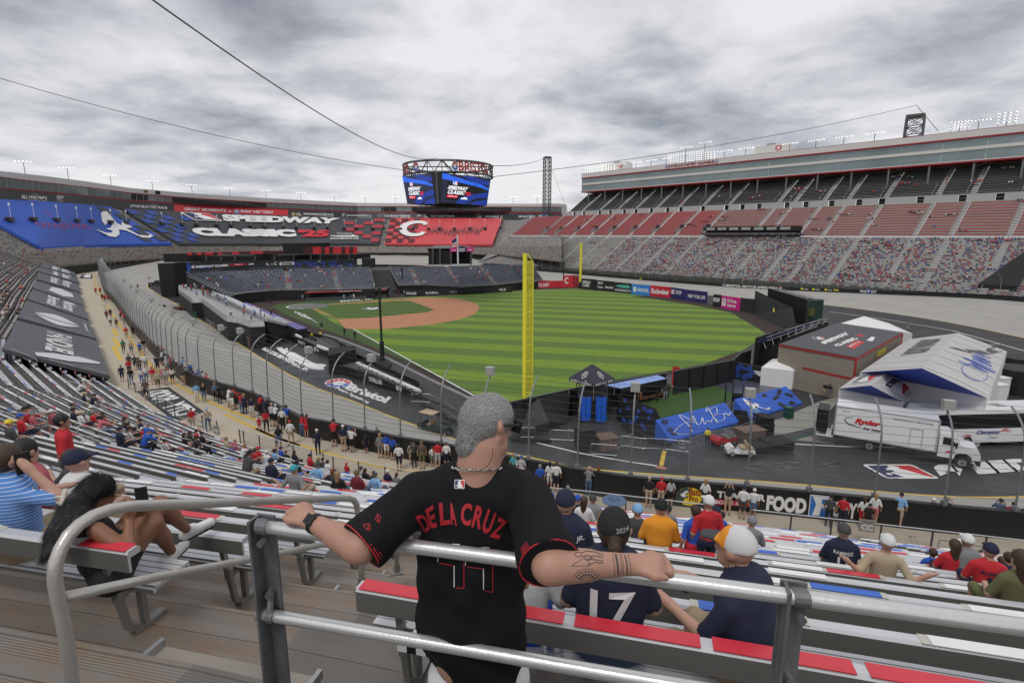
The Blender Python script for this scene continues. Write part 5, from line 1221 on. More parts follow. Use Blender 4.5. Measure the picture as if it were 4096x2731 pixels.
# ---------------- outfield fence and walls
def panel(P,h,m,th=.15,mb=None,z=0.0,mt=None):
 mb=mb or MB()
 for a,b in zip(P,P[1:]):
  a,b=Vector((a.x,a.y,z)),Vector((b.x,b.y,z));t=(b-a).normalized();n_=Vector((-t.y,t.x,0))*th/2;H_=Vector((0,0,h))
  mb.add([a-n_,b-n_,b+n_,a+n_,a-n_+H_,b-n_+H_,b+n_+H_,a+n_+H_],[(0,1,5,4),(2,3,7,6),(4,5,6,7),(1,2,6,5),(3,0,4,7)],m)
 return mb
def hfor(pb,pt_):
 b=G(pb);w=D((pb[0],pt_[1]),b.y);return w.z
FT=2.9
of=empty('outfield_fence',G(Rg(1440,178)));tag(of,'padded outfield fence lined with sponsor panels, running round the grass','fence')
def signpanel(pl,pr,hl,mcol,fn=None,mats=()):
 A,B=G(pl),G(pr);t=(B-A).normalized();n_=Vector((t.y,-t.x,0)); 
 if n_.y>0:n_=-n_
 mb=MB();panel([A,B],hl,0,.2,mb)
 O=A+n_*.12;X_=B-A
 mp=lambda u,v:O+X_*u+Vector((0,0,hl*v)); 
 if fn:LIFT[0]=.03;fn(mb,mp)
 mb.build('padded_panel',[mcol]+list(mats),of)
T=lambda body,x0,y0,x1,y1,m=1,b=.03,s=0.0:(lambda mb,mp:mb.text(body,sub(mp,x0,y0,x1,y1),m,b,s))
def multi(*fs):
 def f_(mb,mp):
  for g_ in fs:g_(mb,mp)
 return f_
sigp=lambda mb,mp:None
def chk(mb,mp,x0,x1,m=1):
 for i in range(6):
  for j in range(4):
   if(i+j)%2:mb.poly([(0,0),(1,0),(1,1),(0,1)],sub(mp,x0+(x1-x0)*i/6,j/4,x0+(x1-x0)*(i+1)/6,(j+1)/4),m)
M_signb=mat('sign_black',(.018,.018,.02),.5);M_skyb=mat('sign_sky_blue',(.03,.22,.66),.5);M_bud=mat('sign_red',(.58,.02,.04),.5);M_indigo=mat('sign_indigo',(.03,.025,.14),.5);M_teal=mat('sign_teal',(.10,.42,.36),.5)
for a_ in[((Rb(1370,1345),Rb(1480,1345)),1.9,M_signb,T('STRAUSS',.1,.3,.95,.7),[M_white]),((Rb(1480,1345),Rb(1700,1335)),1.9,M_signb,T('PLAYBALL',.35,.3,.9,.7),[M_white]),((Rb(1700,1335),Rb(1920,1325)),1.9,M_signb,T('GEICO',.35,.3,.7,.7),[M_grey]),
           ((Rb(1920,1325),Rb(2352,1305)),1.9,M_signb,multi(T('GATORADE',.03,.3,.22,.65),T('MLB',.72,.3,.86,.72)),[M_white]),((Rc(0,1507),Rc(50,1504)),1.9,M_signb,None,[]),
           ((Rc(50,1504),Rc(470,1492)),2.5,M_bud,multi(lambda mb,mp:chk(mb,mp,.0,.22,2),T("IT'S BRISTOL BABY",.20,.2,.70,.72,1,.04,.25)),[M_white,M_signb]),
           ((Rc(470,1492),Rc(612,1492)),4.4,M_bud,multi(lambda mb,mp:chk(mb,mp,.62,1.0,2),lambda mb,mp:redsC(mb,sub(mp,.05,.3,.38,.85),1)),[M_white,M_signb]),
           ((Rc(615,1498),Rc(770,1512)),3.6,M_signb,multi(T('330',.02,.7,.14,.9,2),T('SPEEDWAY',.2,.5,.7,.8,1,.04,.2),T('CLASSIC',.2,.2,.65,.48,1,.04,.2)),[M_white,M_ylw]),
           ((Rc(770,1512),Rc(940,1530)),3.4,M_signb,multi(T('GEICO',.1,.6,.4,.85),T('Corona',.1,.2,.4,.45),T('AstroTurf',.5,.25,.95,.5,1,.04)),[M_white]),
           ((Rc(940,1530),Rc(1098,1548)),3.3,M_signb,multi(T('BUILDSUBMARINES.COM',.05,.12,.95,.32),lambda mb,mp:mb.poly([(.05,.6),(.3,.75),(.8,.8),(.95,.6),(.8,.45),(.3,.5)],mp,2)),[M_white,M_teal]),
           ((Rg(1437,175),Rg(1607,190)),3.3,M_skyb,multi(T('FANDUEL',.3,.3,.93,.65),lambda mb,mp:mb.poly([(.1,.75),(.25,.75),(.25,.3),(.17,.2),(.1,.4)],mp,1)),[M_white]),((Rg(1607,190),Rg(1797,210)),3.3,M_bud,T('Budweiser',.08,.25,.93,.75,1,.04),[M_white]),
           ((Rg(1797,210),Rg(1915,232)),3.3,M_indigo,multi(T('SHOP',.42,.45,.85,.8),lambda mb,mp:mlb(mb,sub(mp,.06,.42,.34,.8),1,1,2)),[M_white,M_red]),((Rg(1915,232),Rg(2130,262)),3.3,M_indigo,T('NEW YORK LIFE',.2,.32,.93,.62),[M_white]),
           ((Rg(2185,288),Rg(2258,296)),3.3,M_signb,T('MGM',.05,.4,.8,.75),[M_white]),((Rt(-60,515),Rt(235,562)),3.3,M_pink,multi(lambda mb,mp:mb.poly([(.04,.2),(.25,.2),(.25,.8),(.04,.8)],mp,1),T('T',.09,.3,.2,.7,2,.04),T('5G Home',.33,.52,.8,.82),T('Internet',.33,.18,.78,.45)),[M_white,M_pink])]:
 signpanel(a_[0][0],a_[0][1],a_[1],a_[2],a_[3],a_[4])
mb=panel(gp(Rt,(235,562),(440,600)),3.4,0,.2);mb.build('padded_panel',mat('dull_black_pad',(.022,.024,.027),.7),of)
A,B,C=G(Rt(440,600)),G(Rt(900,830)),G(Rt(1150,960)); 
mb=MB();zA,zB=D((Rt(470,400)),A.y).z,D(Rt(1250,722),C.y+8).z
Bk=C+Vector((3,9,0));tA=Vector((A.x+1.2,A.y+2.5,5.4));tB=Vector((Bk.x,Bk.y,4.3))
mb.quad(A,C,tB,tA);mb.quad(tA,tB,Vector((tB.x,tB.y,0)),Vector((tA.x,tA.y,0)));mb.build('batters_eye_slope',mat('dull_black_pad',(0,0,0)),of)
mb=MB();p=G(Rt(830,790));mp=lambda u,v:A.lerp(C,.52+.035*u).lerp(tA.lerp(tB,.52+.035*u),.45+.17*v)+Vector((-.1,-.12,.1));mb.poly([(0,0),(1,0),(1,1),(0,1)],mp);mb.build('distance_marker',M_ylw,of)
NF=[G(Rg(330,1168),FT),G(Rg(450,1140),FT),G(Rg(880,1050),FT),G(Rg(1160,1000),FT),G(Rg(1755,900),FT)]
NF2=[G(Rg(1830,884),FT),G(Rg(2352,785),FT),G(Rt(110,1345),FT),G(Rt(255,1160),FT+.6),G(Rt(415,1112),FT+.6)]
def nearfence(P,label):
 root=empty('near_outfield_fence',(P[0].x,P[0].y,0));tag(root,label,'fence')
 mb=panel(P,FT,0,.12);mb.build('panel',M_drape,root)
 mb=MB();mb.tube([Vector((p.x,p.y,FT+.03))for p in P],.07,5);mb.build('top_pad',mat('fence_top_pad',(.10,.105,.11),.6),root)
 for a,b in zip(P,P[1:]):
  for q_ in along(a,b,2.4)[:-1]:mb=MB();t=(b-a).normalized();mb.box((q_.x+t.y*.12,q_.y-t.x*.12,FT/2),(.08,.16,FT),math.atan2(t.y,t.x));mb.build('post',M_black,root)
nearfence(NF,'black outfield fence running from the yellow foul pole behind the bullpen bench');nearfence(NF2,'black outfield fence right of the red gate, running to centre field')
mb=MB()
P=[G(Rg(330,1168),FT-.05),G(Rg(585,1130),FT-.05),G(Rg(680,1350),.9),G(Rg(410,1420),.9),G(Rg(330,1300),.9)];mb.flat(P,0)
mb.add([P[2],P[3],(P[3].x,P[3].y,0),(P[2].x,P[2].y,0)],[(0,1,2,3)],1);mb.add([P[1],P[2],(P[2].x,P[2].y,0),(P[1].x,P[1].y,0)],[(0,1,2,3)],1);mb.add([P[3],P[4],(P[4].x,P[4].y,0),(P[3].x,P[3].y,0)],[(0,1,2,3)],1); 
mb.flat([P[1],P[2],Vector((P[2].x+2,P[2].y+2,0)),G(Rg(880,1060),FT-.05)],1)
o=mb.build('black_ramp',[mat('ramp_vinyl',(.035,.036,.037),.6,0,.15,.5),M_drape]);tag(o,'black vinyl covered ramp outside the fence below the yellow foul pole','ramp')
top_=gp(Rf,(900,555),(1240,665),(1480,770),(1700,880),(1900,985),(2100,1080),(2352,1170)); 
mb=MB();Tz=[Vector((p.x,p.y,1.1))for p in[G(Rf(*q_),1.1)for q_ in((890,545),(1020,580),(1240,665),(1480,765),(1700,875),(1900,975),(2150,1095),(2352,1190))]]
Bz=[G(Rf(*q_),.25)for q_ in((875,612),(1010,690),(1250,820),(1440,880),(1640,1010),(1800,1110),(2020,1200),(2250,1290))]
mb.loft(Tz,[v+Vector((.4,.4,0))for v in Tz],2);mb.loft([Vector((v.x+.4,v.y+.4,0))for v in Tz],[v+Vector((.4,.4,0))for v in Tz],1);mb.loft(Tz,Bz,0);mb.loft(Bz,[Vector((v.x,v.y,0))for v in Bz],1)
o=mb.build('foul_line_slope',[mat('slope_vinyl',(.04,.042,.042),.6,0,.15,.5),M_drape,mat('kerb_light',(.2,.2,.2),.6)]);tag(o,'long black sloping cover beside the left foul line warning track','ramp')
def mast(p,ztop,r,label,m,name='light_mast'):
 root=empty(name,p);tag(root,label,'pole');mb=MB();mb.tube([p,Vector((p.x,p.y,ztop))],r,8);mb.build('shaft',m,root)
 mb=MB();mb.tube([Vector((p.x,p.y,ztop-.1)),Vector((p.x,p.y,ztop+.35))],r*1.9,8);mb.build('head',m,root);return root
pm=G(Rf(1448,795),.8);r1=mast(pm,D(Rf(1410,140),pm.y).z,.17,'tall black net mast standing beside the left foul line',M_black,'net_mast');mb=MB();mb.tube([pm,pm+Vector((0,0,3))],.34,8);mb.build('base_pad',M_drape,r1)
mb=MB();mb.prism([tuple(G(Rf(*q_),.6))[:2]for q_ in((1270,790),(1390,735),(1560,820),(1500,870),(1290,815))],0,1.0);o=mb.build('mast_base_block',M_drape);tag(o,'black draped block round the foot of the net mast','base block')
pm2=G(Rb(1348,1300));mast(pm2,D(Rb(1345,1088),pm2.y).z,.22,'black net mast in front of the first base seats',M_black,'net_mast');pm3=G(Rc(472,1440));mast(pm3,D(Rc(474,1262),pm3.y).z,.25,'thin black mast near the right foul pole',M_black,'net_mast')
def foulpole(pf_,pt_,zf,r,w,label,side=1):
 f_=G(pf_,zf);zt_=D(pt_,f_.y).z;root=empty('foul_pole',f_);tag(root,label,'foul pole');m=mat('foul_pole_yellow',(.82,.74,.04),.45,0,.05,.5)
 mb=MB();mb.tube([f_,Vector((f_.x,f_.y,zt_))],r,12);mb.build('pole',m,root,smooth=False)
 z0,z1=f_.z+(zt_-f_.z)*.085,zt_-.1;dx=Vector((1,.25,0)).normalized()*w*side
 mb=MB();o_=Vector((f_.x,f_.y,0));mb.tube([o_+Vector((0,0,z0-.6)),o_+dx+Vector((0,0,z0)),o_+dx+Vector((0,0,z1-.8)),o_+dx*.35+Vector((0,0,z1)),o_+Vector((0,0,z1))],r*.22,5)
 for i in range(9):z=z0+(z1-z0)*i/8.4;mb.tube([o_+Vector((0,0,z)),o_+dx+Vector((0,0,z))],r*.18,5)
 mb.build('frame',m,root);mb=MB();n_=24
 mb.quad(o_+Vector((0,0,z0)),o_+dx+Vector((0,0,z0)),o_+dx+Vector((0,0,z1-.8)),o_+Vector((0,0,z1-.4)),0,uv=[(0,0),(1,0),(1,z1-z0),(0,z1-z0)]);mb.build('screen',M_fpm,root)
M_fpm=chainlink('foul_pole_mesh',.05,.022,(.75,.68,.04))
foulpole(Rg(452,1195),Rc(145,1180),2.2,.21,.85,'big yellow foul pole in left field, closest to the camera');foulpole(Rc(625,1442),Rc(636,1080),2.6,.32,.5,'far yellow foul pole in right field')
pf_=D(Rb(1857,1060),205);ptp=D(Rb(1850,780),205);root=empty('flag_pole',pf_);tag(root,'white flag pole with a limp striped flag beside the far stage','flag pole');mb=MB();mb.tube([pf_-Vector((0,0,2)),ptp],.3,6);mb.build('pole',M_white,root)
a,b=D(Rb(1848,800),204),D(Rb(1800,832),204);mb=MB()
for i in range(7):t=i/7;mb.quad(a.lerp(Vector((b.x,b.y,b.z)),.1)-Vector((0,0,3.6*t)),Vector((b.x,b.y,b.z))-Vector((0,0,3.0*t)),Vector((b.x,b.y,b.z))-Vector((0,0,3.0*(t+1/7))),a.lerp(b,.1)-Vector((0,0,3.6*(t+1/7))),(2 if i<3 else i%2))
mb.build('flag',[M_red,M_white,M_navy],root)
# ---------------- temporary seating bowl behind home plate
M_chair=seatmat('grey_chairs',[(0,(.13,.145,.18)),(.5,(.10,.115,.15)),(.8,(.16,.17,.20))],(.03,.03,.035),.55,1,.8);M_deck=mat('deck_grey',(.33,.33,.33),.7,0,.1,.4)
def bowl(fpts,bpts,Yf_,Yb_,zf,rows,ais_px,label,name='temporary_grandstand'):
 Fr=[G(p,zf)for p in fpts];Bk=[]
 for f_,b_,db in zip(Fr,bpts,Yb_):Bk.append(D(b_,f_.y+db))
 root=empty(name,(Fr[0].x,Fr[0].y,0));tag(root,label,'grandstand');mb=MB();ma=MB()
 n=len(Fr)
 for i in range(n-1):
  L_=(Fr[i+1]-Fr[i]).length;isa=i in ais_px
  for r in range(rows):
   a0,a1=Fr[i].lerp(Bk[i],r/rows),Fr[i+1].lerp(Bk[i+1],r/rows);b0,b1=Fr[i].lerp(Bk[i],(r+1)/rows),Fr[i+1].lerp(Bk[i+1],(r+1)/rows);dz=Vector((0,0,b0.z-a0.z));dz1=Vector((0,0,b1.z-a1.z))
   t_=ma if isa else mb
   t_.quad(a0,a1,b1-dz1,b0-dz,0,uv=[(0,0)]*4);t_.quad(b0-dz,b1-dz1,b1,b0,1 if isa else 0,uv=[(0,0)]*4)
   if not isa:
    m0,m1=a0.lerp(b0-dz,.5),a1.lerp(b1-dz1,.5);h=Vector((0,0,.72));l=Vector((0,0,.25));k=(b0-dz-a0)*.25
    mb.quad(m0+l,m1+l,m1+h+k*.2,m0+h+k*.2,1,uv=[(0,r),(L_,r),(L_,r),(0,r)]);mb.quad(m0+l-k*1.2,m1+l-k*1.2,m1+l,m0+l,1,uv=[(0,r),(L_,r),(L_,r),(0,r)])
 mb.build('seat_rows',[M_deck,M_chair],root)
 if ma.v:ma.build('aisle',[M_step2,M_stepd],root)
 mb=MB();mb.loft([Vector((v.x,v.y,0))for v in Fr],Fr,0);mb.loft([Vector((v.x,v.y,0))for v in Bk],Bk,0)
 for e_ in(0,-1):mb.add([Vector((Fr[e_].x,Fr[e_].y,0)),Fr[e_],Bk[e_],Vector((Bk[e_].x,Bk[e_].y,0))],[(0,1,2,3)],0)
 mb.build('side_wall',M_drape,root);mb=MB()
 for P_ in(Fr,Bk):mb.tube([v+Vector((0,0,1.0))for v in P_],.05,4);mb.tube([v+Vector((0,0,.5))for v in P_],.04,4)
 for e_ in(0,-1):mb.tube([Fr[e_]+Vector((0,0,1)),Bk[e_]+Vector((0,0,1))],.05,4)
 for a,b in zip(Fr,Fr[1:]):
  for q_ in along(a,b,1.8):mb.tube([q_,q_+Vector((0,0,1))],.04,4)
 mb.build('railing',M_galv,root)
 return root,Fr,Bk
B1=bowl([Rr(*p)for p in((840,545),(870,520),(1000,500),(1150,487),(1200,482),(1300,475),(1425,470),(1488,470),(1750,468),(1945,464),(2000,461),(2352,455))],[Rr(*p)for p in((375,315),(470,303),(620,293),(780,285),(900,282),(1170,270),(1395,262),(1450,260),(1700,255),(1885,252),(1930,250),(2290,240))],
          0,[22]*12,3.0,15,(6,9),'curved temporary stand of grey chairs behind home plate')
B2=bowl([Rb(*p)for p in((1305,1245),(1470,1240),(1510,1238),(1850,1255),(1890,1258),(2185,1240),(2215,1238))]+[Rc(*p)for p in((110,1440),(160,1450),(280,1425))],[Rb(*p)for p in((1220,1085),(1395,1080),(1425,1078),(1730,1075),(1765,1075),(2045,1070),(2075,1070))]+[Rc(*p)for p in((5,1293),(50,1293),(180,1290))],
          0,[22,22,22,22,22,22,22,20,18,14],2.6,15,(1,3,5),'straight temporary stand of grey chairs along the first base side')
def solid(poly,z0,z1,name,m,label,cat='platform',rail=None,mt=None):
 root=empty(name,(poly[0].x,poly[0].y,z0));tag(root,label,cat);mb=MB();mb.prism([(p.x,p.y)for p in poly],z0,z1,0,1 if mt else 0);mb.build('body',[m,mt]if mt else m,root)
 if rail:
  mb=MB();q_=[Vector((poly[i].x,poly[i].y,z1))for i in rail];mb.tube([p+Vector((0,0,1.1))for p in q_],.04,4)
  for a,b in zip(q_,q_[1:]):
   for k in range(int((b-a).length/.16)+1):p=a.lerp(b,min(1,k*.16/(b-a).length));mb.tube([p,p+Vector((0,0,1.1))],.02 if k%10 else .04,3)
  mb.build('railing',M_galv,root)
 return root
Gz=lambda r0,x,y,z:G(r0(x,y),z)
zd=3.6
d1=solid([Gz(Rr,300,500,zd),Gz(Rr,435,605,zd),Gz(Rr,540,600,zd),Gz(Rr,800,800,zd),Gz(Rr,915,815,zd),Gz(Rr,1050,860,zd),Gz(Rr,1200,850,zd),Gz(Rr,1180,760,zd),Gz(Rr,820,600,zd),Gz(Rr,540,440,zd),Gz(Rr,370,330,zd),Gz(Rr,290,330,zd)],0,zd,'raised_deck',M_drape,'raised grey walkway deck with railings along the third base side','platform',rail=(0,1),mt=M_deck)
mb=MB()
def picket(A,B,h=1.1,mb=None,st=.18):
 mb=mb or MB();n=max(2,int((B-A).length/st));mb.tube([A+Vector((0,0,h)),B+Vector((0,0,h))],.035,4);mb.tube([A+Vector((0,0,.12)),B+Vector((0,0,.12))],.03,4)
 for k in range(n+1):p=A.lerp(B,k/n);mb.tube([p,p+Vector((0,0,h))],.017 if k%9 else .035,3)
 return mb
for a_,b_ in(((540,600),(800,800)),((800,800),(915,815)),((915,815),(1050,860)),((1050,860),(1200,850)),((540,520),(820,640)),((820,640),(1180,790))):picket(Gz(Rr,*a_,zd),Gz(Rr,*b_,zd),1.1,mb,.35)
mb.build('railing',M_galv,d1)
mb=MB();rows=6
A0,A1=Gz(Rr,660,500,3.9),Gz(Rr,1440,860,3.2);B0,B1_=Gz(Rr,870,590,1.6),Gz(Rr,1470,930,1.4)
fr0=[Gz(Rr,640,500,4.4),Gz(Rr,1215,800,3.6)];fr1=[Gz(Rr,880,585,2.2),Gz(Rr,1470,860,1.6)]
for r in range(7):
 t0,t1=r/7,(r+1)/7;a,b=fr0[0].lerp(fr1[0],t0),fr0[1].lerp(fr1[1],t0);c,e_=fr0[0].lerp(fr1[0],t1),fr0[1].lerp(fr1[1],t1);c.z,e_.z=a.z,b.z
 mb.quad(a,b,e_,c,0);lo=Vector((0,0,-(fr0[0].z-fr1[0].z)/7));mb.quad(c,e_,e_+lo,c+lo,1);m0,m1=a.lerp(c,.4),b.lerp(e_,.4);mb.tube([m0+Vector((0,0,.4)),m1+Vector((0,0,.4))],.14,4,2)
zf_=[Vector((v.x,v.y,0))for v in fr1];mb.quad(fr1[0],fr1[1],zf_[1],zf_[0],1);mb.quad(fr0[1],fr1[1],zf_[1],Vector((fr0[1].x,fr0[1].y,0)),1)
picket(fr0[1]+Vector((0,0,0)),fr1[1],1.1,mb,.2)
o=mb.build('low_bleacher',[M_deck,M_drape,M_alu]);tag(o,'low aluminium bleacher between the raised deck and the purple dugout roof','bleacher')
mb=MB();s0_,s1_=Gz(Rr,440,600,zd),Gz(Rr,520,598,zd);e0,e1=Gz(Rr,500,750,.02),Gz(Rr,572,745,.02)
for r in range(12):
 t0,t1=r/12,(r+1)/12;a,b,c,e_=s0_.lerp(e0,t0),s1_.lerp(e1,t0),s1_.lerp(e1,t1),s0_.lerp(e0,t1);c.z=e_.z=a.z;mb.quad(a,b,c,e_,0);mb.quad(e_,c,c-Vector((0,0,.3)),e_-Vector((0,0,.3)),1)
for a,b in((s0_,e0),(s1_,e1)):mb.tube([a+Vector((0,0,1)),b+Vector((0,0,1))],.04,4,2);mb.tube([a+Vector((0,0,.5)),b+Vector((0,0,.5))],.03,4,2);mb.tube([b,b+Vector((0,0,1))],.04,4,2)
o=mb.build('metal_stair',[M_step2,M_grey,M_galv]);tag(o,'pale metal stair leading down from the raised deck to the track','stairs')
P_=[Gz(Rr,925,605,2.5),Gz(Rr,1010,600,2.5),Gz(Rr,1645,868,2.2),Gz(Rr,1540,882,2.2)];root=empty('dugout',(P_[0].x,P_[0].y,0));tag(root,'long dugout with a purple printed roof on the third base side','dugout')
mb=MB();n=6
for i in range(n):
 t0,t1=i/n,(i+1)/n;mb.quad(P_[0].lerp(P_[3],t0),P_[1].lerp(P_[2],t0),P_[1].lerp(P_[2],t1),P_[0].lerp(P_[3],t1),i%3)
mp=bil(P_[0],P_[3],P_[2],P_[1],.03)
for xa,xb,body in((.2,.34,'T Mobile'),(.64,.82,'SPEEDWAY CLASSIC')):mb.text(body,lambda u,v:Vector(mp(xa+(xb-xa)*u,.3+.4*v))+Vector((0,0,.05)),3,.03)
mb.build('roof',[mat('purple_print',(.16,.13,.42),.5),mat('mauve_print',(.22,.16,.26),.5),mat('violet_print',(.12,.10,.34),.5),M_white],root)
mb=MB();dn=lambda v:Vector((v.x,v.y,0));mb.quad(dn(P_[3]),dn(P_[2]),P_[2],P_[3]);mb.quad(dn(P_[0]),dn(P_[3]),P_[3],P_[0]);mb.quad(P_[1]-Vector((0,0,.5)),P_[2]-Vector((0,0,.5)),P_[2],P_[1]);mb.build('wall',M_drape,root)
mb=MB();Q=[Gz(Rr,780,860,0),Gz(Rr,850,990,0),Gz(Rr,945,968,0),Gz(Rr,1075,1018,0),Gz(Rr,1330,1022,0),Gz(Rr,1475,995,0)]
mb.loft(Q,[Vector((v.x,v.y,z))for v,z in zip(Q,(zd-.1,zd-.1,zd-.1,zd-.1,2.9,1.9))]);o=mb.build('drape_wall',M_drape);tag(o,'black draped front below the corner of the raised deck','drape')
def banner(pl,pr,z0,zl,zr,m,fn,mats,label,name='printed_banner',th=.1):
 A,B=G(pl,z0),G(pr,z0);t=(B-A).normalized();n_=Vector((t.y,-t.x,0));n_=n_ if n_.y<0 else-n_
 root=empty(name,A);tag(root,label,'banner');mb=MB();A2,B2=Vector((A.x,A.y,zl)),Vector((B.x,B.y,zr))
 mb.add([A,B,B2,A2,A-n_*th,B-n_*th,B2-n_*th,A2-n_*th],[(0,1,2,3),(5,4,7,6),(3,2,6,7),(1,5,6,2),(4,0,3,7)]);mb.build('panel',m,root)
 if fn:mb=MB();LIFT[0]=.02;mp=lambda u,v:A.lerp(B,u)*(1-v)+A2.lerp(B2,u)*v+n_*.02;fn(mb,mp);mb.build('print',mats,root)
 return root
banner(Rr(600,745),Rr(805,835),.1,3.0,3.0,M_signb,multi(lambda mb,mp:mb.text('SPEEDWAY CLASSIC',sub(mp,.15,.4,.7,.75),0,.04),lambda mb,mp:mb.poly([(.72,.4),(.95,.4),(.95,.65),(.72,.65)],mp,1),lambda mb,mp:mb.poly([(.0,.35),(.15,.05),(.0,.0)],mp,1)),[M_white,M_red],'black SPEEDWAY CLASSIC banner hanging below the raised deck')
def boxY(pbl,ptr,Y,depth,name,m,label,cat='building'):
 a=D(pbl,Y);b=D(ptr,Y);root=empty(name,a);tag(root,label,cat);mb=MB();mb.box(((a.x+b.x)/2,Y+depth/2,(a.z+b.z)/2),(abs(b.x-a.x),depth,abs(b.z-a.z)));mb.build('body',m,root);return root,a,b
F0=D(Rr(260,300),176);bxs=empty('broadcast_building',(F0.x,190,0));tag(bxs,'black broadcast building behind home plate with a blue and black banner','building')
bA,bB=D(Rr(262,305),172),D(Rr(2165,235),192)
def bw(x,y):
 return onV(Rr(x,y),(bA.x,bA.y),(bB.x,bB.y))
mb=MB();pts=[bw(262,315),bw(1100,262),bw(2165,236),bw(2165,145),bw(1100,160),bw(262,182)];mb.add(pts,[(0,1,4,5),(1,2,3,4)],0);mb.build('banner_wall',mat('banner_dark',(.02,.022,.03),.5),bxs)
mb=MB();fwd=Vector((.1,-.25,0));W_=lambda x,y,k=1:bw(x,y)+fwd*k
mb.add([W_(262,312),W_(420,302),W_(420,180),W_(262,184)],[(0,1,2,3)],0)
rr=random.Random(5)
for x in range(420,640,44):mb.add([W_(x,250,1.2),W_(x+40,248,1.2),W_(x+40,215,1.2),W_(x,217,1.2)],[(0,1,2,3)],3)
for i in range(40):x=1480+rr.random()*620;y=160+rr.random()*60;w_=20+rr.random()*60;mb.poly(arc(.5,.5,.5,.5,0,360,8)[:-1],lambda u,v:W_(x+w_*u,y+16*v,1+.02*i),rr.choice([3,0,3]))
tm=lambda xa,ya,xb,yb,h:(lambda u,v:W_(xa+(xb-xa)*u,ya+(yb-ya)*u-h*v,2))
mb.text('SPEEDWAY CLASSIC',tm(480,240,825,222,24),1,.05,.25);mb.text("'25",tm(832,219,880,217,22),2,.04);mb.poly([(0,0),(1,0),(1,1),(0,1)],tm(885,216,980,212,22),2);mb.text('BRISTOL, TN',lambda u,v:W_(892+75*u,211-3*u-12*v,2.4),1,.02)
chk(mb,tm(985,211,1020,209,20),0,1,2);LIFT[0]=.1;mlb(mb,tm(432,243,475,241,28),1,0,2);mb.poly([(0,.2),(.2,.8),(.9,.8),(1,.2)],tm(1028,210,1090,207,20),1)
braveA(mb,tm(1210,217,1258,215,38),1);mb.text('vs',tm(1262,208,1282,207,12),1,0);redsC(mb,tm(1290,210,1336,208,32),1);mb.poly([(0,0),(1,0),(1,1),(0,1)],tm(1355,210,1507,206,30),1);mb.text('TENNESSEE',lambda u,v:W_(1370+120*u,203-3*u-18*v,2.5),4,.04,.2)
for cx_,cy_,r in((1770,172,26),(1996,214,18),(2110,148,12)):
 for a in(0,90,180,270):
  q_=lambda an,d:W_(cx_+d*math.cos(math.radians(an)),cy_-d*.85*math.sin(math.radians(an)),3);mb.add([q_(a+45,r),q_(a+90,r*.12),W_(cx_,cy_,3),q_(a,r*.12)],[(0,1,2,3)],1)
mb.add([W_(1582,240,3),W_(1642,239,3),W_(1642,203,3),W_(1582,204,3)],[(0,1,2,3)],4)
mb.build('banner_print',[mat('banner_blue',(.03,.09,.42),.5),M_white,M_red,mat('banner_deepblue',(.02,.05,.25),.5),M_black],bxs)
mb=MB()
def slab(x0,y0,x1,y1,k,depth=12,m=0):a,b=bw(x0,y0)+fwd*k,bw(x1,y1)+fwd*k;mb.add([a,Vector((b.x,b.y,a.z)),b,Vector((a.x,a.y,b.z)),a+Vector((3,depth,0)),Vector((b.x,b.y,a.z))+Vector((3,depth,0)),b+Vector((3,depth,0)),Vector((a.x,a.y,b.z))+Vector((3,depth,0))],[(0,1,2,3),(3,2,6,7),(0,3,7,4),(1,5,6,2)],m)
slab(152,180,400,88,3);slab(1393,95,1660,-20,3);slab(155,585,262,185,14,8);slab(262,182,2130,100,-8)
slab(1100,160,1150,95,1,6)
mb.build('black_volume',M_drape,bxs)
mb=MB()
def strip(x0,y0,x1,y1,h0,h1,m):a,b=bw(x0,y0)+fwd*4,bw(x1,y1)+fwd*4;c,e_=bw(x1,y1-h1)+fwd*4,bw(x0,y0-h0)+fwd*4;mb.add([a,b,c,e_],[(0,1,2,3)],m)
for i,(x0,x1)in enumerate([(400,440),(440,500),(500,540),(540,580),(580,665),(665,720),(720,760),(760,860),(860,935),(935,1050),(1050,1180),(1180,1400)]):strip(x0,107-(x0-400)*.022,x1,107-(x1-400)*.022,28,26,i%2)
for i in range(12):x0=1660+42*i;strip(x0,92,x0+42,91.5,74,74,1 if(i*7)%5<2 else 0)
strip(1600,92,1660,92,72,74,1); 
mb.build('red_banner',[M_red,mat('red_black_fade',(.06,.01,.015),.6)],bxs)
mb=MB()
for x in(590,745,890,1100,1300,1500,1680,1780,1960,2080):a=bw(x,165)+fwd*2;mb.tube([a,bw(x,100)+fwd*2],.3,5)
mb.build('column',M_steel,bxs)
r_=boxY(Rr(2218,243),Rr(2308,143),186,6,'black_speaker_tower',M_drape,'black box tower at the right end of the broadcast building','tower')
sA,sB=D(Rb(1575,1055),238),D(Rb(1990,1048),238);st=empty('concert_stage',sA);tag(st,'black covered concert stage with a magenta PREGAME CONCERT sign at the far end','stage');mb=MB()
q_=lambda x,y,Y=238:D(Rb(x,y),Y)
mb.add([q_(1585,1055),q_(1800,1055),q_(1800,905),q_(1585,905)],[(0,1,2,3)],0);mb.add([q_(1800,1050,246),q_(1975,1046,246),q_(1975,935,246),q_(1800,935,246)],[(0,1,2,3)],0)
mb.add([q_(1575,905),q_(1790,900),q_(1880,880,250),q_(1650,876,255)],[(0,1,2,3)],1);mb.add([q_(1790,905),q_(2000,905),q_(1990,890,250),q_(1880,880,250)],[(0,1,2,3)],1)
mb.add([q_(1575,905),q_(1790,905),q_(1790,925),q_(1575,922)],[(0,1,2,3)],0)
for x in(1625,1692,1792,1975):mb.tube([q_(x,1055,237),q_(x,910,237)],.6,4,2)
mb.build('shell',[M_drape,mat('stage_roof',(.10,.10,.095),.6),M_steel],st);mb=MB()
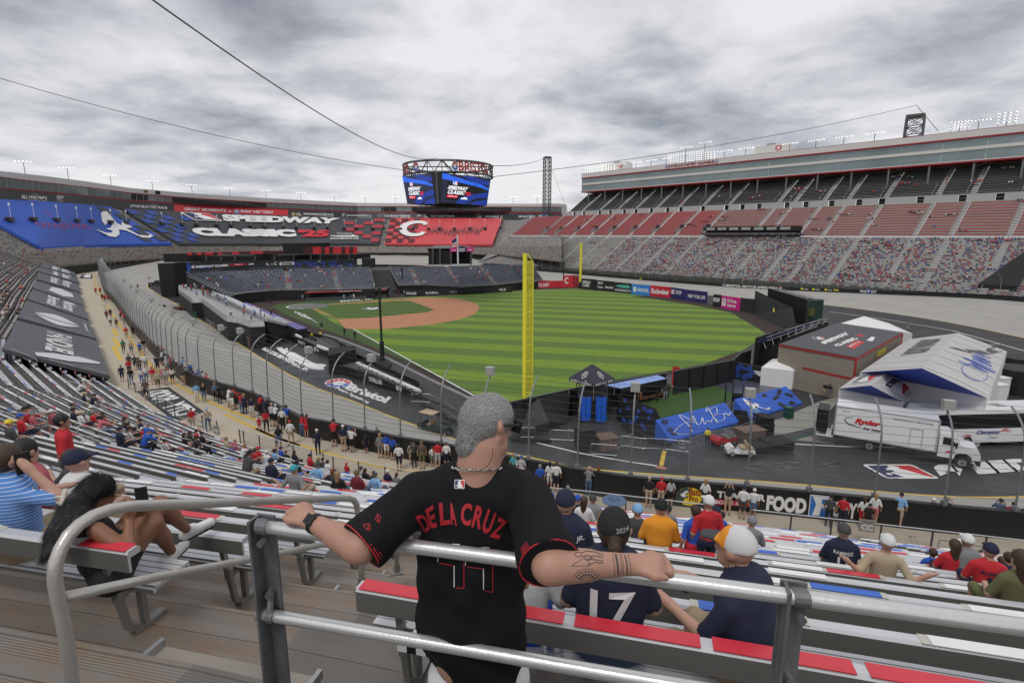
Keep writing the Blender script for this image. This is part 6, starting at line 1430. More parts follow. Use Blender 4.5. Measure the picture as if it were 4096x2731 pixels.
mp=bil(q_(1783,937,236),q_(1998,933,236),q_(1998,893,236),q_(1783,898,236),0);mb.poly([(0,0),(1,0),(1,1),(0,1)],mp,0);f_=lambda u,v:Vector(mp(u,v))+Vector((0,-.3,0));mb.poly(arc(.5,.55,.22,.75,0,360,14)[:-1],f_,1);g_=lambda u,v:Vector(mp(u,v))+Vector((0,-.6,0));mb.text('PREGAME',sub(g_,.36,.5,.64,.8),2,.04);mb.text('CONCERT',sub(g_,.36,.1,.64,.42),2,.04);mb.text('T Mobile',sub(g_,.06,.25,.25,.6),2,.02);mb.text('T Mobile',sub(g_,.76,.25,.95,.6),2,.02)
mb.build('sign',[M_pink,M_navy,M_white],st)
mb=MB();P1=[G(Rr(*p),0)for p in((845,620),(900,640),(1010,622),(1120,612),(1290,600),(1500,585),(1620,580),(2352,568))]
Pt=[G(Rr(*p),2.9)for p in((840,545),(870,522),(1000,502),(1200,484),(1300,477),(1488,472),(1620,470),(2352,456))]
mb.loft([Vector((v.x,v.y,0))for v in Pt],Pt,0);mb.loft(Pt,[v+Vector((0,1,0))for v in Pt],1);mb.tube([v+Vector((0,0,.05))for v in Pt[:6]],.12,4,1)
for i,(x,w_,c)in enumerate(((1200,250,2),(1480,70,3),(1135,50,3))):a,b=G(Rr(x,570),0),G(Rr(x+w_,555),0);a=a+Vector((0,3,0));b=b+Vector((0,3,0));mb.quad(Vector((a.x,a.y,1.1)),Vector((b.x,b.y,1.1)),Vector((b.x,b.y,2.0)),Vector((a.x,a.y,2.0)),c)
o=mb.build('backstop_wall',[M_drape,M_dgrey,M_red,mat('teal_board',(.08,.25,.20))]);tag(o,'curved black padded wall below the seats behind home plate','wall')
dg=empty('dugout',G(Rr(1620,580)));tag(dg,'first base dugout with a red edged roof below the grey seats','dugout');a,b=G(Rr(1620,492),2.6),G(Rr(2470,462),2.6);mb=MB();back_=Vector((.4,4,.3));mb.quad(a,b,b+back_,a+back_,0);mb.quad(a-Vector((0,0,.35)),b-Vector((0,0,.35)),b,a,1)
mb.text('MLB SPEEDWAY CLASSIC BRISTOL',lambda u,v:a.lerp(b,.4+.4*u)+Vector((0,-.1,-.32+.28*v)),2,.02);mb.build('roof',[M_dgrey,M_red,M_white],dg)
mb=MB(); 
for k in range(9):c=a.lerp(b,(k+.1)/9);mb.tube([Vector((c.x,c.y,0)),Vector((c.x,c.y,2.5))],.08,4)
mb.quad(Vector((a.x,a.y+3.5,0)),Vector((b.x,b.y+3.5,0)),Vector((b.x,b.y+3.5,2.6)),Vector((a.x,a.y+3.5,2.6)),1);mb.quad(Vector((a.x,a.y-.3,0)),Vector((b.x,b.y-.3,0)),Vector((b.x,b.y-.3,.9)),Vector((a.x,a.y-.3,.9)),2)
mb.build('frame',[M_black,mat('dugout_inside',(.03,.028,.028)),M_dgrey],dg)
mb=MB();a,b=G(Rb(1085,1100),7),G(Rb(1135,1270),2); 
mb.quad(D(Rb(1068,1290),168),D(Rb(1300,1290),168),D(Rb(1225,1105),186),D(Rb(1060,1105),186));o=mb.build('dark_gap_wall',M_drape);tag(o,'tall black opening between the two temporary stands','wall')
def well(pts,h,name,label,top=None):
 P=[G(p)for p in pts];root=empty(name,P[0]);tag(root,label,'camera well');mb=MB();panel(P+[P[0]],h,0,.12,mb);mb.build('wall',M_black,root);mb=MB();mb.flat([(p.x,p.y,h*.45)for p in P]);mb.build('floor',M_dgrey,root);return root,P
w1,P=well([Rf(*p)for p in((612,570+45),(700,640),(950,760),(955,775),(1210,800+30),(1210,760),(1000,640),(740,560))],1.15,'camera_well','black walled camera well beside the third base line with seated photographers')
[MB().tube([G(Rf(*a),1.2),G(Rf(*b),1.2)],.25,4).build('white_counter',M_white,w1)for a,b in(((850,650),(1010,712)),((650,550),(700,575)))]
mb=MB();LIFT[0]=.02
A,B=G(Rf(620,612)),G(Rf(950,765));t=(B-A).normalized();n_=Vector((t.y,-t.x,0));n_=n_ if n_.y<0 else-n_;mp=lambda u,v:A.lerp(B,u)+n_*.08+Vector((0,0,1.15*v));mb.text('MLB.TV',sub(mp,.2,.3,.4,.8),0,.03);mb.poly([(.66,.2),(.7,.2),(.7,.85),(.66,.85)],mp,0);mb.text('T Mobile',sub(mp,.71,.3,.78,.8),0,.02);mb.build('lettering',M_white,w1)
w2,P=well([Rf(*p)for p in((960,905),(1100,915),(1700,1120),(1795,1120+20),(1795,1075),(1215,800))],1.3,'camera_well','long black walled camera well with a bright white counter edge')
mb=MB();a,b=G(Rf(1212,808),1.45),G(Rf(1795,1068),1.45);mb.tube([a,b],.22,4);mb.build('white_counter',M_white,w2);mb=MB();c,e_=G(Rf(1215,850),1.3),G(Rf(1745,1080),1.3)
mb.tube([c,e_],.08,4)
for k in range(12):t=k/11;mb.tube([a.lerp(b,t),c.lerp(e_,t)],.08,4)
mb.build('counter_frame',M_steel,w2)
mb=MB();A,B=G(Rf(960,905)),G(Rf(1700,1125));A,B=G(Rf(1100,915)),G(Rf(1700,1122));t=(B-A).normalized();n_=Vector((t.y,-t.x,0));n_=n_ if n_.y<0 else-n_;mp=lambda u,v:A.lerp(B,u)+n_*.08+Vector((0,0,1.3*v));mb.text('PLAYBALL.ORG',sub(mp,.42,.3,.62,.75),0,.03);mb.poly(arc(.84,.55,.02,.3,0,360,10)[:-1],mp,0);mb.poly(arc(.88,.55,.02,.3,0,360,10)[:-1],mp,0);mb.build('lettering',M_white,w2)
solid(gp(Rf,(958,890),(1210,830),(1210,790),(960,810)),0,2.4,'camera_tower_base',M_drape,'tall black draped camera platform between the two camera wells')
# ---------------- lettering painted on the asphalt
M_paintw=mat('worn_white_paint',(.72,.72,.70),.7,0,.12,.8)
def pb(q1_,q2_,q3_,z=.02):return lambda u,v:G(q1_,z)+(G(q2_,z)-G(q1_,z))*u+(G(q3_,z)-G(q1_,z))*v
decal('painted_emblem',[M_paintw,M_red,M_blue],'Bristol Motor Speedway emblem and words painted on the dark apron',lambda mb:(LIFT.__setitem__(0,.004),disc(mb,lambda u,v:G(Rf(917+255*u,1035-85*v),.02),0,2,1),
 mb.text('Bristol',lambda u,v:G(Rf(1095+400*u+60*v*.6,1045+140*u-62*v+30*0),.03),0,.06,.2),mb.text('Motor Speedway',lambda u,v:G(Rf(1010+310*u+12*v,1050+140*u-32*v),.03),0,.04,.1)))
sb2=[(470,665),(520,662),(545,680),(560,668),(575,672),(580,700),(640,712),(700,745),(780,790),(840,815),(905,815),(935,828),(900,850),(920,868),(870,872),(760,855),(640,800),(560,740),(500,700)]
decal('painted_submarine',M_paintw,'white submarine shape and BUILDSUBMARINES.COM painted on the dark apron',lambda mb:(mb.flat([G(Rf(*p),.02)for p in sb2][::-1]),mb.text('BUILDSUBMARINES.COM',lambda u,v:G(Rf(335+410*u+30*v,682+205*u-22*v-16*u*v),.02),0,.05,.1)))
def speed(mb):
 LIFT[0]=.004;mlb(mb,pb(Ro(1085,945),Ro(1575,945),Ro(865,822),.02),0,1,2)
 A,B,C=G(Ro(1590,940),.02),G(Ro(2352,878),.02),G(Ro(1500,825),.02);X_=(B-A)*2.35;Y_=(C-A);mb.text('SPEEDWAY',lambda u,v:A+X_*u+Y_*v,0,.10)
decal('painted_lettering',[M_paintw,M_navy,M_red],'batter emblem and huge white word SPEEDWAY painted on the asphalt at right',speed)
def aplines(mb):
 ribbon(mb,[G(Rm(230,620),.01),G(Rm(600,710),.01),G(Rm(950,775),.01),G(Rm(1330,832),.01)],.22,m=0);ribbon(mb,[G(Rm(1400,695),.01),G(Rm(1370,835),.01)],.35,m=1);mb.flat([G(Rm(*p),.014)for p in((1315,850),(1415,868),(1418,848),(1318,832))],2)
 ribbon(mb,[G(Ro(220,630),.01),G(Ro(700,655),.01),G(Ro(1200,660),.01)],.2,m=0);ribbon(mb,[G(Ro(140,610),.01),G(Ro(480,520),.01)],.5,m=3);ribbon(mb,[G(Rh(560,565),.01),G(Rh(1100,640),.01),G(Rh(1700,740),.01),G(Rh(2352,925),.01)],.3,m=0);ribbon(mb,[G(Rh(2050,865),.01),G(Rh(2150,865),.01)],.2)
 rr=random.Random(8)
 for i in range(26):a=G(Ro(rr.random()*900-300,790+rr.random()*90),.01);ribbon(mb,[a,a+Vector((rr.uniform(.3,1.2),-.1,0))],.12,m=4)
decal('apron_lines',[M_paintw,M_yel,mat('salmon_paint',(.45,.18,.12)),M_green,mat('scuffed_paint',(.16,.16,.16))],'worn painted lines on the asphalt apron',aplines)
sheet(gp(Ro,(60,420),(480,240),(640,200),(640,250),(420,480),(60,560)),.006,'concrete_apron',mat('pale_apron',(.26,.25,.22),.85,0,.12,.5),'pale concrete strip between the blue ramp and the truck','concrete')
sheet(gp(Ro,(215,590),(470,540),(640,600),(600,635)),.006,'concrete_apron',mat('pale_apron',(0,0,0)),'small pale concrete strip behind the truck','concrete')
# ---------------- bullpen area: turf, sloping signs, GEICO wall
sheet(gp(Rs,(450,300),(760,530),(900,500),(1400,380),(1500,330),(1700,300),(1800,250),(1520,150),(1480,115),(980,265),(860,200),(380,240)),.008,'bullpen_turf',mat('bullpen_grass',(.035,.085,.012),.9,0,.15,.8,.4,60),'bright green turf of the bullpen','grass')
sheet(gp(Rs,(1290,200),(1500,160),(2060,225),(1560,320)),.03,'bullpen_cover',mat('shiny_tarpaulin',(.075,.08,.11),.25,0,.3,.8,.5,3),'shiny grey tarpaulin over the bullpen mounds','cover')
def slopeboard(pts,zb_,zt__,m,fn,mats,label):
 A,B=G(pts[0],zb_),G(pts[1],zb_);C,E_=G(pts[2],zt__),G(pts[3],zt__);root=empty('sloping_banner',A);tag(root,label,'banner');mb=MB();mb.quad(A,B,C,E_)
 z0=lambda v:Vector((v.x,v.y,0));mb.quad(z0(A),z0(B),B,A);mb.add([z0(A),A,E_,z0(E_)],[(0,1,2,3)]);mb.add([z0(B),z0(C),C,B],[(0,1,2,3)]);mb.quad(z0(C),z0(E_),E_,C)
 mb.build('panel',m,root);mb=MB();LIFT[0]=.015;fn(mb,bil(A,B,C,E_,.02));mb.build('print',mats,root)
M_bb=mat('banner_royal',(.035,.12,.55),.55,0,.08,.5)
def bl(mb,mp,n,seed,x0=0,x1=1,m=1):
 n=int(n*1.6)
 rr=random.Random(seed)
 for i in range(n):x_,y_=rr.uniform(x0,x1),rr.random();mb.poly([(p[0],p[1])for p in arc(min(max(x_,.08),.92),min(max(y_,.12),.88),.045,.085,45,405,7)[:-1]],lambda u,v:lift(mp,u,v,1+.1*i),m)
def fA(mb,mp):
 bl(mb,mp,3,1,0,.12,1);pxs=[(945,645),(960,615),(1100,570),(1115,540),(1100,465),(1090,620),(1075,670),(1010,665),(950,650)]
 def uv(x,y):return((x-880)/(1545-880)*1.0,1-(y-((560)-(x-760)*.21))/190*1.0)
 S=lambda P_,w=.011:mb.stroke([(p.x,p.y)for p in smoothline([Vector((x,y,0))for x,y in P_],.02)],w,lambda u,v:lift(mp,u,v,2),0)
 S([(.10,.30),(.16,.16),(.28,.10),(.33,.3),(.30,.95),(.40,.62),(.42,.45)]);S([(.10,.30),(.24,.52),(.45,.60)]);S([(.38,.48),(.46,.78),(.44,.35),(.50,.40),(.56,.60),(.53,.30),(.60,.42),(.62,.28),(.66,.40),(.70,.44),(.72,.3)])
 S([(.66,.80),(.72,.98),(.70,.30),(.74,.15)]);S([(.66,.80),(.82,.92),(.80,.66),(.74,.58),(.86,.50),(.82,.28),(.72,.25)]);S([(.86,.45),(.90,.55),(.92,.38),(.96,.5),(1.0-.01,.46)])
slopeboard([Rs(900,735),Rs(1545,555),Rs(1410,375),Rs(760,538)],.2,1.9,M_bb,fA,[M_white,M_navy],'blue sloping banner with white handwritten lettering beside the bullpen')
slopeboard([Rs(1640,525),Rs(2140,375),Rs(1985,222),Rs(1500,345)],.2,1.9,M_bb,lambda mb,mp:(bl(mb,mp,9,3,.5,1,1),braveA(mb,sub(lambda u,v:lift(mp,u,v,2),.08,.12,.42,.95),0)),[M_white,M_signb],'blue sloping banner with a white script letter beside the dark steps')
slopeboard([Rs(410,545),Rs(690,665),Rs(765,435),Rs(400,300)],.1,2.6,M_signb,lambda mb,mp:bl(mb,mp,14,4,0,1,0),[mat('print_blue',(.03,.07,.33)),M_navy],'black sloping banner with blue dots left of the bullpen turf')
mb=MB();mb.flat([G(Rs(690,665),.1),G(Rs(765,435),2.6),G(Rs(880,715),.1)]);o=mb.build('black_gusset',M_drape);tag(o,'black triangular drape between the dotted and the blue banner','drape')
A,B=G(Rs(1500,190)),G(Rs(2050,245)); 
def gw(mb,mp):bl(mb,mp,16,6,0,.35,1);LIFT[0]=.02;mb.text('GEICO',sub(lambda u,v:lift(mp,u,v,2),.32,.42,.76,.72),0,.08);[mb.poly(arc(x,.13,.02,.07,0,360,8)[:-1],lambda u,v:lift(mp,u,v,2),0)for x in(.5,.58,.7,.76)]
banner(Rs(1485,150),Rs(2055,240),0,D(Rs(1485,-5),G(Rs(1485,150)).y).z,D(Rs(2055,95),G(Rs(2055,240)).y).z,M_signb,gw,[M_white,mat('print_blue',(0,0,0))],'tall black wall lettered GEICO behind the bullpen','bullpen_wall',.3)
banner(Rs(2135,225),Rh(760,1245),0,3.0,3.0,M_signb,lambda mb,mp:bl(mb,mp,18,11,0,1,0),[mat('print_blue',(0,0,0))],'blue dotted black wall beside the white tents','bullpen_wall',.3)
banner(Rg(1805,1040),Rg(1865,1072),0,2.9,3.1,M_red,lambda mb,mp:(mb.text('new balance',sub(mp,.05,.08,.95,.2),0,.02),[mb.poly([(.3,.35+.08*i),(.9,.35+.08*i),(.9-.03*i,.40+.08*i),(.4+.03*i,.40+.08*i)],mp,0)for i in range(6)]),[M_white],'red upright gate panel at the end of the outfield fence','gate_panel')
P_=[G(Rg(1195,1010),2.9),G(Rg(1340,1040),2.6),G(Rg(1760,950),2.6),G(Rg(1680,917),2.9)];root=empty('bench_shelter',(P_[0].x,P_[0].y,0));tag(root,'bullpen bench shelter with a pale blue printed roof','shelter');mb=MB();mb.quad(*P_);mb.build('roof',mat('pale_blue_print',(.22,.32,.62),.6,0,.4,1.2),root);mb=MB()
for k in range(6):c=P_[1].lerp(P_[2],k/5);mb.tube([Vector((c.x,c.y,0)),c],.07,4)
mb.quad(Vector((P_[1].x,P_[1].y,1.9)),Vector((P_[2].x,P_[2].y,1.9)),P_[2],P_[1]);mb.tube([Vector((P_[1].x,P_[1].y+1,.5)),Vector((P_[2].x,P_[2].y+1,.5))],.18,4,1);mb.build('frame',[M_black,mat('wood_bench',(.22,.09,.04))],root)
def prop(r0,x,y,sz,rz,m,name,label,cat,z=0.0,parts=None):
 p=G(r0(x,y),z);root=empty(name,p,rz);tag(root,label,cat);mb=MB();mb.box((0,0,sz[2]/2),sz);mb.box((0,0,sz[2]+.03),(sz[0]*.9,sz[1]*.9,.06));mb.build('body',m,root,local=True);return root
r=prop(Rg,1507,1120,(.5,.45,.5),.2,M_orange,'drink_cooler','orange drink cooler with a white lid beside the bullpen bench','cooler',.6);mb=MB();mb.box((0,0,.56),(.54,.49,.1));mb.build('lid',M_white,r,local=True)
for x,y,l in((1590,1130,'right of the orange cooler'),(1500,1150,'under the orange cooler'),(1400,1105,'left of the orange cooler')):
 p=G(Rg(x,y));root=empty('folding_table',p,-.2);tag(root,'dark folding table '+l,'table');mb=MB();mb.box((0,0,.6),(1.7,.8,.05));mb.build('table_top',M_dgrey,root,local=True)
 for sx in(-.7,.7):
  for sy in(-.3,.3):mb=MB();mb.tube([(sx,sy,0),(sx,sy,.58)],.03,4);mb.build('leg',M_steel,root,local=True)
a,b,c_=G(Rt(638,620)),G(Rt(1250,790)),G(Rt(1510,780));zt_=D(Rt(1280,378),b.y).z
root=empty('scoreboard',(b.x,b.y,0));tag(root,'big black scoreboard back with a dark green side beyond centre field','scoreboard');mb=MB();za=D(Rt(665,200),a.y).z
mb.add([a,b,Vector((b.x,b.y,zt_)),Vector((a.x,a.y,za))],[(0,1,2,3)],0);mb.add([b,c_,Vector((c_.x,c_.y,D(Rt(1540,382),c_.y).z)),Vector((b.x,b.y,zt_))],[(0,1,2,3)],1);dd=c_-b;a2=a+dd;mb.add([a2,c_,Vector((c_.x,c_.y,zt_-.6)),Vector((a2.x,a2.y,za-.8))],[(0,1,2,3)],2)
mb.build('cladding',[mat('scoreboard_black',(.010,.010,.011),.8),mat('scoreboard_green',(.012,.035,.028),.7),mat('ply_edge',(.25,.14,.07))],root);mb=MB()
for i in range(14):t=i/13;p=Vector((a.x,a.y,za-.4)).lerp(Vector((b.x,b.y,zt_-.3)),t);mb.tube([p,p+dd],.06,4);mb.tube([p+Vector((0,0,.0)),p+dd*.9+Vector((1.0,0,0))],.04,4)
mb.tube([Vector((a.x,a.y,za)),Vector((b.x,b.y,zt_))],.12,4);mb.build('scaffold',M_galv,root);mb=MB();p=G(Rt(1300,700));mb.box((b.x+1,b.y-.0,D(Rt(1300,580),b.y).z),(1.2,.8,1.6),.4);mb.build('junction_box',mat('olive_box',(.09,.09,.03)),root)
A=G(Rt(480,1125),FT);A0,A1=G(Rt(475,985),5.2),G(Rt(1385,698),5.2);C0,C1=G(Rt(500,1035),4.9),G(Rt(1620,740),4.9)
root=empty('centre_bleacher',(A0.x,A0.y,0));tag(root,'small raised bleacher with navy chairs in centre field','bleacher');mb=MB();z0=lambda v:Vector((v.x,v.y,0));N0,N1=G(Rt(830,1095+10),4.0),G(Rt(1620,815),4.0)
mb.quad(z0(A0),z0(A1),A1,A0);M0,M1=G(Rt(515,1040),4.2),G(Rt(740,1050),4.2);mb.quad(z0(A0),A0,M0,z0(M0));mb.quad(z0(M0),M0,G(Rt(820,1100),4.2),z0(G(Rt(820,1100),4.2)));K0_,K1_=G(Rt(820,1040),4.6),G(Rt(1620,745),4.6);mb.quad(z0(K0_),z0(K1_),K1_,K0_);mb.quad(z0(K1_),z0(A1),A1,K1_)
mb.build('drape',M_drape,root);mb=MB();f0,f1=M0-Vector((0,0,.6)),K1_-Vector((0,0,.8));mb.quad(A0-Vector((0,0,1)),A1-Vector((0,0,1)),K1_-Vector((0,0,1)),M0-Vector((0,0,.6)));mb.build('deck',M_deck,root)
ch_=MB();ch_.box((0,0,.42),(.42,.42,.06));ch_.box((0,.2,.72),(.42,.05,.5));ch_.tube([(0,0,0),(0,0,.4)],.04,4)
prev_=None
for k in range(34):p=(A0+Vector((.25,-.3,-1))).lerp(A1+Vector((.25,-.3,-1)),(k+.5)/34);o=ch_.build('chair',M_navy,root,local=True)if prev_ is None else bpy.data.objects.new('chair',prev_);prev_=o.data;(COL.objects.link(o)if o.name not in COL.objects else None);o.parent=root;o.location=root.matrix_basis.inverted()@p;o.rotation_euler=(0,0,math.atan2((A1-A0).y,(A1-A0).x)+math.pi)
mb=MB()
for h in(0,.5):mb.tube([M0+Vector((.3,0,.3+h)),K1_+Vector((-.5,-.3,.2+h))],.05,4);mb.tube([A0+Vector((1,-1.2,-.2+h)),A1+Vector((.6,-1.2,-.2+h))],.05,4)
for k in range(9):a_,b_=(M0+Vector((.3,0,.8))).lerp(K1_+Vector((-.5,-.3,.7)),k/8),(A0+Vector((1,-1.2,-1.2))).lerp(A1+Vector((.6,-1.2,-1.2)),k/8);mb.tube([a_,b_],.05,4)
mb.build('rail_frame',M_galv,root)
zr=5.2
R0,R1,R2_,R3=G(Rt(845,1095),zr),G(Rt(2060,1310),zr),G(Rh(1235,765),zr),G(Rh(640,675),zr)
root=empty('block_building',(R0.x,R0.y,0));tag(root,'concrete block building with a dark printed roof and red trim','building');mb=MB();z0=lambda v:Vector((v.x,v.y,0));dz=Vector((0,0,-.0))
for a,b in((R0,R1),(R1,R2_),(R2_,R3),(R3,R0)):mb.quad(z0(a),z0(b),b,a)
def brick(m):
 N,L,b=nodes(m);tc=N.new('ShaderNodeTexCoord');sp=N.new('ShaderNodeSeparateXYZ');L.new(tc.outputs['Object'],sp.inputs[0]);ad=N.new('ShaderNodeMath');ad.operation='ADD';L.new(sp.outputs[0],ad.inputs[0]);L.new(sp.outputs[1],ad.inputs[1]);cb=N.new('ShaderNodeCombineXYZ');L.new(ad.outputs[0],cb.inputs[0]);L.new(sp.outputs[2],cb.inputs[1])
 bt=N.new('ShaderNodeTexBrick');bt.inputs['Scale'].default_value=2.2;bt.inputs['Color1'].default_value=(.30,.26,.21,1);bt.inputs['Color2'].default_value=(.25,.22,.18,1);bt.inputs['Mortar'].default_value=(.17,.15,.13,1);bt.inputs['Mortar Size'].default_value=.015;L.new(cb.outputs[0],bt.inputs['Vector']);L.new(bt.outputs[0],b.inputs['Base Color'])
M_block=mat('concrete_block',(.3,.26,.21),.85);brick(M_block)
mb.build('wall',M_block,root);mb=MB();up=Vector((0,0,.12));mb.quad(R0+up,R1+up,R2_+up,R3+up);mb.build('roof',mat('roof_cover',(.075,.078,.085),.7,0,.12,.3,.1,2),root)
mb=MB()
for a,b in((R0,R1),(R1,R2_),(R2_,R3)):mb.tube([a+Vector((0,0,-.05)),b+Vector((0,0,-.05))],.14,4); 
mb.tube([z0(R1),R1],.12,4);mb.tube([z0(R2_),R2_],.12,4)
a,b=R0.lerp(R1,.36),R1;mb.quad(Vector((a.x,a.y-.04,zr*.52)),Vector((b.x,b.y-.04,zr*.50)),Vector((b.x,b.y-.04,zr*.56)),Vector((a.x,a.y-.04,zr*.58)));mb.build('trim',mat('brick_red_trim',(.36,.03,.03),.5),root)
mb=MB();mb.text('GOODYEAR',lambda u,v:R1.lerp(R2_,.38+.2*u)+Vector((.12,-.1,-1.3+.8*v)),0,.04);mb.build('lettering',M_ylw,root)
mb=MB();LIFT[0]=.02;MP=lambda x,y:G(Rh(x,y),zr+.14)
def rtext(body,xa,ya,xb,yb,hx,hy,m):mb.text(body,lambda u,v:MP(xa+(xb-xa)*u+hx*v,ya+(yb-ya)*u+hy*v),m,.07)
rtext('SPEEDWAY',520,865,755,770,-42,-18,0);rtext('CLASSIC',650,885,835,812,-55,-10,0);rtext("'25",850,800,890,783,-55,-15,1)
mb.flat([MP(712,888),MP(790,908),MP(890,845),MP(812,828)],1);mb.text('BRISTOL, TN',lambda u,v:MP(755+90*u-10*v,895-45*u-14*v)+Vector((0,0,.03)),0,.03);mb.flat([MP(905,830),MP(960,838),MP(985,800),MP(950,795)],0);mlb(mb,lambda u,v:MP(430+95*u-25*v,822-25*v),0,2,1)
mb.build('roof_print',[M_white,M_red,M_navy],root)
def tent(pts,hp_,wall_h,label,name='white_tent',m=None,ridge=None,gable=None,print_=None,print_mats=(),mwall=None):
 root=empty(name,(pts[0].x,pts[0].y,0));tag(root,label,'tent');m=m or M_tarp;mb=MB();n=len(pts);z0=lambda v:Vector((v.x,v.y,0))
 if ridge is None:
  c=sum(pts,Vector())/n;c.z+=hp_; 
  for i in range(n):
   a,b=pts[i],pts[(i+1)%n];K=5
   for k in range(K):
    t0,t1=k/K,(k+1)/K;sg=lambda t:Vector((0,0,-math.sin(math.pi*t)*hp_*.10));p=[a.lerp(c,t0)+sg(t0),b.lerp(c,t0)+sg(t0),b.lerp(c,t1)+sg(t1),a.lerp(c,t1)+sg(t1)];mb.quad(*p)
 else:
  r0_,r1_=ridge;mb.quad(pts[0],pts[3],r1_,r0_);mb.quad(pts[2],pts[1],r0_,r1_)
 mb.build('roof',m,root);mb=MB()
 for i in range(n):
  a,b=pts[i],pts[(i+1)%n]
  mb.quad(z0(a),z0(b),b,a)
 mb.build('side_wall',mwall or M_tarp,root)
 if ridge is not None:
  [MB().add([a,b,c],[(0,1,2)]).build('gable',gable or m,root)for a,b,c in((pts[0],pts[1],r0_),(pts[3],pts[2],r1_))]
 if print_:mb=MB();print_(mb);mb.build('print',list(print_mats),root)
 return root
e=2.4
tent([G(Rh(-60,1075),e),G(Rh(235,1110),e),G(Rh(348,1050),e),G(Rh(40,1000),e)],1.2,e,'small white peaked tent beside the GEICO wall')
tent([G(Rh(1225,748),5.0),G(Rh(1328,768),3.6),G(Rh(1000,655),3.6),G(Rh(668,672),5.0)],2,4,'white ridge tent standing behind the block building',ridge=(G(Rh(1110,672),5.5),G(Rh(885,608),5.5)))
M_print=mat('printed_tent_roof',(.53,.51,.50),.6,0,.08,.25,.2,1.5);M_tblue=mat('tent_royal_blue',(.012,.05,.42),.5,0,.25,.4)
eh=4.6;E0,E1,E2,E3=G(Rh(845,1122),eh),G(Rh(2015,1360),eh),G(Rh(2195,930),eh),G(Rh(1290,820),eh);rh=8.2;Rn0,Rn1=G(Rh(1415,1085),rh),G(Rh(1750,762),rh)
A,B=Rn0,Rn1
def bigprint(mb):
 LIFT[0]=.02;n1_=(E3-E0).cross(Rn0-E0).normalized();n1_=n1_ if n1_.z>0 else-n1_;L_=lambda u,v:E0.lerp(E3,u).lerp(Rn0.lerp(Rn1,u),v)+n1_*.04
 mb.text('ATLANTA',lambda u,v:L_(.38+.5*u,.80-.42*(1-v)),0,.08)
 n2_=Vector((.3,-.2,.9)).normalized();R_=lambda u,v:E1.lerp(E2,u).lerp(Rn0.lerp(Rn1,u),v)+n2_*.05
 for k in range(7):t=(k+.5)/7;mb.stroke([(t-.02,.02),(t,.5),(t-.03,.98)],.012,R_,1);mb.stroke([(t,.02),(t-.02,.98)],.010,L_,1)
 P_=sig(12,7,.3);mb.stroke([(.35+.35*x,.38+(y-.5)*.9)for x,y in P_],.012,R_,2);mb.stroke([(.3+.14*math.cos(a_),.35+.22*math.sin(a_))for a_ in np.linspace(.5,5.5,16)],.010,R_,2)
 mb.poly([(.55,.95),(.62,.6),(.75,.3),(.95,.08),(.92,.2),(.78,.42),(.68,.66)],R_,0);mb.poly([(.82,.3),(.98,.25),(.98,.32),(.84,.4)],R_,0)
tent([E0,E1,E2,E3],0,0,'huge printed ridge tent with royal blue gable at the right','big_tent',M_print,(Rn0,Rn1),M_tblue,bigprint,[mat('charcoal_print',(.10,.10,.11)),M_white,mat('signature_blue',(.05,.12,.55))])
eh=3.6;S0_,S1_,S2__,S3_=G(Rh(652,1272),eh),G(Rh(1240,1395),eh),G(Rh(1385,1252),eh),G(Rh(800,1165),eh);rh=5.6;q0,q1=G(Rh(945,1243),rh),G(Rh(1115,1115),rh)
def smallprint(mb):
 LIFT[0]=.02;n2_=Vector((.3,-.2,.9)).normalized();R_=lambda u,v:S1_.lerp(S2__,v).lerp(q0.lerp(q1,v),1-u)+n2_*.05;mlb(mb,lambda u,v:R_(.88-.68*(1-u)if 1 else u,.22+.60*v),0,1,2)
 n1_=Vector((-.3,-.3,.9)).normalized();L_=lambda u,v:S0_.lerp(S3_,v).lerp(q0.lerp(q1,v),u)+n1_*.05;mlb(mb,lambda u,v:L_(.2+.6*u,.3+.55*v),0,1,2)
tent([S0_,S1_,S2__,S3_],0,0,'smaller printed ridge tent joined to the front of the huge tent','entrance_tent',M_print,(q0,q1),M_tblue,smallprint,[M_white,mat('charcoal_print',(0,0,0)),M_red])
for i,(x,y)in enumerate(((900,1110),(1030,1020),(1170,930))):
 p=G(Rh(x,y+30));root=empty('covered_air_unit',p,.3);tag(root,'white covered air unit beside the block building, %s from the front'%ORD[i],'air unit');mb=MB();mb.box((0,0,1.5),(2.4,2.2,3.0));mb.build('cover',M_tarp,root,local=True);mb=MB();mb.add([(-1.3,-1.2,3.0),(1.3,-1.2,3.0),(1.1,1.0,3.7),(-1.1,1.0,3.7),(1.3,1.2,3.0),(-1.3,1.2,3.0)],[(0,1,2,3),(3,2,4,5),(1,4,2),(0,3,5)]);mb.build('top',M_tarp,root,local=True)
for i,(x,y)in enumerate(((2085,1380),(2110,1310),(2120,1250),(2150,1190),(2170,1130),(2190,1080))):
 p=G(Rh(x,y+25));root=empty('white_air_unit',p,.3);tag(root,'white box unit along the right side of the huge tent, %s from the front'%ORD[i],'air unit');mb=MB();mb.box((0,0,1.1),(1.5,1.3,2.2));mb.build('body',M_tarp,root,local=True);mb=MB();mb.box((0,0,2.27),(1.6,1.4,.12));mb.build('lid',M_white,root,local=True)
for i,(x,y)in enumerate(((970,1405),(1040,1420),(1110,1435),(1180,1445),(1690,1385),(1755,1395),(1830,1405),(1905,1410))):
 a=G(Rh(x,y+45));mb=MB();P_=[a+Vector((0,0,.3+2.2*t))+Vector((.5,.9,0))*t*t for t in np.linspace(0,1,14)];mb.tube(P_,[.42+.04*(k%2)for k in range(14)],12);o=mb.build('air_duct',M_tarp);tag(o,'fat white ribbed air duct in front of the tents, %s from the left'%ORD[i],'air duct')
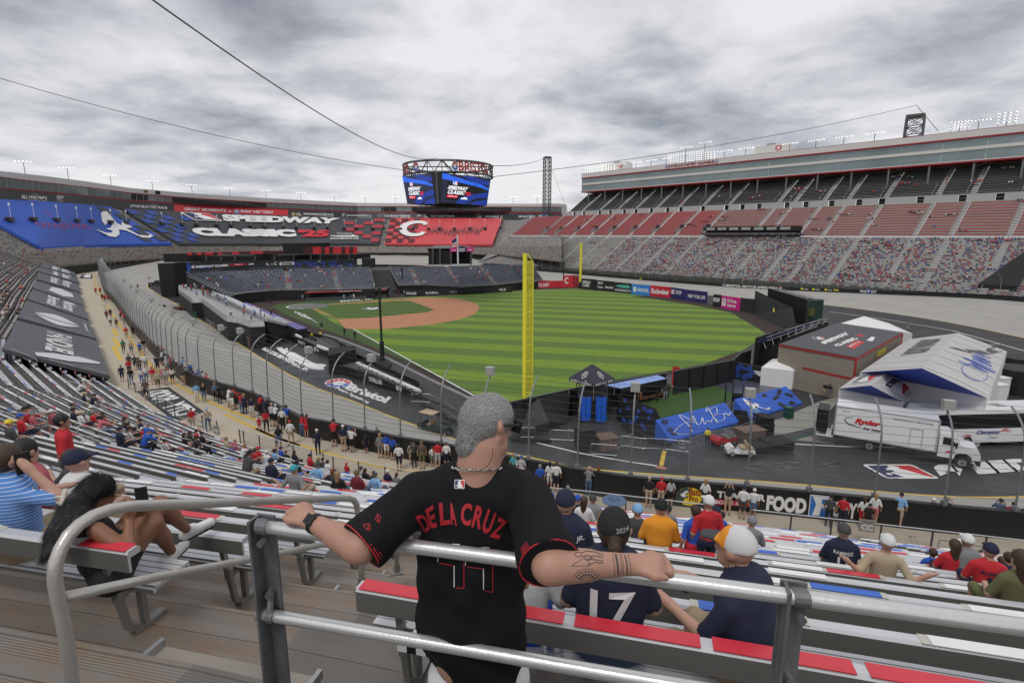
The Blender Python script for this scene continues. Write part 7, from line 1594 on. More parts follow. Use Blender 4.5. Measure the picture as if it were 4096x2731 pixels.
mb=MB();p=G(Rh(1625,1310));pt_=D(Rh(1745,815),p.y+1);mb.tube([Vector((p.x,p.y,0)),pt_],.05,5);mb.box(pt_,(.4,.3,.2));o=mb.build('guyed_mast',M_steel);tag(o,'thin mast standing in front of the huge tent','mast')
for i,(x,y,r_,h)in enumerate(((2300,1180,2.6,3),(2290,1300,2.6,3))):mb=MB();p=G(Rh(x,y));mb.tube([p,p+Vector((0,0,h))],r_,20);o=mb.build('water_tank',M_black);tag(o,'big black round tank at the right edge, %s'%('farther' if i==0 else 'nearer'),'tank')
mb=MB();P_=[G(Rh(*q_),.1)for q_ in((2200,1160),(2180,1200),(2210,1240),(2150,1260),(2190,1290),(2230,1270),(2170,1320))];mb.tube(smoothline(P_,.3),.06,5);o=mb.build('yellow_hose',M_ylw);tag(o,'coiled yellow cable beside the black tanks','hose')
mb=MB();a,b,c_,e_=FG(176,28,3.2),FG(176,-12,3.2),FG(199,-30,17),FG(199,-8,17)
u=lambda r0,x,y,n_:None
def onrow(p,n,z):s_=sfor(p,n,z);return FG(n,s_,z)
K=[onrow(Rh(1985,0),182.5,6.6),onrow(Rh(2352,0),182.5,6.6),onrow(Rh(2352+200,0),196,15),onrow(Rh(2370,0),196,15)]
mb.quad(*K);mb.quad(K[0]-Vector((0,0,2.2)),K[1]-Vector((0,0,2.2)),K[1],K[0]);o=mb.build('black_seat_cover',M_drape);tag(o,'black sheet covering seats at the right edge of the big grandstand','seat cover')
e=5.4;c=G(Rm(760,640));cx_,cy_=G(Rg(1085,1420)).x,G(Rg(1085,1400)).y
p0=G(Rg(940,1360));p1=G(Rg(1215,1340));ctr=(p0+p1)/2+Vector((0,1.2,0));w_=(p1-p0).length/2*.95
root=empty('scaffold_platform',(ctr.x,ctr.y,0));tag(root,'scaffold camera platform hung with two bright blue tarpaulins','platform');mb=MB();mb.box((ctr.x,ctr.y,1.3),(w_*1.7,w_*1.7,2.6));mb.build('drape',M_drape,root);mb=MB()
for sx in(-1,1):
 for sy in(-1,1):mb.tube([(ctr.x+sx*w_*.9,ctr.y+sy*w_*.9,0),(ctr.x+sx*w_*.9,ctr.y+sy*w_*.9,4.5)],.05,5)
for z in(1,2.6,3.6):
 for(x0,y0,x1,y1)in((-1,-1,1,-1),(1,-1,1,1),(1,1,-1,1),(-1,1,-1,-1)):mb.tube([(ctr.x+x0*w_*.9,ctr.y+y0*w_*.9,z),(ctr.x+x1*w_*.9,ctr.y+y1*w_*.9,z)],.04,4)
for k in range(4):mb.tube([(ctr.x+w_*.9,ctr.y-w_*.9,.9*k),(ctr.x+w_*.9,ctr.y+w_*.9,.9*k+.9)],.035,4)
mb.build('scaffold',M_steel,root)
def blue(xa,xb,ztop,zbot,sk_,label):
 mb=MB();n=14;y=ctr.y-w_*.9-.12;vs=[]
 for j in range(7):
  for i in range(n+1):
   u,v=i/n,j/6;x=xa+(xb-xa)*u+sk_*(v)*(.3-u*.5);vs.append((x,y-.10*math.sin(u*17+v*2)-.06*math.sin(u*31),ztop-(ztop-zbot)*v-.12*math.sin(u*3.1)))
 mb.add(vs,[(j*(n+1)+i,j*(n+1)+i+1,(j+1)*(n+1)+i+1,(j+1)*(n+1)+i)for j in range(6)for i in range(n)]);o=mb.build('blue_tarpaulin',M_bluetarp,smooth=True);tag(o,label,'tarpaulin')
blue(ctr.x-w_*.92,ctr.x-w_*.1,2.9,.3,.5,'bright blue tarpaulin hanging at the left of the camera platform');blue(ctr.x+w_*.15,ctr.x+w_*.92,2.9,.2,.1,'bright blue tarpaulin hanging at the right of the camera platform')
cw=w_*1.08;ce=[Vector((ctr.x-cw,ctr.y-cw,4.6)),Vector((ctr.x+cw,ctr.y-cw,4.6)),Vector((ctr.x+cw,ctr.y+cw,4.6)),Vector((ctr.x-cw,ctr.y+cw,4.6))];Rz=Matrix.Rotation(.72,4,'Z'); 
ce=[Vector((ctr.x,ctr.y,4.4))+Rz@(v-Vector((ctr.x,ctr.y,4.6)))for v in ce];root=empty('canopy_tent',(ctr.x,ctr.y,2.7));tag(root,'dark purple canopy tent lettered BEVERLY HILLS AERIALS over the camera platform','tent');mb=MB();pk=Vector((ctr.x,ctr.y,5.9));MP_=mat('canopy_purple',(.030,.024,.045),.6)
for i in range(4):a,b=ce[i],ce[(i+1)%4];mb.add([a,b,pk],[(0,1,2)]);mb.quad(a-Vector((0,0,.35)),b-Vector((0,0,.35)),b,a)
mb.build('canopy',MP_,root);mb=MB();LIFT[0]=.02
for i in(3,0):
 a,b=ce[i],ce[(i+1)%4];n_=(b-a).cross(pk-a).normalized();n_=n_ if n_.z>0 else-n_;mb.text('BEVERLY HILLS AERIALS',lambda u,v:a.lerp(b,.08+.84*u)+Vector((0,0,-.30+.24*v))+n_*.03,0,.03);f_=lambda u,v:a.lerp(b,.36+.28*u).lerp(pk,.12+.4*v)+n_*.03
 mb.stroke([(.05,.9),(.5,1),(.95,.9),(.95,.4),(.5,0),(.05,.4)],.08,f_,0,True);mb.text('BEVERLY',sub(f_,.15,.62,.85,.8),0,.02);mb.text('HILLS',sub(f_,.2,.38,.8,.56),0,.02)
mb.build('lettering',M_white,root); 
for i in range(4):mb=MB();mb.tube([Vector((ce[i].x,ce[i].y,2.6)),ce[i]],.03,4);mb.build('leg',M_galv,root)
# ---------------- vehicles and small things on the apron
M_tyre=mat('tyre_rubber',(.012,.012,.012),.8);M_vwhite=mat('vehicle_white',(.72,.73,.74),.25,0,.04,.6);M_hub=mat('hub_metal',(.5,.5,.5),.3,.6);M_dglass=mat('dark_window',(.012,.014,.016),.08);M_chr=mat('chassis_black',(.02,.02,.02),.6)
def wheel(root,x,y,r,w,side=-1):
 e=bpy.data.objects.new('wheel',None);COL.objects.link(e);e.parent=root;mb=MB();mb.tube([(x,y,r),(x,y+w*-side*1.0,r)],r,20);t=mb.build('tyre',M_tyre,None);t.parent=e
 mb=MB();mb.tube([(x,y+side*.012,r),(x,y-side*.04,r)],r*.58,16,0);mb.tube([(x,y+side*.05,r),(x,y,r)],r*.22,8,1)
 for k in range(6):a=k*math.pi/3;mb.tube([(x+r*.4*math.cos(a),y+side*.02,r+r*.4*math.sin(a)),(x+r*.4*math.cos(a),y,r+r*.4*math.sin(a))],r*.09,5,1)
 t=mb.build('rim',[M_hub if r>.35 else mat('cream_rim',(.5,.47,.38),.5),M_steel],None);t.parent=e
def part(root,name,m,fn):mb=MB();fn(mb);return mb.build(name,m,root,local=True)
def prof(mb,P,y0,y1,m=0):
 n=len(P);mb.add([(x,y0,z)for x,z in P]+[(x,y1,z)for x,z in P],[(i,(i+1)%n,n+(i+1)%n,n+i)for i in range(n)],m);mb.flat([(x,y0,z)for x,z in P],m);mb.flat([(x,y1,z)for x,z in P][::-1],m)
tr=empty('box_truck',(29.4,47.0,0),math.radians(-33.5));tag(tr,'white box truck with red and black Ryder lettering parked in front of the tents','truck')
part(tr,'cargo_box',[M_vwhite,mat('box_frame',(.45,.45,.46),.4,.4)],lambda mb:(mb.box((3.75,1.25,2.5),(7.4,2.5,2.7)),mb.box((.03,-.01,2.5),(.12,.05,2.75),0,1),mb.box((7.45,-.01,2.5),(.14,.06,2.75),0,1),mb.box((3.75,-.02,1.12),(7.5,.06,.12),0,1),mb.box((3.75,-.02,3.83),(7.5,.06,.06),0,1),[mb.box((5.6+.85*i,-.015,2.0),(.05,.04,1.6),0,1)for i in(0,1)],mb.box((6.02,-.015,2.8),(.9,.04,.05),0,1)))
part(tr,'lettering',[M_red,M_black],lambda mb:(mb.text('Ryder',lambda u,v:Vector((1.5+1.9*u+.12*v,-.03,2.35+.62*v)),0,.06,.15),mb.text('Ever better.',lambda u,v:Vector((2.2+1.4*u+.05*v,-.03,2.02+.24*v)),1,.03,.15),mb.text('Rental Reservations: 1-800-GY-RYDER',lambda u,v:Vector((4.35+2.7*u,-.03,3.35+.13*v)),1,.01,.15),mb.text('ryder.com',lambda u,v:Vector((.5+.6*u,-.03,3.4+.12*v)),1,.01,.1),mb.stroke([(1.35,3.0),(.85,2.85),(.75,2.6),(1.1,2.3),(1.9,2.15),(2.15,2.15)],[.03,.05,.07,.09,.07,.02],lambda u,v:Vector((u,-.03,v)),1)))
part(tr,'cab',[M_vwhite,M_red],lambda mb:(prof(mb,[(7.6,.75),(7.6,2.75),(8.3,2.8),(8.75,2.45),(9.0,2.0),(10.1,1.75),(10.35,1.45),(10.4,.95),(9.9,.8),(9.8,1.15),(9.55,1.3),(9.0,1.3),(8.75,1.1),(8.7,.75)],.1,2.35),mb.poly([(8.1,1.1),(8.5,1.25),(8.9,1.2),(8.5,1.4),(8.2,1.35)],lambda u,v:Vector((u,.085,v)),1)))
part(tr,'window',M_dglass,lambda mb:(mb.poly([(7.85,1.85),(7.85,2.5),(8.35,2.5),(8.75,2.0),(8.75,1.85)],lambda u,v:Vector((u,.08,v))),mb.add([(8.42,.25,2.68),(8.42,2.2,2.68),(8.98,2.2,2.1),(8.98,.25,2.1)],[(0,1,2,3)])))
part(tr,'chassis',M_chr,lambda mb:(mb.box((4.6,1.25,.85),(9.6,1.0,.35)),mb.box((10.3,1.2,.7),(.25,2.4,.4)),mb.box((6.8,.25,.7),(1.3,.4,.5))))
part(tr,'mirror',M_black,lambda mb:(mb.box((8.75,-.15,2.0),(.1,.2,.5)),mb.tube([(8.7,.1,1.7),(8.75,-.15,1.8)],.03,4)))
part(tr,'tail_lift',[M_black,M_vwhite],lambda mb:(mb.box((-1.0,1.25,2.2),(.9,2.3,2.1)),mb.box((-.75,1.25,.8),(1.5,2.2,.1),0,1),mb.box((-.2,1.25,1.0),(.1,2.3,.5),0,1)))
for x,y in((2.85,.25),(9.3,.15),(2.85,2.3),(9.3,2.35)):wheel(tr,x,y,.5,.3,-1 if y<1 else 1)
bu=empty('coach_bus',(37.2,46.35,0),math.radians(4.0));tag(bu,'white coach bus with dark windows and Champion Coach lettering at the right edge','bus')
part(bu,'body',[M_vwhite,M_dglass],lambda mb:(prof(mb,[(.15,.4),(0,1.2),(.25,3.2),(.6,3.5),(12.4,3.5),(12.9,3.1),(13,.4)],0,2.6),mb.poly([(.3,1.75),(.5,2.6),(.9,3.12),(12.2,3.12),(12.5,1.75)],lambda u,v:Vector((u,-.012,v)),1)))
part(bu,'roof_hatch',M_grey,lambda mb:[mb.box((x,1.3,3.52),(.9,.9,.06))for x in(3,8)][0]and None)
part(bu,'lettering',[mat('coach_blue',(.03,.05,.25)),M_red,M_grey],lambda mb:(mb.text('Champion',lambda u,v:Vector((5.0+2.2*u+.1*v,-.03,1.1+.5*v)),0,.03,.2),mb.text('Coach',lambda u,v:Vector((6.3+.8*u+.06*v,-.03,.78+.25*v)),2,.01,.2),[mb.stroke([(3.6,.9+.1*i),(4.2,1.0+.12*i),(4.7,1.05+.02*i)],[.01,.06,.01],lambda u,v:Vector((u,-.03,v)),1)for i in range(3)],[mb.stroke([(7.2,1.35),(7.8,1.5+.1*i),(8.5,1.3+.12*i)],[.01,.06,.01],lambda u,v:Vector((u,-.03,v)),1)for i in range(3)]))
for x in(4.3,10.3):wheel(bu,x,-.01,.5,.3)
def cart(name,A,B,col,label,roof=False,bed=False,seat=(.30,.20,.12)):
 L_=(B-A).length;o=A;root=empty(name,A,math.atan2((B-A).y,(B-A).x));tag(root,label,'golf cart');m=mat('cart_'+name+str(int(col[0]*100)),col,.3);L_=max(L_,1.55);ex=1.0 if bed else 0
 part(root,'body',[m,M_black],lambda mb:(prof(mb,[(-.42,.3),(-.45,.62),(-.1,.92),(.12,.9),(.2,.42),(.6,.36),(.72,.62),(1.5,.68),(1.9+ex,.62),(1.95+ex,.3)],.02,1.15),mb.box((.4,.58,.3),(.7,1.1,.06),0,1)))
 part(root,'seat',mat('cart_seat%d'%int(seat[0]*100),seat,.6),lambda mb:(mb.box((1.0,.58,.76),(.5,1.05,.14)),mb.box((1.28,.58,1.05),(.10,1.05,.38)),(mb.box((1.62,.58,.76),(.4,1.0,.12))if not bed else None)))
 part(root,'steering_wheel',M_black,lambda mb:(mb.tube([(.15,.35,.8),(.4,.35,1.08)],.025,5),mb.tube([(.4+.05*math.sin(a),.35+.17*math.cos(a),1.08+.15*math.sin(a))for a in np.linspace(0,6.28,13)[:-1]],.018,5,closed=True)))
 if roof:part(root,'roof',mat('tan_roof',(.50,.38,.22),.6),lambda mb:mb.box((.7,.58,1.88),(1.7,1.2,.06)));part(root,'roof_post',M_black,lambda mb:[mb.tube([(x,y,z),(x2,y,1.86)],.025,4)for x,z,x2 in((-.1,.9,.02),(1.35,.7,1.4))for y in(.06,1.1)][0]and None)
 if bed:part(root,'cargo_bed',M_green,lambda mb:(mb.box((2.2,.58,.66),(1.5,1.2,.1)),mb.box((2.2,.0,.8),(1.5,.05,.25)),mb.box((2.2,1.16,.8),(1.5,.05,.25)),mb.tube([(2.9,.1,.8),(3.5,.1,1.2),(3.5,1.1,1.2),(2.9,1.1,.8)],.025,4)))
 for x in(0,L_+ex*.6):wheel(root,x,0,.23,.18);wheel(root,x,1.17,.23,.18,1)
 return root
cart('golf_cart',G(Rs(1480,890)),G(Rs(1645,896)),(.70,.70,.70),'white golf cart with tan seats in front of the black platform',seat=(.42,.30,.18))
cart('golf_cart',G(Rs(1380,800)),G(Rs(1490,778)),(.42,.02,.03),'dark red golf cart with grey seats behind the white one',seat=(.2,.2,.2))
cart('utility_cart',G(Rk(1512,508)),G(Rk(1690,552)),(.015,.04,.035),'dark green utility cart with a tan roof and cargo bed on the apron',True,True)
cart('golf_cart',G(Rr(240,690)),G(Rr(280,700)),(.05,.05,.05),'dark golf cart with a pale roof beside the black structure',True);cart('golf_cart',G(Rr(300,685)),G(Rr(345,688)),(.10,.01,.02),'dark red golf cart beside the black structure')
_bar=[]
def barricade(A,B,label,z=0.0):
 root=empty('crowd_barrier',A,math.atan2((B-A).y,(B-A).x));tag(root,label,'barrier','crowd barriers on the apron');L_=2.3
 if not _bar:
  mb=MB();mb.tube(roundc([(0,0,.15),(0,0,1.08),(L_,0,1.08),(L_,0,.15)],.1,3)+[(0,0,.15)],.022,5)
  for k in range(1,18):mb.tube([(k*L_/18,0,.15),(k*L_/18,0,1.07)],.009,4)
  _bar.append(mb.build('frame',M_galv,root,local=True).data);mb=MB();[mb.tube([(x,-.3,.02),(x,0,.15),(x,.3,.02)],.02,4)for x in(.25,L_-.25)];_bar.append(mb.build('foot',M_galv,root,local=True).data)
 else:
  for d_,n_ in zip(_bar,('frame','foot')):o=bpy.data.objects.new(n_,d_);COL.objects.link(o);o.parent=root
n_=0
for P_,lb in(([Rs(-60,720),Rs(140,800)],'by the left of the scaffold platform'),([Rs(145,870),Rs(360,885)],'in front of the camouflage box'),([Rs(380,820),Rs(505,780)],'right of the camouflage box'),([Rs(425,790),Rs(610,815),Rs(840,825),Rs(1040,850),Rs(1145,790),Rs(1300,745),Rs(1545,690),Rs(1680,640)],'along the foot of the blue sloping banner'),([Rg(690,1520),Rg(910,1530)],'on the apron below the scaffold platform'),([Rg(330,1500),Rg(480,1500)],'below the black ramp'),([Rf(1710,1170),Rf(1870,1175),Rf(2010,1230),Rf(2160,1360)],'beside the long camera well'),([Rr(590,810),Rr(740,915)],'below the SPEEDWAY CLASSIC banner'),([Rr(440,810),Rr(320,790),Rr(100,800)],'across the track at the left')):
 Q=[G(p,0.0 if P_[0][0]>800 else .6)for p in P_];k=0
 for a,b in zip(Q,Q[1:]):
  c=a;n=max(1,int((b-a).length/2.35))
  for j in range(n):barricade(a.lerp(b,j/n),b,'galvanised crowd barrier %s%s'%(lb,'' if n_*0+k==0 and len(Q)==2 and n==1 else ', %s of its run'%ORD[k]));k+=1
def cuboid(r0,x,y,sz,rz,m,name,label,cat,z=0): 
 p=G(r0(x,y),z);root=empty(name,p,rz);tag(root,label,cat);mb=MB();X_,Y_,Z_=sz;mb.add([(-X_/2,-Y_/2,0),(X_/2,-Y_/2,0),(X_/2,Y_/2,0),(-X_/2,Y_/2,0),(-X_/2*1.05,-Y_/2*1.05,Z_),(X_/2*1.05,-Y_/2*1.05,Z_),(X_/2*1.05,Y_/2*1.05,Z_),(-X_/2*1.05,Y_/2*1.05,Z_)],[(0,1,5,4),(1,2,6,5),(2,3,7,6),(3,0,4,7),(4,5,6,7)]);mb.build('body',m,root,local=True);mb=MB();mb.box((0,0,Z_+.03),(X_*1.15,Y_*1.15,.07));mb.build('lid',m,root,local=True);return root
M_camo=mat('camouflage_cloth',(.16,.11,.085),.9,0,.6,4)
for r0,x,y,lb in((Rs,2005,520,'green wheeled bin beside the blue sloping banner'),(Rr,757,935,'green bin at the end of the black draped block'),(Rr,478,755,'green bin beside the pale metal stair'),(Rr,8,800,'green bin on the track at the far left')):cuboid(r0,x,y,(.7,.7,1.15),.2,mat('bin_green',(.012,.07,.045),.5),'waste_bin',lb,'bin',0 if r0 is Rs or x>700 else .5)
for r0,x,y,sz,lb in((Rs,1640,740,(2.2,1.4,1.2),'camouflage covered box left of the tall black platform'),(Rs,290,800,(1.6,1.4,1.1),'camouflage covered box inside the crowd barriers'),(Rf,295,650,(2.4,2.0,1.7),'camouflage covered box beside the black draped block')):cuboid(r0,x,y,sz,.3,M_camo,'covered_box',lb,'box')
for r0,x,y,sz,lb in((Rs,1890,800,(2.2,1.8,.7),'low black platform behind the white golf cart'),(Rs,1700,830,(2.4,1.4,.6),'low black table platform beside the white golf cart'),(Rs,1770,690,(.9,1.4,2.0),'upright black drape stand right of the camouflage box'),(Rs,90,800,(1.4,1.6,1.9),'black draped stand in front of the blue tarpaulins'),(Rf,205,640,(1.0,.8,1.9),'black flight case leaning beside the draped block'),(Rs,210,770,(1.6,1.1,.8),'low black table left of the camouflage covered box')):cuboid(r0,x,y,sz,.25,M_drape,'black_case',lb,'case')
for i,(r0,x,y)in enumerate(((Rf,882,615),(Rf,820,578),(Rs,1805,640))):p=G(r0(x,y));root=empty('traffic_cone',p);tag(root,('orange traffic cone inside the camera well','orange traffic cone behind the photographers','yellow caution cone beside the officer in tan')[i],'cone');mb=MB();mb.tube([(0,0,.03),(0,0,.75)],[.17,.03],10);mb.build('cone',M_orange if i<2 else M_ylw,root,local=True);mb=MB();mb.box((0,0,.02),(.4,.4,.04));mb.build('base',M_orange if i<2 else M_ylw,root,local=True)
root=empty('step_ladder',G(Rs(1005,865)));tag(root,'small aluminium step ladder inside the crowd barriers','ladder');mb=MB();[mb.tube([(x,0,0),(x*.8,.2,1.3)],.03,4)for x in(-.28,.28)];[mb.box((0,.03+.05*k,.3+.32*k),(.5,.15,.03))for k in range(4)];mb.build('frame',M_galv,root,local=True)
root=empty('dark_steps',G(Rs(1560,560)));tag(root,'black steps and gate frame between the two blue sloping banners','steps');mb=MB();a,b=G(Rs(1590,580)),G(Rs(1480,430));d_=(b-a).normalized();w_=Vector((d_.y,-d_.x,0))if d_.y<9 else d_
for k in range(6):c=a+d_*(.35*k);mb.box((c.x,c.y,.14*(k+1)),(1.3,.36,.28*(k+1)if 0 else .12),math.atan2(w_.y,w_.x));mb.box((c.x,c.y,.07*(k+1)),(1.2,.3,.13*(k+1)),math.atan2(w_.y,w_.x))
mb.build('treads',M_black,root);mb=MB();p=[G(Rs(1470,440)),G(Rs(1565,445))];mb.tube([p[0],p[0]+Vector((0,0,3.2)),p[1]+Vector((0,0,2.9)),p[1]],.06,5);mb.quad(p[0]+Vector((0,0,.9)),p[1]+Vector((0,0,.9)),p[1]+Vector((0,0,1.9)),p[0]+Vector((0,0,1.9)));mb.build('gate_frame',M_black,root)
mb=MB();q_=G(Rs(1410,380));mb.tube([q_,q_+Vector((0,0,2.2))],.09,6);o=mb.build('bollard_post',M_black);tag(o,'thin black post beside the dark steps','post')
for nm,P_,m,lb in(('cable_bundle',[Rs(440,600),Rs(560,660),Rs(700,730),Rs(830,760),Rs(900,770)],M_black,'thick bundle of black cables below the dotted banner'),('cable_bundle',[Rg(320,1505),Rg(450,1520),Rg(600,1525),Rg(690,1530)],M_black,'thick bundle of black cables below the black ramp'),('cable_bundle',[Rf(1800,1180),Rf(1920,1240),Rf(2050,1320),Rf(2150,1370)],M_black,'thick bundle of black cables beside the long camera well')):
 P3=smoothline([G(p,.12)for p in P_],.25);mb=MB()
 for j in range(6):mb.tube([p+Vector((.16*math.sin(i*.9+j*1.1),.14*math.cos(i*.7+j*2.1),.05*math.sin(i*1.3+j)+.04*j))for i,p in enumerate(P3)],.055,4)
 o=mb.build(nm,m);tag(o,lb,'cables')
def pickup(x,y,col,lb): 
 root=empty('parked_truck',G(Rr(x,y),.9),.15);tag(root,lb,'pickup truck');part(root,'body',[mat('pickup_%d'%int(col[0]*1000),col,.3),M_dglass],lambda mb:(prof(mb,[(-2.6,.4),(-2.65,1.0),(-.6,1.05),(-.3,1.75),(1.0,1.75),(1.4,1.1),(2.5,1.0),(2.6,.4)],-.9,.9),mb.poly([(-.45,1.1),(-.2,1.65),(.95,1.65),(1.25,1.1)],lambda u,v:Vector((u,-.93,v)),1)))
 for wx in(-1.7,1.6):wheel(root,wx,-.92,.4,.25)
pickup(75,420,(.02,.022,.025),'black pickup truck in the pit area, nearer the left edge of the structure');pickup(125,440,(.03,.032,.035),'dark grey pickup truck parked in the pit area beside the black structure')
# ---------------- people: smooth bodies grown from distance fields
def field(prims,h,k=.03,planes=()):
 P=np.array([[min(a[i],b[i])-max(ra,rb)*2.2 for i in range(3)]for _,a,b,ra,rb,*s in prims]).min(0)-3*h
 Q=np.array([[max(a[i],b[i])+max(ra,rb)*2.2 for i in range(3)]for _,a,b,ra,rb,*s in prims]).max(0)+3*h
 n=np.ceil((Q-P)/h).astype(int)+1;Dm=np.full(n,1.0,np.float32);Id=np.zeros(n,np.int16);Best=np.full(n,9.0,np.float32)
 ax=[P[i]+h*np.arange(n[i])for i in range(3)]
 for _,a,b,ra,rb,*s in prims:
  s=s[0]if s else(1,1,1);a=np.array(a,float);b=np.array(b,float);R_=max(ra,rb)/min(s)+k*2.5+2*h;sl=[]
  for i in range(3):
   lo,hi=min(a[i],b[i])-R_,max(a[i],b[i])+R_;sl.append(slice(max(0,int((lo-P[i])/h)),min(n[i],int((hi-P[i])/h)+2)))
  sl=tuple(sl);X_,Y_,Z_=np.meshgrid(ax[0][sl[0]],ax[1][sl[1]],ax[2][sl[2]],indexing='ij');ab=b-a;L2_=ab@ab
  dx,dy,dz=X_-a[0],Y_-a[1],Z_-a[2];t=np.clip((dx*ab[0]+dy*ab[1]+dz*ab[2])/L2_,0,1)if L2_>1e-9 else 0*dx
  d=(np.sqrt(((dx-ab[0]*t)*s[0])**2+((dy-ab[1]*t)*s[1])**2+((dz-ab[2]*t)*s[2])**2)-(ra+(rb-ra)*t))/max(1,(max(s)+1)/2)
  o=Dm[sl];kk=k;hh=np.clip(.5+.5*(o-d)/kk,0,1);Dm[sl]=o+(d-o)*hh-kk*hh*(1-hh);w_=d<Best[sl];Best[sl]=np.where(w_,d,Best[sl]);Id[sl]=np.where(w_,_,Id[sl])
 for nx,ny,nz,c in planes:
  X_,Y_,Z_=np.meshgrid(*ax,indexing='ij');Dm=np.maximum(Dm,nx*X_+ny*Y_+nz*Z_-c)
 return Dm,Id,P,h
def surf(prims,h,name,mats,parent=None,k=.03,planes=(),noise=0):
 Dm,Id,P,h=field(prims,h,k,planes);S=Dm<0;n=np.array(Dm.shape)-1
 c=[S[i:n[0]+i,j:n[1]+j,l:n[2]+l]for i in(0,1)for j in(0,1)for l in(0,1)];sm=sum(x.astype(np.int8)for x in c);act=(sm>0)&(sm<8)
 acc=np.zeros(tuple(n)+(3,));cnt=np.zeros(tuple(n))
 for(i,j,l)in((0,0,0),(0,0,1),(0,1,0),(0,1,1),(1,0,0),(1,0,1),(1,1,0),(1,1,1)):
  for ax_ in range(3):
   o=[i,j,l]
   if o[ax_]:continue
   e=o[:];e[ax_]=1;A=Dm[i:n[0]+i,j:n[1]+j,l:n[2]+l];B=Dm[e[0]:n[0]+e[0],e[1]:n[1]+e[1],e[2]:n[2]+e[2]];x=(A<0)!=(B<0);t=np.where(x,A/np.where(A==B,1,A-B),0)
   for q_ in range(3):acc[...,q_]+=np.where(x,(t if q_==ax_ else o[q_]),0)
   cnt+=x
 ix=np.argwhere(act);vid=np.full(tuple(n),-1);vid[act]=np.arange(len(ix));V=P+h*(ix+acc[act]/cnt[act][:,None]);Fs,Ms=[],[]
 for ax_ in range(3):
  u,v=[(1,2),(2,0),(0,1)][ax_];sl0=[slice(1,n[0]),slice(1,n[1]),slice(1,n[2])];sl1=list(sl0);sl0[ax_]=slice(0,n[ax_]);sl1[ax_]=slice(1,n[ax_]+1);A=S[tuple(sl0)];B=S[tuple(sl1)]
  for flip in(0,1):
   I=np.argwhere((A&~B)if not flip else(~A&B));off=np.ones(3,int);off[ax_]=0;I=I+off;q_=[]
   for du,dv in((-1,-1),(0,-1),(0,0),(-1,0)):J=I.copy();J[:,u]+=du;J[:,v]+=dv;q_.append(vid[J[:,0],J[:,1],J[:,2]])
   q_=np.stack(q_,1);q_=q_[:,::-1]if flip else q_;ok=(q_>=0).all(1);Fs.append(q_[ok]);Ms.append(Id[I[ok,0],I[ok,1],I[ok,2]])
 Fs=np.concatenate(Fs);Ms=np.concatenate(Ms);me=bpy.data.meshes.new(name);me.from_pydata(V.tolist(),[],Fs.tolist());me.update()
 for m in mats:me.materials.append(m)
 me.polygons.foreach_set('material_index',np.clip(Ms,0,len(mats)-1).astype(np.int32));me.polygons.foreach_set('use_smooth',[True]*len(me.polygons))
 o=bpy.data.objects.new(name,me);COL.objects.link(o);o.parent=parent;return o
SKIN,SHIRT,PANTS,SHOE=0,1,2,3
def skinmat(name,c):m=mat(name,c,.5,0,.10,9,.12,180);nodes(m)[2].inputs['Subsurface Weight'].default_value=.08;return m
SK=[skinmat('skin_light',(.50,.29,.21)),skinmat('skin_tan',(.36,.19,.12)),skinmat('skin_brown',(.20,.10,.06)),skinmat('skin_dark',(.07,.035,.02))]
def cloth(name,c,rough=.85):return mat('cloth_'+name,c,rough,0,.14,5,.35,14)
CL_={'black':(.014,.014,.016),'navy':(.014,.018,.045),'red':(.50,.02,.03),'white':(.68,.68,.67),'grey':(.22,.22,.23),'charcoal':(.06,.06,.065),'blue':(.02,.09,.45),'light blue':(.22,.42,.68),'orange':(.80,.30,.02),'khaki':(.38,.30,.20),'green':(.03,.16,.07),'pink':(.55,.15,.18),'maroon':(.16,.015,.03),'olive':(.12,.12,.05),'denim':(.09,.14,.24),'teal':(.05,.35,.40),'yellow':(.80,.62,.04),'tan':(.45,.36,.25),'floral':(.12,.08,.07),'pale grey':(.42,.42,.44),'lime':(.35,.75,.05),'rose':(.42,.10,.12)}
CM={k:cloth(k.replace(' ','_'),v)for k,v in CL_.items()}
HAIR={'black':(.008,.007,.007),'brown':(.05,.025,.014),'blonde':(.32,.20,.09),'grey':(.25,.24,.23),'red':(.18,.06,.02),'bald':(.5,.29,.21)}
HM={k:mat('hair_'+k,v,.5,0,.35,60,.5,90)for k,v in HAIR.items()}
def mir(f_):return[p for s in(-1,1)for p in f_(s)]
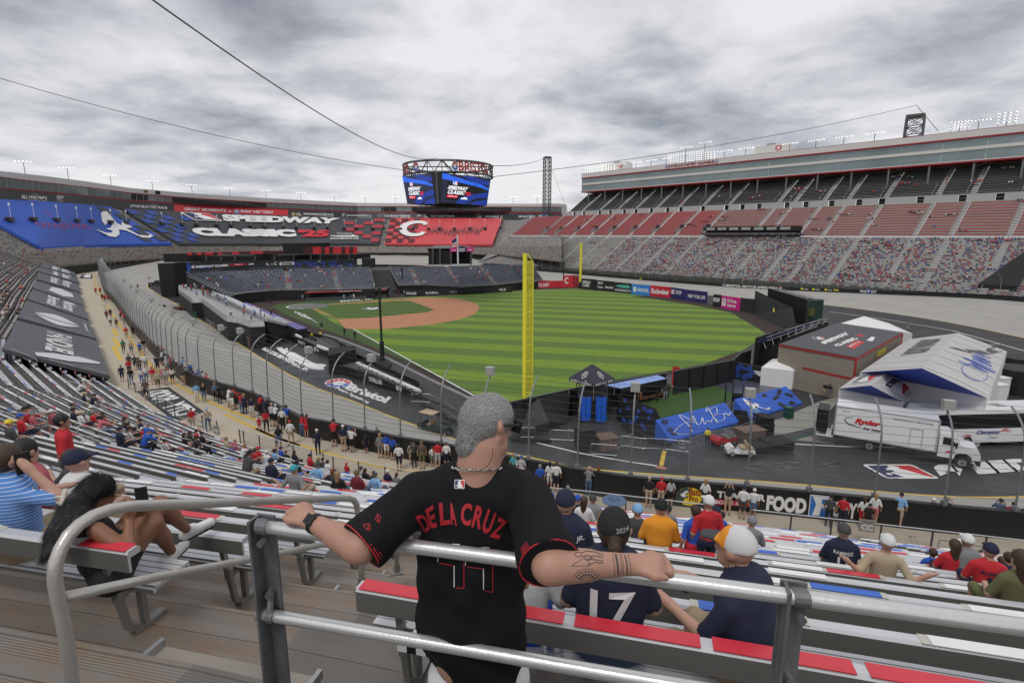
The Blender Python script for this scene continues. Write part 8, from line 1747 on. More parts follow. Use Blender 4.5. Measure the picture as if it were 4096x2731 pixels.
def bodyp(pose,pants='short',fem=0,w=1.0):
 sit=pose.startswith('sit');z0=.50 if sit else .95;zt=z0+.50;ly={'sitlean':.22,'sitback':-.06,'lean':.14,'photo':.03,'sitphone':.14}.get(pose,0.0)
 lf=lambda z,y=0:(0,y+ly*(z-z0)/.5,z);sh=.175 if not fem else .15;P=[]
 P+=[(PANTS,(-.05,0,z0),(.05,0,z0),.125*w,.125*w,(1,1.1,1)),(SHIRT,lf(z0+.08),lf(z0+.22),.135*w,.135*w,(1,1.25,1)),(SHIRT,lf(z0+.22),lf(z0+.40),.15*w,.155*w,(.95,1.35,1)),(SHIRT,(-sh*.7,ly*.9,zt-.055),(sh*.7,ly*.9,zt-.055),.07,.07),(SKIN,lf(zt-.03),lf(zt+.07,.01),.052,.05)]
 hc_=(0,ly*1.2+.02,zt+.165);P+=[(SKIN,(0,hc_[1]-.015,hc_[2]+.025),(0,hc_[1]-.01,hc_[2]+.03),.088,.088,(1.08,.95,.92)),(SKIN,(0,hc_[1]+.03,hc_[2]-.05),(0,hc_[1]+.045,hc_[2]-.065),.058,.05),(SKIN,(0,hc_[1]+.085,hc_[2]+.0),(0,hc_[1]+.10,hc_[2]-.02),.014,.016)]
 P+=mir(lambda s:[(SKIN,(s*.082,hc_[1]-.005,hc_[2]-.01),(s*.088,hc_[1]-.01,hc_[2]+.01),.018,.02,(1.6,1,1))])
 arms={'stand':((.25,-.03,zt-.33),(.25,.06,zt-.56)),'lean':((.25,.16,zt-.24),(.16,.40,zt-.22)),'walk':((.25,-.10,zt-.33),(.24,.02,zt-.56)),'photo':((.27,.12,zt-.26),(.12,.28,zt+.05)),'hips':((.36,-.08,zt-.30),(.20,.02,zt-.45)),'sit':((.24,.04,zt-.30),(.12,.28,zt-.34)),'sitlean':((.23,.34,zt-.28),(.10,.50,zt-.20)),'sitback':((.30,-.10,zt-.26),(.44,-.12,zt-.14)),'sitphone':((.22,.10,zt-.28),(.16,.34,zt-.24)),'sitcall':((.22,.10,zt-.28),(.16,.34,zt-.24))}[pose]
 for s in(-1,1):
  e_,w_=[(s*v[0],v[1]+ly*.9,v[2])for v in arms]
  if pose=='sitcall' and s>0:e_,w_=(.36,.16,zt-.12),(.17,.07,zt+.12)
  if pose=='walk' and s>0:e_,w_=(s*.25,.05,zt-.33),(s*.23,.24,zt-.50)
  S_=(s*sh,ly*.9,zt-.07);m_=tuple(S_[i]+(e_[i]-S_[i])*.8 for i in range(3));P+=[(SHIRT,S_,m_,.058,.055),(SKIN,m_,e_,.046,.042),(SKIN,e_,w_,.042,.028)]
  d=Vector(w_)-Vector(e_);d.normalize();a=Vector(w_)+d*.03;P+=[(SKIN,w_,tuple(a+d*.03),.03,.032,(1.3,1,1)),(SKIN,tuple(a+Vector((s*.015,0,0))),tuple(a+d*.11+Vector((s*.02,0,-.01))),.014,.011),(SKIN,tuple(a-Vector((s*.012,0,0))),tuple(a+d*.115-Vector((s*.008,0,.01))),.014,.011),(SKIN,tuple(a),tuple(a+Vector((-s*.045,.03,0))+d*.04),.014,.011)]
 for s in(-1,1):
  H_=(s*.095,0,z0-.01)
  if sit:K_,A_2=(s*.13,.44,.53),(s*.12,.42+(.06 if s>0 else 0),.10)
  elif pose=='walk':K_,A_2=((s*.10,.12*s+.05,.50),(s*.09,.26*s-.02,.09 if s>0 else .14))
  else:K_,A_2=(s*.10,.02,.50),(s*.10,-.02,.09)
  mid=tuple(H_[i]+(K_[i]-H_[i])*.78 for i in range(3));tw=.088*w
  P+=[(PANTS,H_,mid,tw,.075),((PANTS if pants!='tiny' else SKIN),mid,K_,.066 if pants=='long' else .06,.058),((PANTS if pants=='long' else SKIN),K_,A_2,.056,.04),(SHOE,(A_2[0],A_2[1]-.03,A_2[2]-.04),(A_2[0],A_2[1]+.13,A_2[2]-.05),.04,.036,(1,1,1.1))]
 return P,hc_
TPL={}
def template(pose,pants,fem,w=1.0,h=.021):
 key=(pose,pants,fem,w,h)
 if key not in TPL:
  P,hc_=bodyp(pose,pants,fem,w);o=surf(P,h,'body',[SK[0],CM['white'],CM['navy'],CM['charcoal']],None,.028);TPL[key]=(o.data,hc_,BVHTree.FromObject(o,bpy.context.evaluated_depsgraph_get())if False else None);bpy.data.objects.remove(o)
 return TPL[key]
def headmesh():
 out={}
 def mk(name,prims,h=.014,k=.015,planes=()):o=surf(prims,h,name,[HM['brown']],None,k,planes);out[name]=o.data;bpy.data.objects.remove(o)
 cr=(0,(0,-.018,.03),(0,-.012,.035),.098,.098,(1.06,.94,.90))
 mk('hair',[cr],planes=[(0,.75,-.66,.035)]);mk('cap',[cr,(0,(0,.09,.045),(0,.16,.03),.052,.045,(.8,1,3.2))],planes=[(0,0,-1,-.022)])
 mk('long_hair',[cr,(0,(0,-.07,-.02),(0,-.10,-.26),.085,.05,(1,1.5,1))],planes=[(0,.8,-.45,.045)]);mk('ponytail',[cr,(0,(0,-.11,.03),(0,-.14,-.02),.03,.035),(0,(0,-.14,-.02),(0,-.11,-.24),.035,.014)],planes=[(0,.8,-.5,.04)])
 mk('wide_hat',[cr,(0,(0,-.01,.05),(0,.0,.05),.20,.20,(1,1,9))],planes=[(0,0,-1,-.02)])
 return out
HD=headmesh()
NP=[0];_lab={};PEOPLE=[]
def person(loc,rz,pose='stand',shirt='white',pants='navy',hair='brown',head='hair',capc=None,skin=0,scale=1.0,leg='short',fem=0,w=1.0,label='',group=None,shoe='charcoal',yaw=0.0,h=.021):
 me,hc_,_=template(pose,leg,fem,w,h);root=bpy.data.objects.new('person',me);COL.objects.link(root);root.location=loc;root.rotation_euler=(0,0,rz);root.scale=(scale,)*3
 for s_,m in zip(root.material_slots,(SK[skin],CM[shirt],CM[pants],CM[shoe])):s_.link='OBJECT';s_.material=m
 hn=head if head!='cap' else 'cap'
 if head:
  for nm,m in(((hn,CM[capc]if head in('cap','wide_hat')and capc else HM[hair]),)+((('hair',HM[hair]),)if head=='cap' and 0 else())):
   o=bpy.data.objects.new(nm,HD[nm]);COL.objects.link(o);o.parent=root;o.location=hc_;o.rotation_euler=(0,0,yaw);o.material_slots[0].link='OBJECT';o.material_slots[0].material=m
  if head in('cap','wide_hat')and fem:o=bpy.data.objects.new('long_hair' if fem!=2 else 'ponytail',HD['long_hair' if fem!=2 else 'ponytail']);COL.objects.link(o);o.parent=root;o.location=(hc_[0],hc_[1],hc_[2]-.012);o.scale=(.96,.96,.96);o.material_slots[0].link='OBJECT';o.material_slots[0].material=HM[hair]
 NP[0]+=1;lb=' '.join(label.split());PEOPLE.append((root,lb));tag(root,lb,'person',group);return root
def backtext(root,rows,m='white'):
 me=root.data;bv=BVHTree.FromPolygons([v.co for v in me.vertices],[tuple(p.vertices)for p in me.polygons]);mb=MB();zt=.5+(.50 if me.vertices and max(v.co.z for v in me.vertices)<1.4 else .95)
 for body,hw,z,h_ in rows:
  V,Fc=glyphs(body,.02);vs=[]
  for u,v in V:
   x=hw*(2*u-1)*-1 if 0 else hw*(2*u-1);p=Vector((x,-1,zt-z+h_*v));r=bv.ray_cast(p,Vector((0,1,0)));y=r[0].y if r[0]else-.14;vs.append((x,y-.012,p.z))
  mb.add(vs,Fc,0)
 return mb.build('jersey_lettering',CM[m],root,local=True)
# ---------------- the crowd
def face(v):
 i=dist(v.x,v.y)[1];n_=nrm[i];return math.atan2(-n_.y,-n_.x)-math.pi/2
TAU=math.pi
def hd(head,capc=None):return{'h':('hair',None),'l':('long_hair',None),'p':('ponytail',None),'b':(None,None)}.get(head,('cap',head))
def add(spot,s,pants,leg,hair,head,pose,rz,lab,skin=0,sc=1.0,fem=0,w=1.0,shoe='charcoal',group=None):
 hn,cc=hd(head)
 if head and head.startswith('hat '):hn,cc='wide_hat',head[4:]
 if head in('l','p'):fem=1 if head=='l' else 2
 return person(spot,rz,pose,s,pants,hair,hn,cc,skin,sc,leg,fem,w,lab,group,shoe)
def desc(s,pants,leg,hair,head,pose):
 hat='cap' if head in CL_ else ''
 return '%s %s in a %s shirt, %s %s%s'%({'walk':'walking person','stand':'standing person','lean':'person leaning on the wall','photo':'person holding up a phone','hips':'person with hands on hips'}.get(pose,'seated person'),{'l':'with long %s hair'%hair,'p':'with a %s ponytail'%hair,'b':'with a bald head'}.get(head,''),s,pants,{'short':'shorts','tiny':'short shorts','long':'trousers'}[leg],(', %s cap'%head)if hat else(', %s hat'%head[4:]if head and head.startswith('hat ')else ''))
used_l={}
def uniq(lb,where):
 lb=' '.join(lb.split());full=lb+' '+where;w_=full.split()
 if len(w_)>16:full=' '.join(w_[:16])
 return full
WK="""e 1165 812 180 red khaki short brown h walk 0 1|e 1228 802 0 black black short black h walk 0 1.02|e 883 405 0 red black short brown red walk 0 1|e 924 403 0 red black short brown red walk 0 1|e 968 480 0 red black short brown h stand 0 1|e 998 478 10 red charcoal short brown h stand 0 1|e 945 470 0 black black short black h stand 0 1|e 970 545 20 white white short brown h walk 0 1|e 985 640 0 maroon black short brown h stand 1 1|e 1020 625 180 navy navy short blonde h walk 0 1|e 1020 700 180 white black short yellow yellow walk 0 1|e 1075 715 0 charcoal charcoal tiny brown p walk 0 .9|e 1110 640 -60 red black short brown red lean 0 1|e 1140 680 -40 red grey short brown red lean 0 1|e 1140 945 180 green floral long brown l walk 0 1|e 1212 958 180 tan denim short grey h walk 0 1.02|e 1290 962 175 blue charcoal short brown blue walk 0 .9|e 1325 940 180 black pale_grey short brown h walk 0 1.02|e 1195 1095 0 charcoal black short brown h walk 0 1|e 1250 1105 0 charcoal black short brown red walk 0 1|e 1345 1100 0 white grey short brown red walk 0 1.02|e 1192 1150 180 red charcoal short brown h stand 0 1|e 1290 1130 0 floral charcoal short brown h stand 0 1|e 1212 1238 0 black denim long brown black stand 0 1.02|e 1128 1210 0 navy navy short brown navy stand 0 1|e 1305 1220 180 white blue long brown blue stand 0 .85|e 1350 1215 180 white denim long blonde l walk 0 1|e 1350 1370 180 floral black short brown h walk 0 1.08|e 1460 1285 0 tan olive short brown tan walk 0 1.08|e 1412 1235 0 red khaki short brown red stand 0 1.05|e 1430 1120 0 white white tiny brown h stand 1 .9|e 1455 1120 -20 navy black short brown navy stand 0 1.05|e 1530 1240 -20 pale_grey grey tiny blonde l stand 0 .98|e 1590 1230 0 white black tiny brown l stand 0 1|e 1500 1230 0 pink tan tiny blonde pink stand 0 .9|e 1455 1010 -70 black black tiny black l lean 2 1|e 1488 1010 -60 red grey short black l lean 2 1|e 1495 1060 -50 white charcoal short brown h lean 0 1|e 1530 1100 -50 pale_grey white short brown h lean 0 1|e 1555 1120 -50 grey denim short brown h lean 0 1|e 1578 1130 -40 red charcoal short brown red lean 0 1|e 1635 1170 -50 navy grey short brown white photo 0 1.05|e 1680 1130 -60 light_blue charcoal short brown h lean 0 1|e 1690 1245 -20 charcoal tan short brown h stand 0 1|e 1720 1225 -30 white white short brown h stand 0 1|e 1775 1240 -20 charcoal denim long black h stand 1 1|e 1760 1190 -40 blue black short brown white stand 0 1.02|e 1830 1260 -20 blue denim long brown blue lean 0 1.02|e 1815 1395 0 light_blue white short brown h stand 0 1|e 1880 1395 0 black denim long blonde l stand 0 .98|e 1895 1310 -60 red navy long brown red lean 0 1.05|e 1870 1270 -50 white charcoal short brown h photo 0 1|e 1985 1390 -30 denim black long blonde h stand 0 1|e 2025 1410 -30 black black long black h stand 0 1.02|e 2105 1440 -60 white white short brown h lean 0 1|e 2140 1470 -50 charcoal white short brown red lean 0 1.03|e 2170 1460 -50 red black short black h lean 1 1|e 2225 1500 -40 red denim long brown h photo 0 1.02|e 2255 1505 -30 navy navy long blonde l stand 0 1|e 2320 1540 -10 navy white short brown navy stand 0 1|e 1775 1650 180 red khaki short brown l stand 0 1|e 1918 1660 170 tan denim long brown light_blue walk 0 1.05|k 35 510 0 red red tiny brown h stand 0 .62|k 100 525 -10 red black long brown p walk 0 1.02|k 40 370 -50 red black long black h lean 1 1|k 85 420 -40 navy navy long brown grey lean 0 1.05|k 150 470 -20 pale_grey black short brown tan lean 0 1.05|k 185 470 -20 white black short brown white lean 0 1|k 250 500 -10 white black long grey h stand 0 1|k 295 495 -10 blue khaki long brown h stand 0 1.1|k 325 640 -20 white khaki short brown red walk 0 1.05|k 220 690 0 black denim tiny brown l walk 0 1.05|k 430 565 -30 red denim long brown l lean 0 1|k 468 570 -30 red skin tiny brown l lean 0 1|k 573 730 0 navy navy long brown white stand 0 1.05|k 720 655 -10 red black short brown black lean 0 1.12|k 810 700 -20 navy khaki short brown white stand 0 1.1|k 862 690 -30 white black long brown blue photo 0 .95|k 885 710 -30 white black short black black photo 0 1|k 1015 715 0 black navy short black h stand 1 .8|k 1120 700 0 charcoal white short grey h stand 0 1.05|k 1145 760 0 grey grey tiny blonde l stand 0 1|k 1205 765 0 blue white tiny brown p stand 0 1.02|k 1260 780 -20 blue navy tiny brown l stand 0 .98|k 1318 880 -10 white navy short black h stand 1 1.05|k 1430 815 0 tan tan short brown h stand 0 .85|k 1455 850 0 charcoal black long brown black hips 0 1.05|k 1528 860 0 floral olive short brown olive stand 0 1.08|k 1625 840 0 white grey short brown h stand 0 .8|k 1672 855 0 red pale_grey short brown h stand 0 1.05|k 1752 850 -10 white navy short brown charcoal stand 0 1|m 20 960 -10 teal black long blonde l stand 0 1|m 40 960 0 white white long blonde light_blue stand 0 .95|m 85 990 0 pale_grey white long brown blue stand 0 1|m 255 1080 0 blue black long grey h stand 0 1|m 345 1050 0 white white short black l stand 0 1|m 405 1070 0 white navy short brown h stand 0 1.05|m 700 1110 -10 grey denim long brown tan photo 0 1.02|m 790 1100 0 navy denim long red l stand 0 1|m 1250 1215 0 black tan short brown tan stand 0 1.05|m 1362 1215 0 red tan short brown red stand 0 1.02|m 1448 1215 30 pale_grey black tiny brown l stand 0 .98|m 1765 1230 -10 white black long blonde l stand 0 1|m 1975 1280 0 black tan short grey grey photo 0 1.05|m 2110 1320 0 white charcoal short brown navy stand 0 1.05|m 2205 1325 0 white denim tiny black white stand 1 1|o 548 1390 0 charcoal black long brown black stand 0 1|o 668 1400 0 red navy long brown black stand 0 1|o 858 1400 0 white red tiny brown l stand 0 .95|o 960 1380 0 white pink tiny blonde l stand 0 1.02|o 1185 1395 0 light_blue tan short brown navy stand 0 1.08|o 1480 1420 0 navy navy long blonde white stand 0 1|o 1600 1430 -10 navy white short brown grey photo 0 1.05|o 2090 1430 0 denim black tiny black black photo 1 1|o 2205 1470 0 red black short brown h stand 0 1.02|o 2330 1490 0 black charcoal short brown navy stand 0 1.02|o 905 1430 0 black black short brown black stand 0 .85"""
RG=dict(e=Re,k=Rk,m=Rm,o=Ro,i=Ri,p=Rp,f=Rf,g=Rg,r=Rr,s=Rs,b=Rb,c=Rc,n=Rn,d=Rd,h=Rh,j=Rj,l=Rl)
WHERE={'e':'in the walkway crowd at left','k':'along the wall left of the man in black','m':'along the wall right of the man in black','o':'by the FOOD CITY wall'}
for row in WK.split('|'):
 a=row.split();r0=RG[a[0]];s,pn=a[4].replace('_',' '),a[5].replace('_',' '); 
 leg=a[6]
 if pn=='skin':pn='red'
 head=a[8].replace('_',' ');p=G(r0(float(a[1]),float(a[2])),ZC);base_=math.atan2(-p.x,p.y)
 hr=a[7]if a[7]in HAIR else 'brown';q_=add(p,s,pn,leg,hr,head,a[9],base_+math.radians(float(a[3])),'',int(a[10]),float(a[11]))
 q_['label']=uniq(desc(s,pn,leg,hr,head,a[9]),WHERE[a[0]]);PEOPLE[-1]=(q_,q_['label'])
def seat_at(px,hh=.72,k=None):
 d=ray(px);d=d/math.hypot(d[0],d[1]);best=None;hi0=1.0
 while dist(d[0]*hi0,d[1]*hi0)[0]>0 and hi0<300:hi0+=2
 for kk in(range(5,24)if k is None else[k]):
  tgt=D0-kk-.30;lo,hi=.3,hi0
  for _ in range(18):
   m_=(lo+hi)/2
   if dist(d[0]*m_,d[1]*m_)[0]>tgt:lo=m_
   else:hi=m_
  w_=d*hi;e=abs(CH+w_[2]-(zb(kk)-.36+hh))
  if best is None or e<best[0]:best=(e,Vector((w_[0],w_[1],zb(kk)-.36-.43)),kk)
 return best[1],face(best[1]),best[2]
ST="""i 140 20 red charcoal short brown black sitlean 0 1|i 705 70 white charcoal short brown h sitlean 0 1|i 745 60 white khaki short brown black sitlean 0 1|i 770 195 navy khaki short brown hat_tan sit 0 1|i 820 190 navy grey short brown black sitlean 0 1|i 655 275 pale_grey navy short brown navy sit 0 1|i 665 330 navy navy short brown black sit 1 1|i 735 355 white navy short brown hat_tan sit 0 1|i 830 290 green navy short brown white sit 0 1|i 850 360 red navy short grey h sit 0 1|i 880 380 pink denim long brown l sitlean 0 1|i 935 340 red black short black black sit 1 .9|i 30 200 charcoal white short brown yellow sit 0 1|i 205 225 red navy short brown black sit 0 1.02|i 165 300 red navy short brown blue sit 0 1|i 285 320 rose grey short brown grey sit 0 1|i 470 350 rose charcoal short brown white sit 0 1.05|i 475 410 red navy short black h sit 1 .8|i 1140 415 charcoal navy short brown h sit 0 1|i 1170 445 black black short brown p sit 0 1|i 1270 400 tan white short brown h sit 0 1|i 1285 420 navy white short brown navy sit 0 1|i 1295 465 red black short brown white sit 0 .8|i 1310 480 blue blue long brown grey sitlean 0 .95|i 1185 500 pale_grey navy short blonde black sit 0 1|i 1095 520 navy navy short brown navy sit 0 1.05|i 1295 540 blue black long brown blue sitlean 0 1.02|i 1510 600 white navy short brown black sit 0 .8|i 1690 555 black black long brown l sit 0 1|i 1740 530 black charcoal short brown p sit 1 1|i 1800 520 red black short brown black sit 0 .9|i 1815 590 black black long brown black sitback 0 1.05|i 1850 540 black black long brown black sit 0 1.02|i 2075 600 tan grey short blonde h sit 0 1|i 2155 615 rose grey short bald b sit 0 1.05|i 2205 660 white black short blonde l sitlean 0 .95|i 2240 760 charcoal tan short black black sitlean 1 1.08|i 2340 690 red navy short brown h sit 0 1|k 15 670 red navy short brown red sit 0 1|k 95 715 white white short brown white sit 0 1.02|k 165 700 light_blue black short black h sit 2 1|k 225 670 blue navy short brown navy sit 0 1|k 270 690 black black long brown black sit 0 .85|k 350 710 navy navy short brown l sit 0 1|k 490 740 red charcoal short brown navy sit 0 1.05|k 385 800 black black short black l sitback 0 1|k 570 760 green white short blonde p sit 0 1|k 605 735 charcoal tan short brown black sit 0 1|k 135 810 navy navy short brown navy sit 0 1.08|k 365 880 grey tan short brown teal sitback 0 1.08|k 570 845 light_blue navy short brown charcoal sitback 0 1.1|k 655 800 white denim short brown h sit 0 1|k 705 885 charcoal navy short red l sit 0 1|k 750 920 black denim long blonde l sit 0 1|k 925 920 maroon denim long brown olive sit 0 1.08|k 970 830 pale_grey navy short brown h sitback 0 1|k 1000 880 black khaki short brown p sit 1 1|k 1080 895 black black short brown h sit 0 .95|k 1100 925 light_blue denim long blonde charcoal sitback 0 1.08|k 1205 885 navy tan short grey white sit 0 1.05|k 1290 900 grey black long brown p sit 0 1|k 1400 910 black black short brown navy sit 0 .9|k 830 785 red blue short brown red stand 0 .75|k 1475 845 red charcoal short brown black sit 0 1|m 350 1050 blue navy long brown blue sit 0 1.02|m 515 1040 charcoal charcoal long grey l stand 0 .95|m 605 1070 black navy short brown blue sit 0 1|m 670 1100 charcoal navy short grey h sit 0 1|m 660 1160 white tan short brown l sit 0 1|m 745 1090 grey navy short brown charcoal sit 0 1.05|m 935 1210 orange denim long brown hat_denim sit 0 1.08|m 1155 1230 charcoal maroon long black light_blue sit 0 1|m 1370 1230 orange black short brown black sit 0 1.1|m 1440 1180 grey grey short brown black sit 0 1|m 1700 1130 blue red short brown h stand 0 .8|m 1815 1115 red navy short brown white stand 0 .9|m 1725 1225 light_blue khaki short brown white sit 0 1.02|m 1765 1195 rose navy short brown h sit 0 .95|m 1880 1240 blue grey short brown navy sit 0 1.1|m 1930 1235 grey black short brown black sit 0 1|m 2210 1310 grey charcoal long brown grey sit 0 1|p 710 100 navy charcoal short brown charcoal sit 0 1.05|p 1090 240 tan khaki short brown white sitback 0 1.02|p 1540 245 blue black short brown h sit 0 .8|p 1730 250 red navy short brown l sit 0 1|p 1780 210 pale_grey navy short brown white sit 0 1|p 1850 200 grey navy short brown white sit 0 1.1|p 2000 235 charcoal black short brown h sit 0 .8|p 2065 270 red navy short grey navy sit 0 1.02|p 2190 255 black navy short brown l sit 0 .8|p 2250 250 navy navy short brown h sit 0 .9|p 2270 320 light_blue navy short blonde l sit 0 .8|p 2330 460 olive olive short brown l sit 0 1|p 1880 70 pink tan short black h sit 3 1"""
special={}
KF={('p','710'):6,('p','1090'):5,('p','2065'):6,('p','1540'):9,('p','1730'):8,('p','1780'):9,('p','1850'):8,('p','2250'):8,('p','2190'):9,('p','2330'):4,('m','935'):6,('m','1370'):5,('m','1155'):6,('m','350'):7,('m','2210'):8,('m','1880'):10,('m','1725'):11,('m','1930'):11,('m','745'):10,('m','605'):11,('m','660'):9,('m','670'):12,('m','1440'):11,('m','1765'):12}
for row in ST.split('|'):
 a=row.split();r0=RG[a[0]];px=r0(float(a[1]),float(a[2]));s,pn,head=a[3].replace('_',' '),a[4],a[7].replace('_',' ');hr=a[6]
 if a[8]=='stand':
  sc_=float(a[10]);loc,rz,kk=seat_at(px,1.6*sc_-.43);rz+=.4
  if a[0]=='k':rz+=2.6
 elif(a[0],a[1])==('p','1880'):loc=G(Rp(1900,170),ZC);loc.z-=.1;rz=math.pi*.9
 else:loc,rz,kk=seat_at(px,.70*float(a[10])+.02,KF.get((a[0],a[1])))
 hd_=head;q_=add(loc,s,pn,a[5],hr,hd_,a[8],rz+random.uniform(-.15,.15),'',int(a[9]),float(a[10]),w=1.15 if float(a[10])>1.04 else 1.0)
 q_['label']=uniq(desc(s,pn,a[5],hr,head,a[8]),{'i':'in the left part of the near stand','k':'on the benches left of the man in black','m':'on the benches right of the man in black','p':'on the benches at the lower right'}[a[0]]);PEOPLE[-1]=(q_,q_['label']);special[(a[0],a[1])]=q_
def lab(key,t):special[key]['label']=t
Lz=lambda o_,rows,m='white':backtext(o_,rows,m)
Lz(special[('p','710')],[('RAMIREZ',.13,.13,.055),('11',.07,.28,.11)]);lab(('p','710'),'seated man in a navy RAMIREZ 11 jersey and charcoal cap')
Lz(special[('p','2065')],[('ALBIES',.12,.15,.055),('1',.03,.30,.12)],'navy');lab(('p','2065'),'seated person in a red ALBIES 1 jersey with a navy cap')
Lz(special[('m','1880')],[('BETTS',.10,.14,.055),('50',.09,.32,.14)]);lab(('m','1880'),'seated man in a royal blue BETTS jersey')
Lz(special[('m','1930')],[('DIAZ',.08,.13,.05)],'navy');lab(('m','1930'),'seated man in a grey DIAZ jersey beside the BETTS jersey')
FLD="""f 890 505 0 navy navy short h walk|f 1100 565 0 black black long h stand|f 1195 595 0 black black long h stand|f 800 585 0 yellow black long black sit|f 878 575 0 yellow black long black sit|f 720 590 0 black black long black sit|f 745 598 0 black black long black sit|f 770 606 0 black black long black sit|f 800 620 0 black black long black sit|f 830 632 0 black black long black sit|f 1070 700 0 black black long tan stand|f 1240 925 90 red navy long navy sit|s 1240 780 0 yellow black long black stand|s 1855 665 -60 tan black long h stand|s 1690 560 0 light_blue black long h stand|s 805 325 180 navy white long h stand|s 845 350 0 charcoal pale_grey long h stand|s 875 330 0 black charcoal long h stand|o 518 200 180 black khaki long b stand|o 558 210 0 black grey long h stand|o 668 125 0 yellow black long yellow stand|h 1278 730 90 green tan short h walk|e 1268 358 180 black black long h walk|e 1375 285 180 black tan short h walk|e 1540 680 180 yellow black long h walk|e 1380 655 0 green black long h stand|e 1515 555 0 black black long h stand|r 105 690 0 charcoal black long h stand|r 160 690 0 black black long h stand|g 1418 80 180 black black short h stand|g 1447 82 0 black black short h stand|g 1387 88 60 tan black short h walk|g 1510 95 0 black black long h stand|g 1815 130 40 pink pink short b walk|g 1850 132 0 black black short h stand|b 1365 1338 0 white navy long red stand|b 1425 1340 0 black black long black stand|b 1645 1325 0 black black long black stand|b 810 1378 0 light_blue grey long h stand|b 900 1370 0 white white long h stand|b 875 1370 0 navy white long h stand|b 545 1365 0 white navy long h stand|b 430 1380 0 light_blue grey long h stand|b 1310 1330 0 red grey long h stand|b 100 1415 0 black black long black stand|b 135 1418 0 black black long black stand"""
for n_,row in enumerate(FLD.split('|')):
 a=row.split();p=G(RG[a[0]](float(a[1]),float(a[2])),1.4 if a[0]=='e' and float(a[1])<1400 else 0);sc_=1.0;q_=add(p,a[4].replace('_',' '),a[5].replace('_',' '),a[6],'brown',a[7],a[8],math.atan2(-p.x,p.y)+math.radians(float(a[3])),'',0,1.0)
 q_['label']=uniq(desc(a[4].replace('_',' '),a[5].replace('_',' '),a[6],'brown',a[7],a[8]),{'f':'by the left foul line wells','s':'around the bullpen and carts','o':'between the white tents','h':'on the far apron','e':'out on the track','r':'on the track by the black structure','g':'behind the right field fence','b':'in front of the first base side'}[a[0]]);PEOPLE[-1]=(q_,q_['label'])
def finish():
 by={}
 for o,lb in PEOPLE:by.setdefault(o['label'],[]).append(o)
 for lb,L_ in by.items():
  if len(L_)>1:
   L_.sort(key=lambda o:o.location.x/max(1,o.location.y))
   for i,o in enumerate(L_):o['label']=' '.join(lb.split()[:11])+', %s such from left'%ORD[i]
def tiny(mb,p,s,big=.85):
 mb.box(p+Vector((0,0,.68*big)),(.42*big,.26*big,.55*big),0,s);mb.tube([p+Vector((0,0,.98*big)),p+Vector((0,0,1.20*big))],.10*big,6,5);mb.box(p+Vector((0,-.25*big,.42*big)),(.36*big,.5*big,.16*big),0,6)
TM=[CM['red'],CM['navy'],CM['white'],CM['black'],CM['blue'],SK[0],CM['charcoal'],CM['grey']];rc=random.Random(21);spots=[]
for i in range(300):
 s_=rc.uniform(-10,200)if rc.random()<.3 else rc.uniform(-20,130);n_=rc.choice([rc.uniform(181,203)]*4+[rc.uniform(206,221),rc.uniform(226,240)]);z=4+(n_-180)/24*14.2 if n_<204 else 18.8+(n_-204.6)/17.4*10.5 if n_<223 else 31.6+(n_-225)/16*10.3
 for j in range(rc.choice([1,2,3,5])):spots.append(FG(n_,s_+j*.7,z+.1))
for j in range(60):spots.append(FG(200.6,sfor(Rc(1880,0),203,20)-j*.62,18.6)); 
def onb(Fr,Bk,n,seed):
 r=random.Random(seed)
 for _ in range(int(n*.6)):
  i=r.randrange(len(Fr)-1);t,w_=r.random(),r.random()**.8;p=Fr[i].lerp(Fr[i+1],t).lerp(Bk[i].lerp(Bk[i+1],t),round(w_*15)/15)
  for j in range(r.choice([1,2,3])):spots.append(p+(Fr[i+1]-Fr[i]).normalized()*.65*j)
onb(B1[1],B1[2],60,3);onb(B2[1],B2[2],60,4)
mb=MB()
for p in spots:tiny(mb,p,rc.choice([0,0,0,1,2,2,3,7,4]))
o=mb.build('crowd',TM);tag(o,'scattered seated spectators in the far stands','crowd',kind='stuff')
_tm={}
def small(p,c,lb,rz=0):
 if 'm' not in _tm:
  m_=MB();m_.tube([(0,0,.42),(0,0,.55),(0,0,.85),(0,.02,.98)],[.17,.19,.2,.08],8,0);m_.tube([(0,.02,.98),(0,.03,1.08),(0,.03,1.2),(0,.03,1.24)],[.07,.10,.10,.04],8,1);m_.tube([(-.1,0,.5),(-.12,.42,.5),(-.12,.42,.05)],.075,6,2);m_.tube([(.1,0,.5),(.12,.42,.5),(.12,.42,.05)],.075,6,2);m_.tube([(-.2,0,.9),(-.25,.1,.62),(-.12,.3,.6)],.05,6,1);m_.tube([(.2,0,.9),(.25,.1,.62),(.12,.3,.6)],.05,6,1);q_=m_.build('person',[CM['red'],SK[0],CM['charcoal']],smooth=True);_tm['m']=q_.data;bpy.data.objects.remove(q_)
 o=bpy.data.objects.new('person',_tm['m']);COL.objects.link(o);o.location=p;o.rotation_euler=(0,0,rz);o.material_slots[0].link='OBJECT';o.material_slots[0].material=CM[c];tag(o,lb,'person','spectators too small to tell apart at the left');return o
rl_=random.Random(5);n_left=0
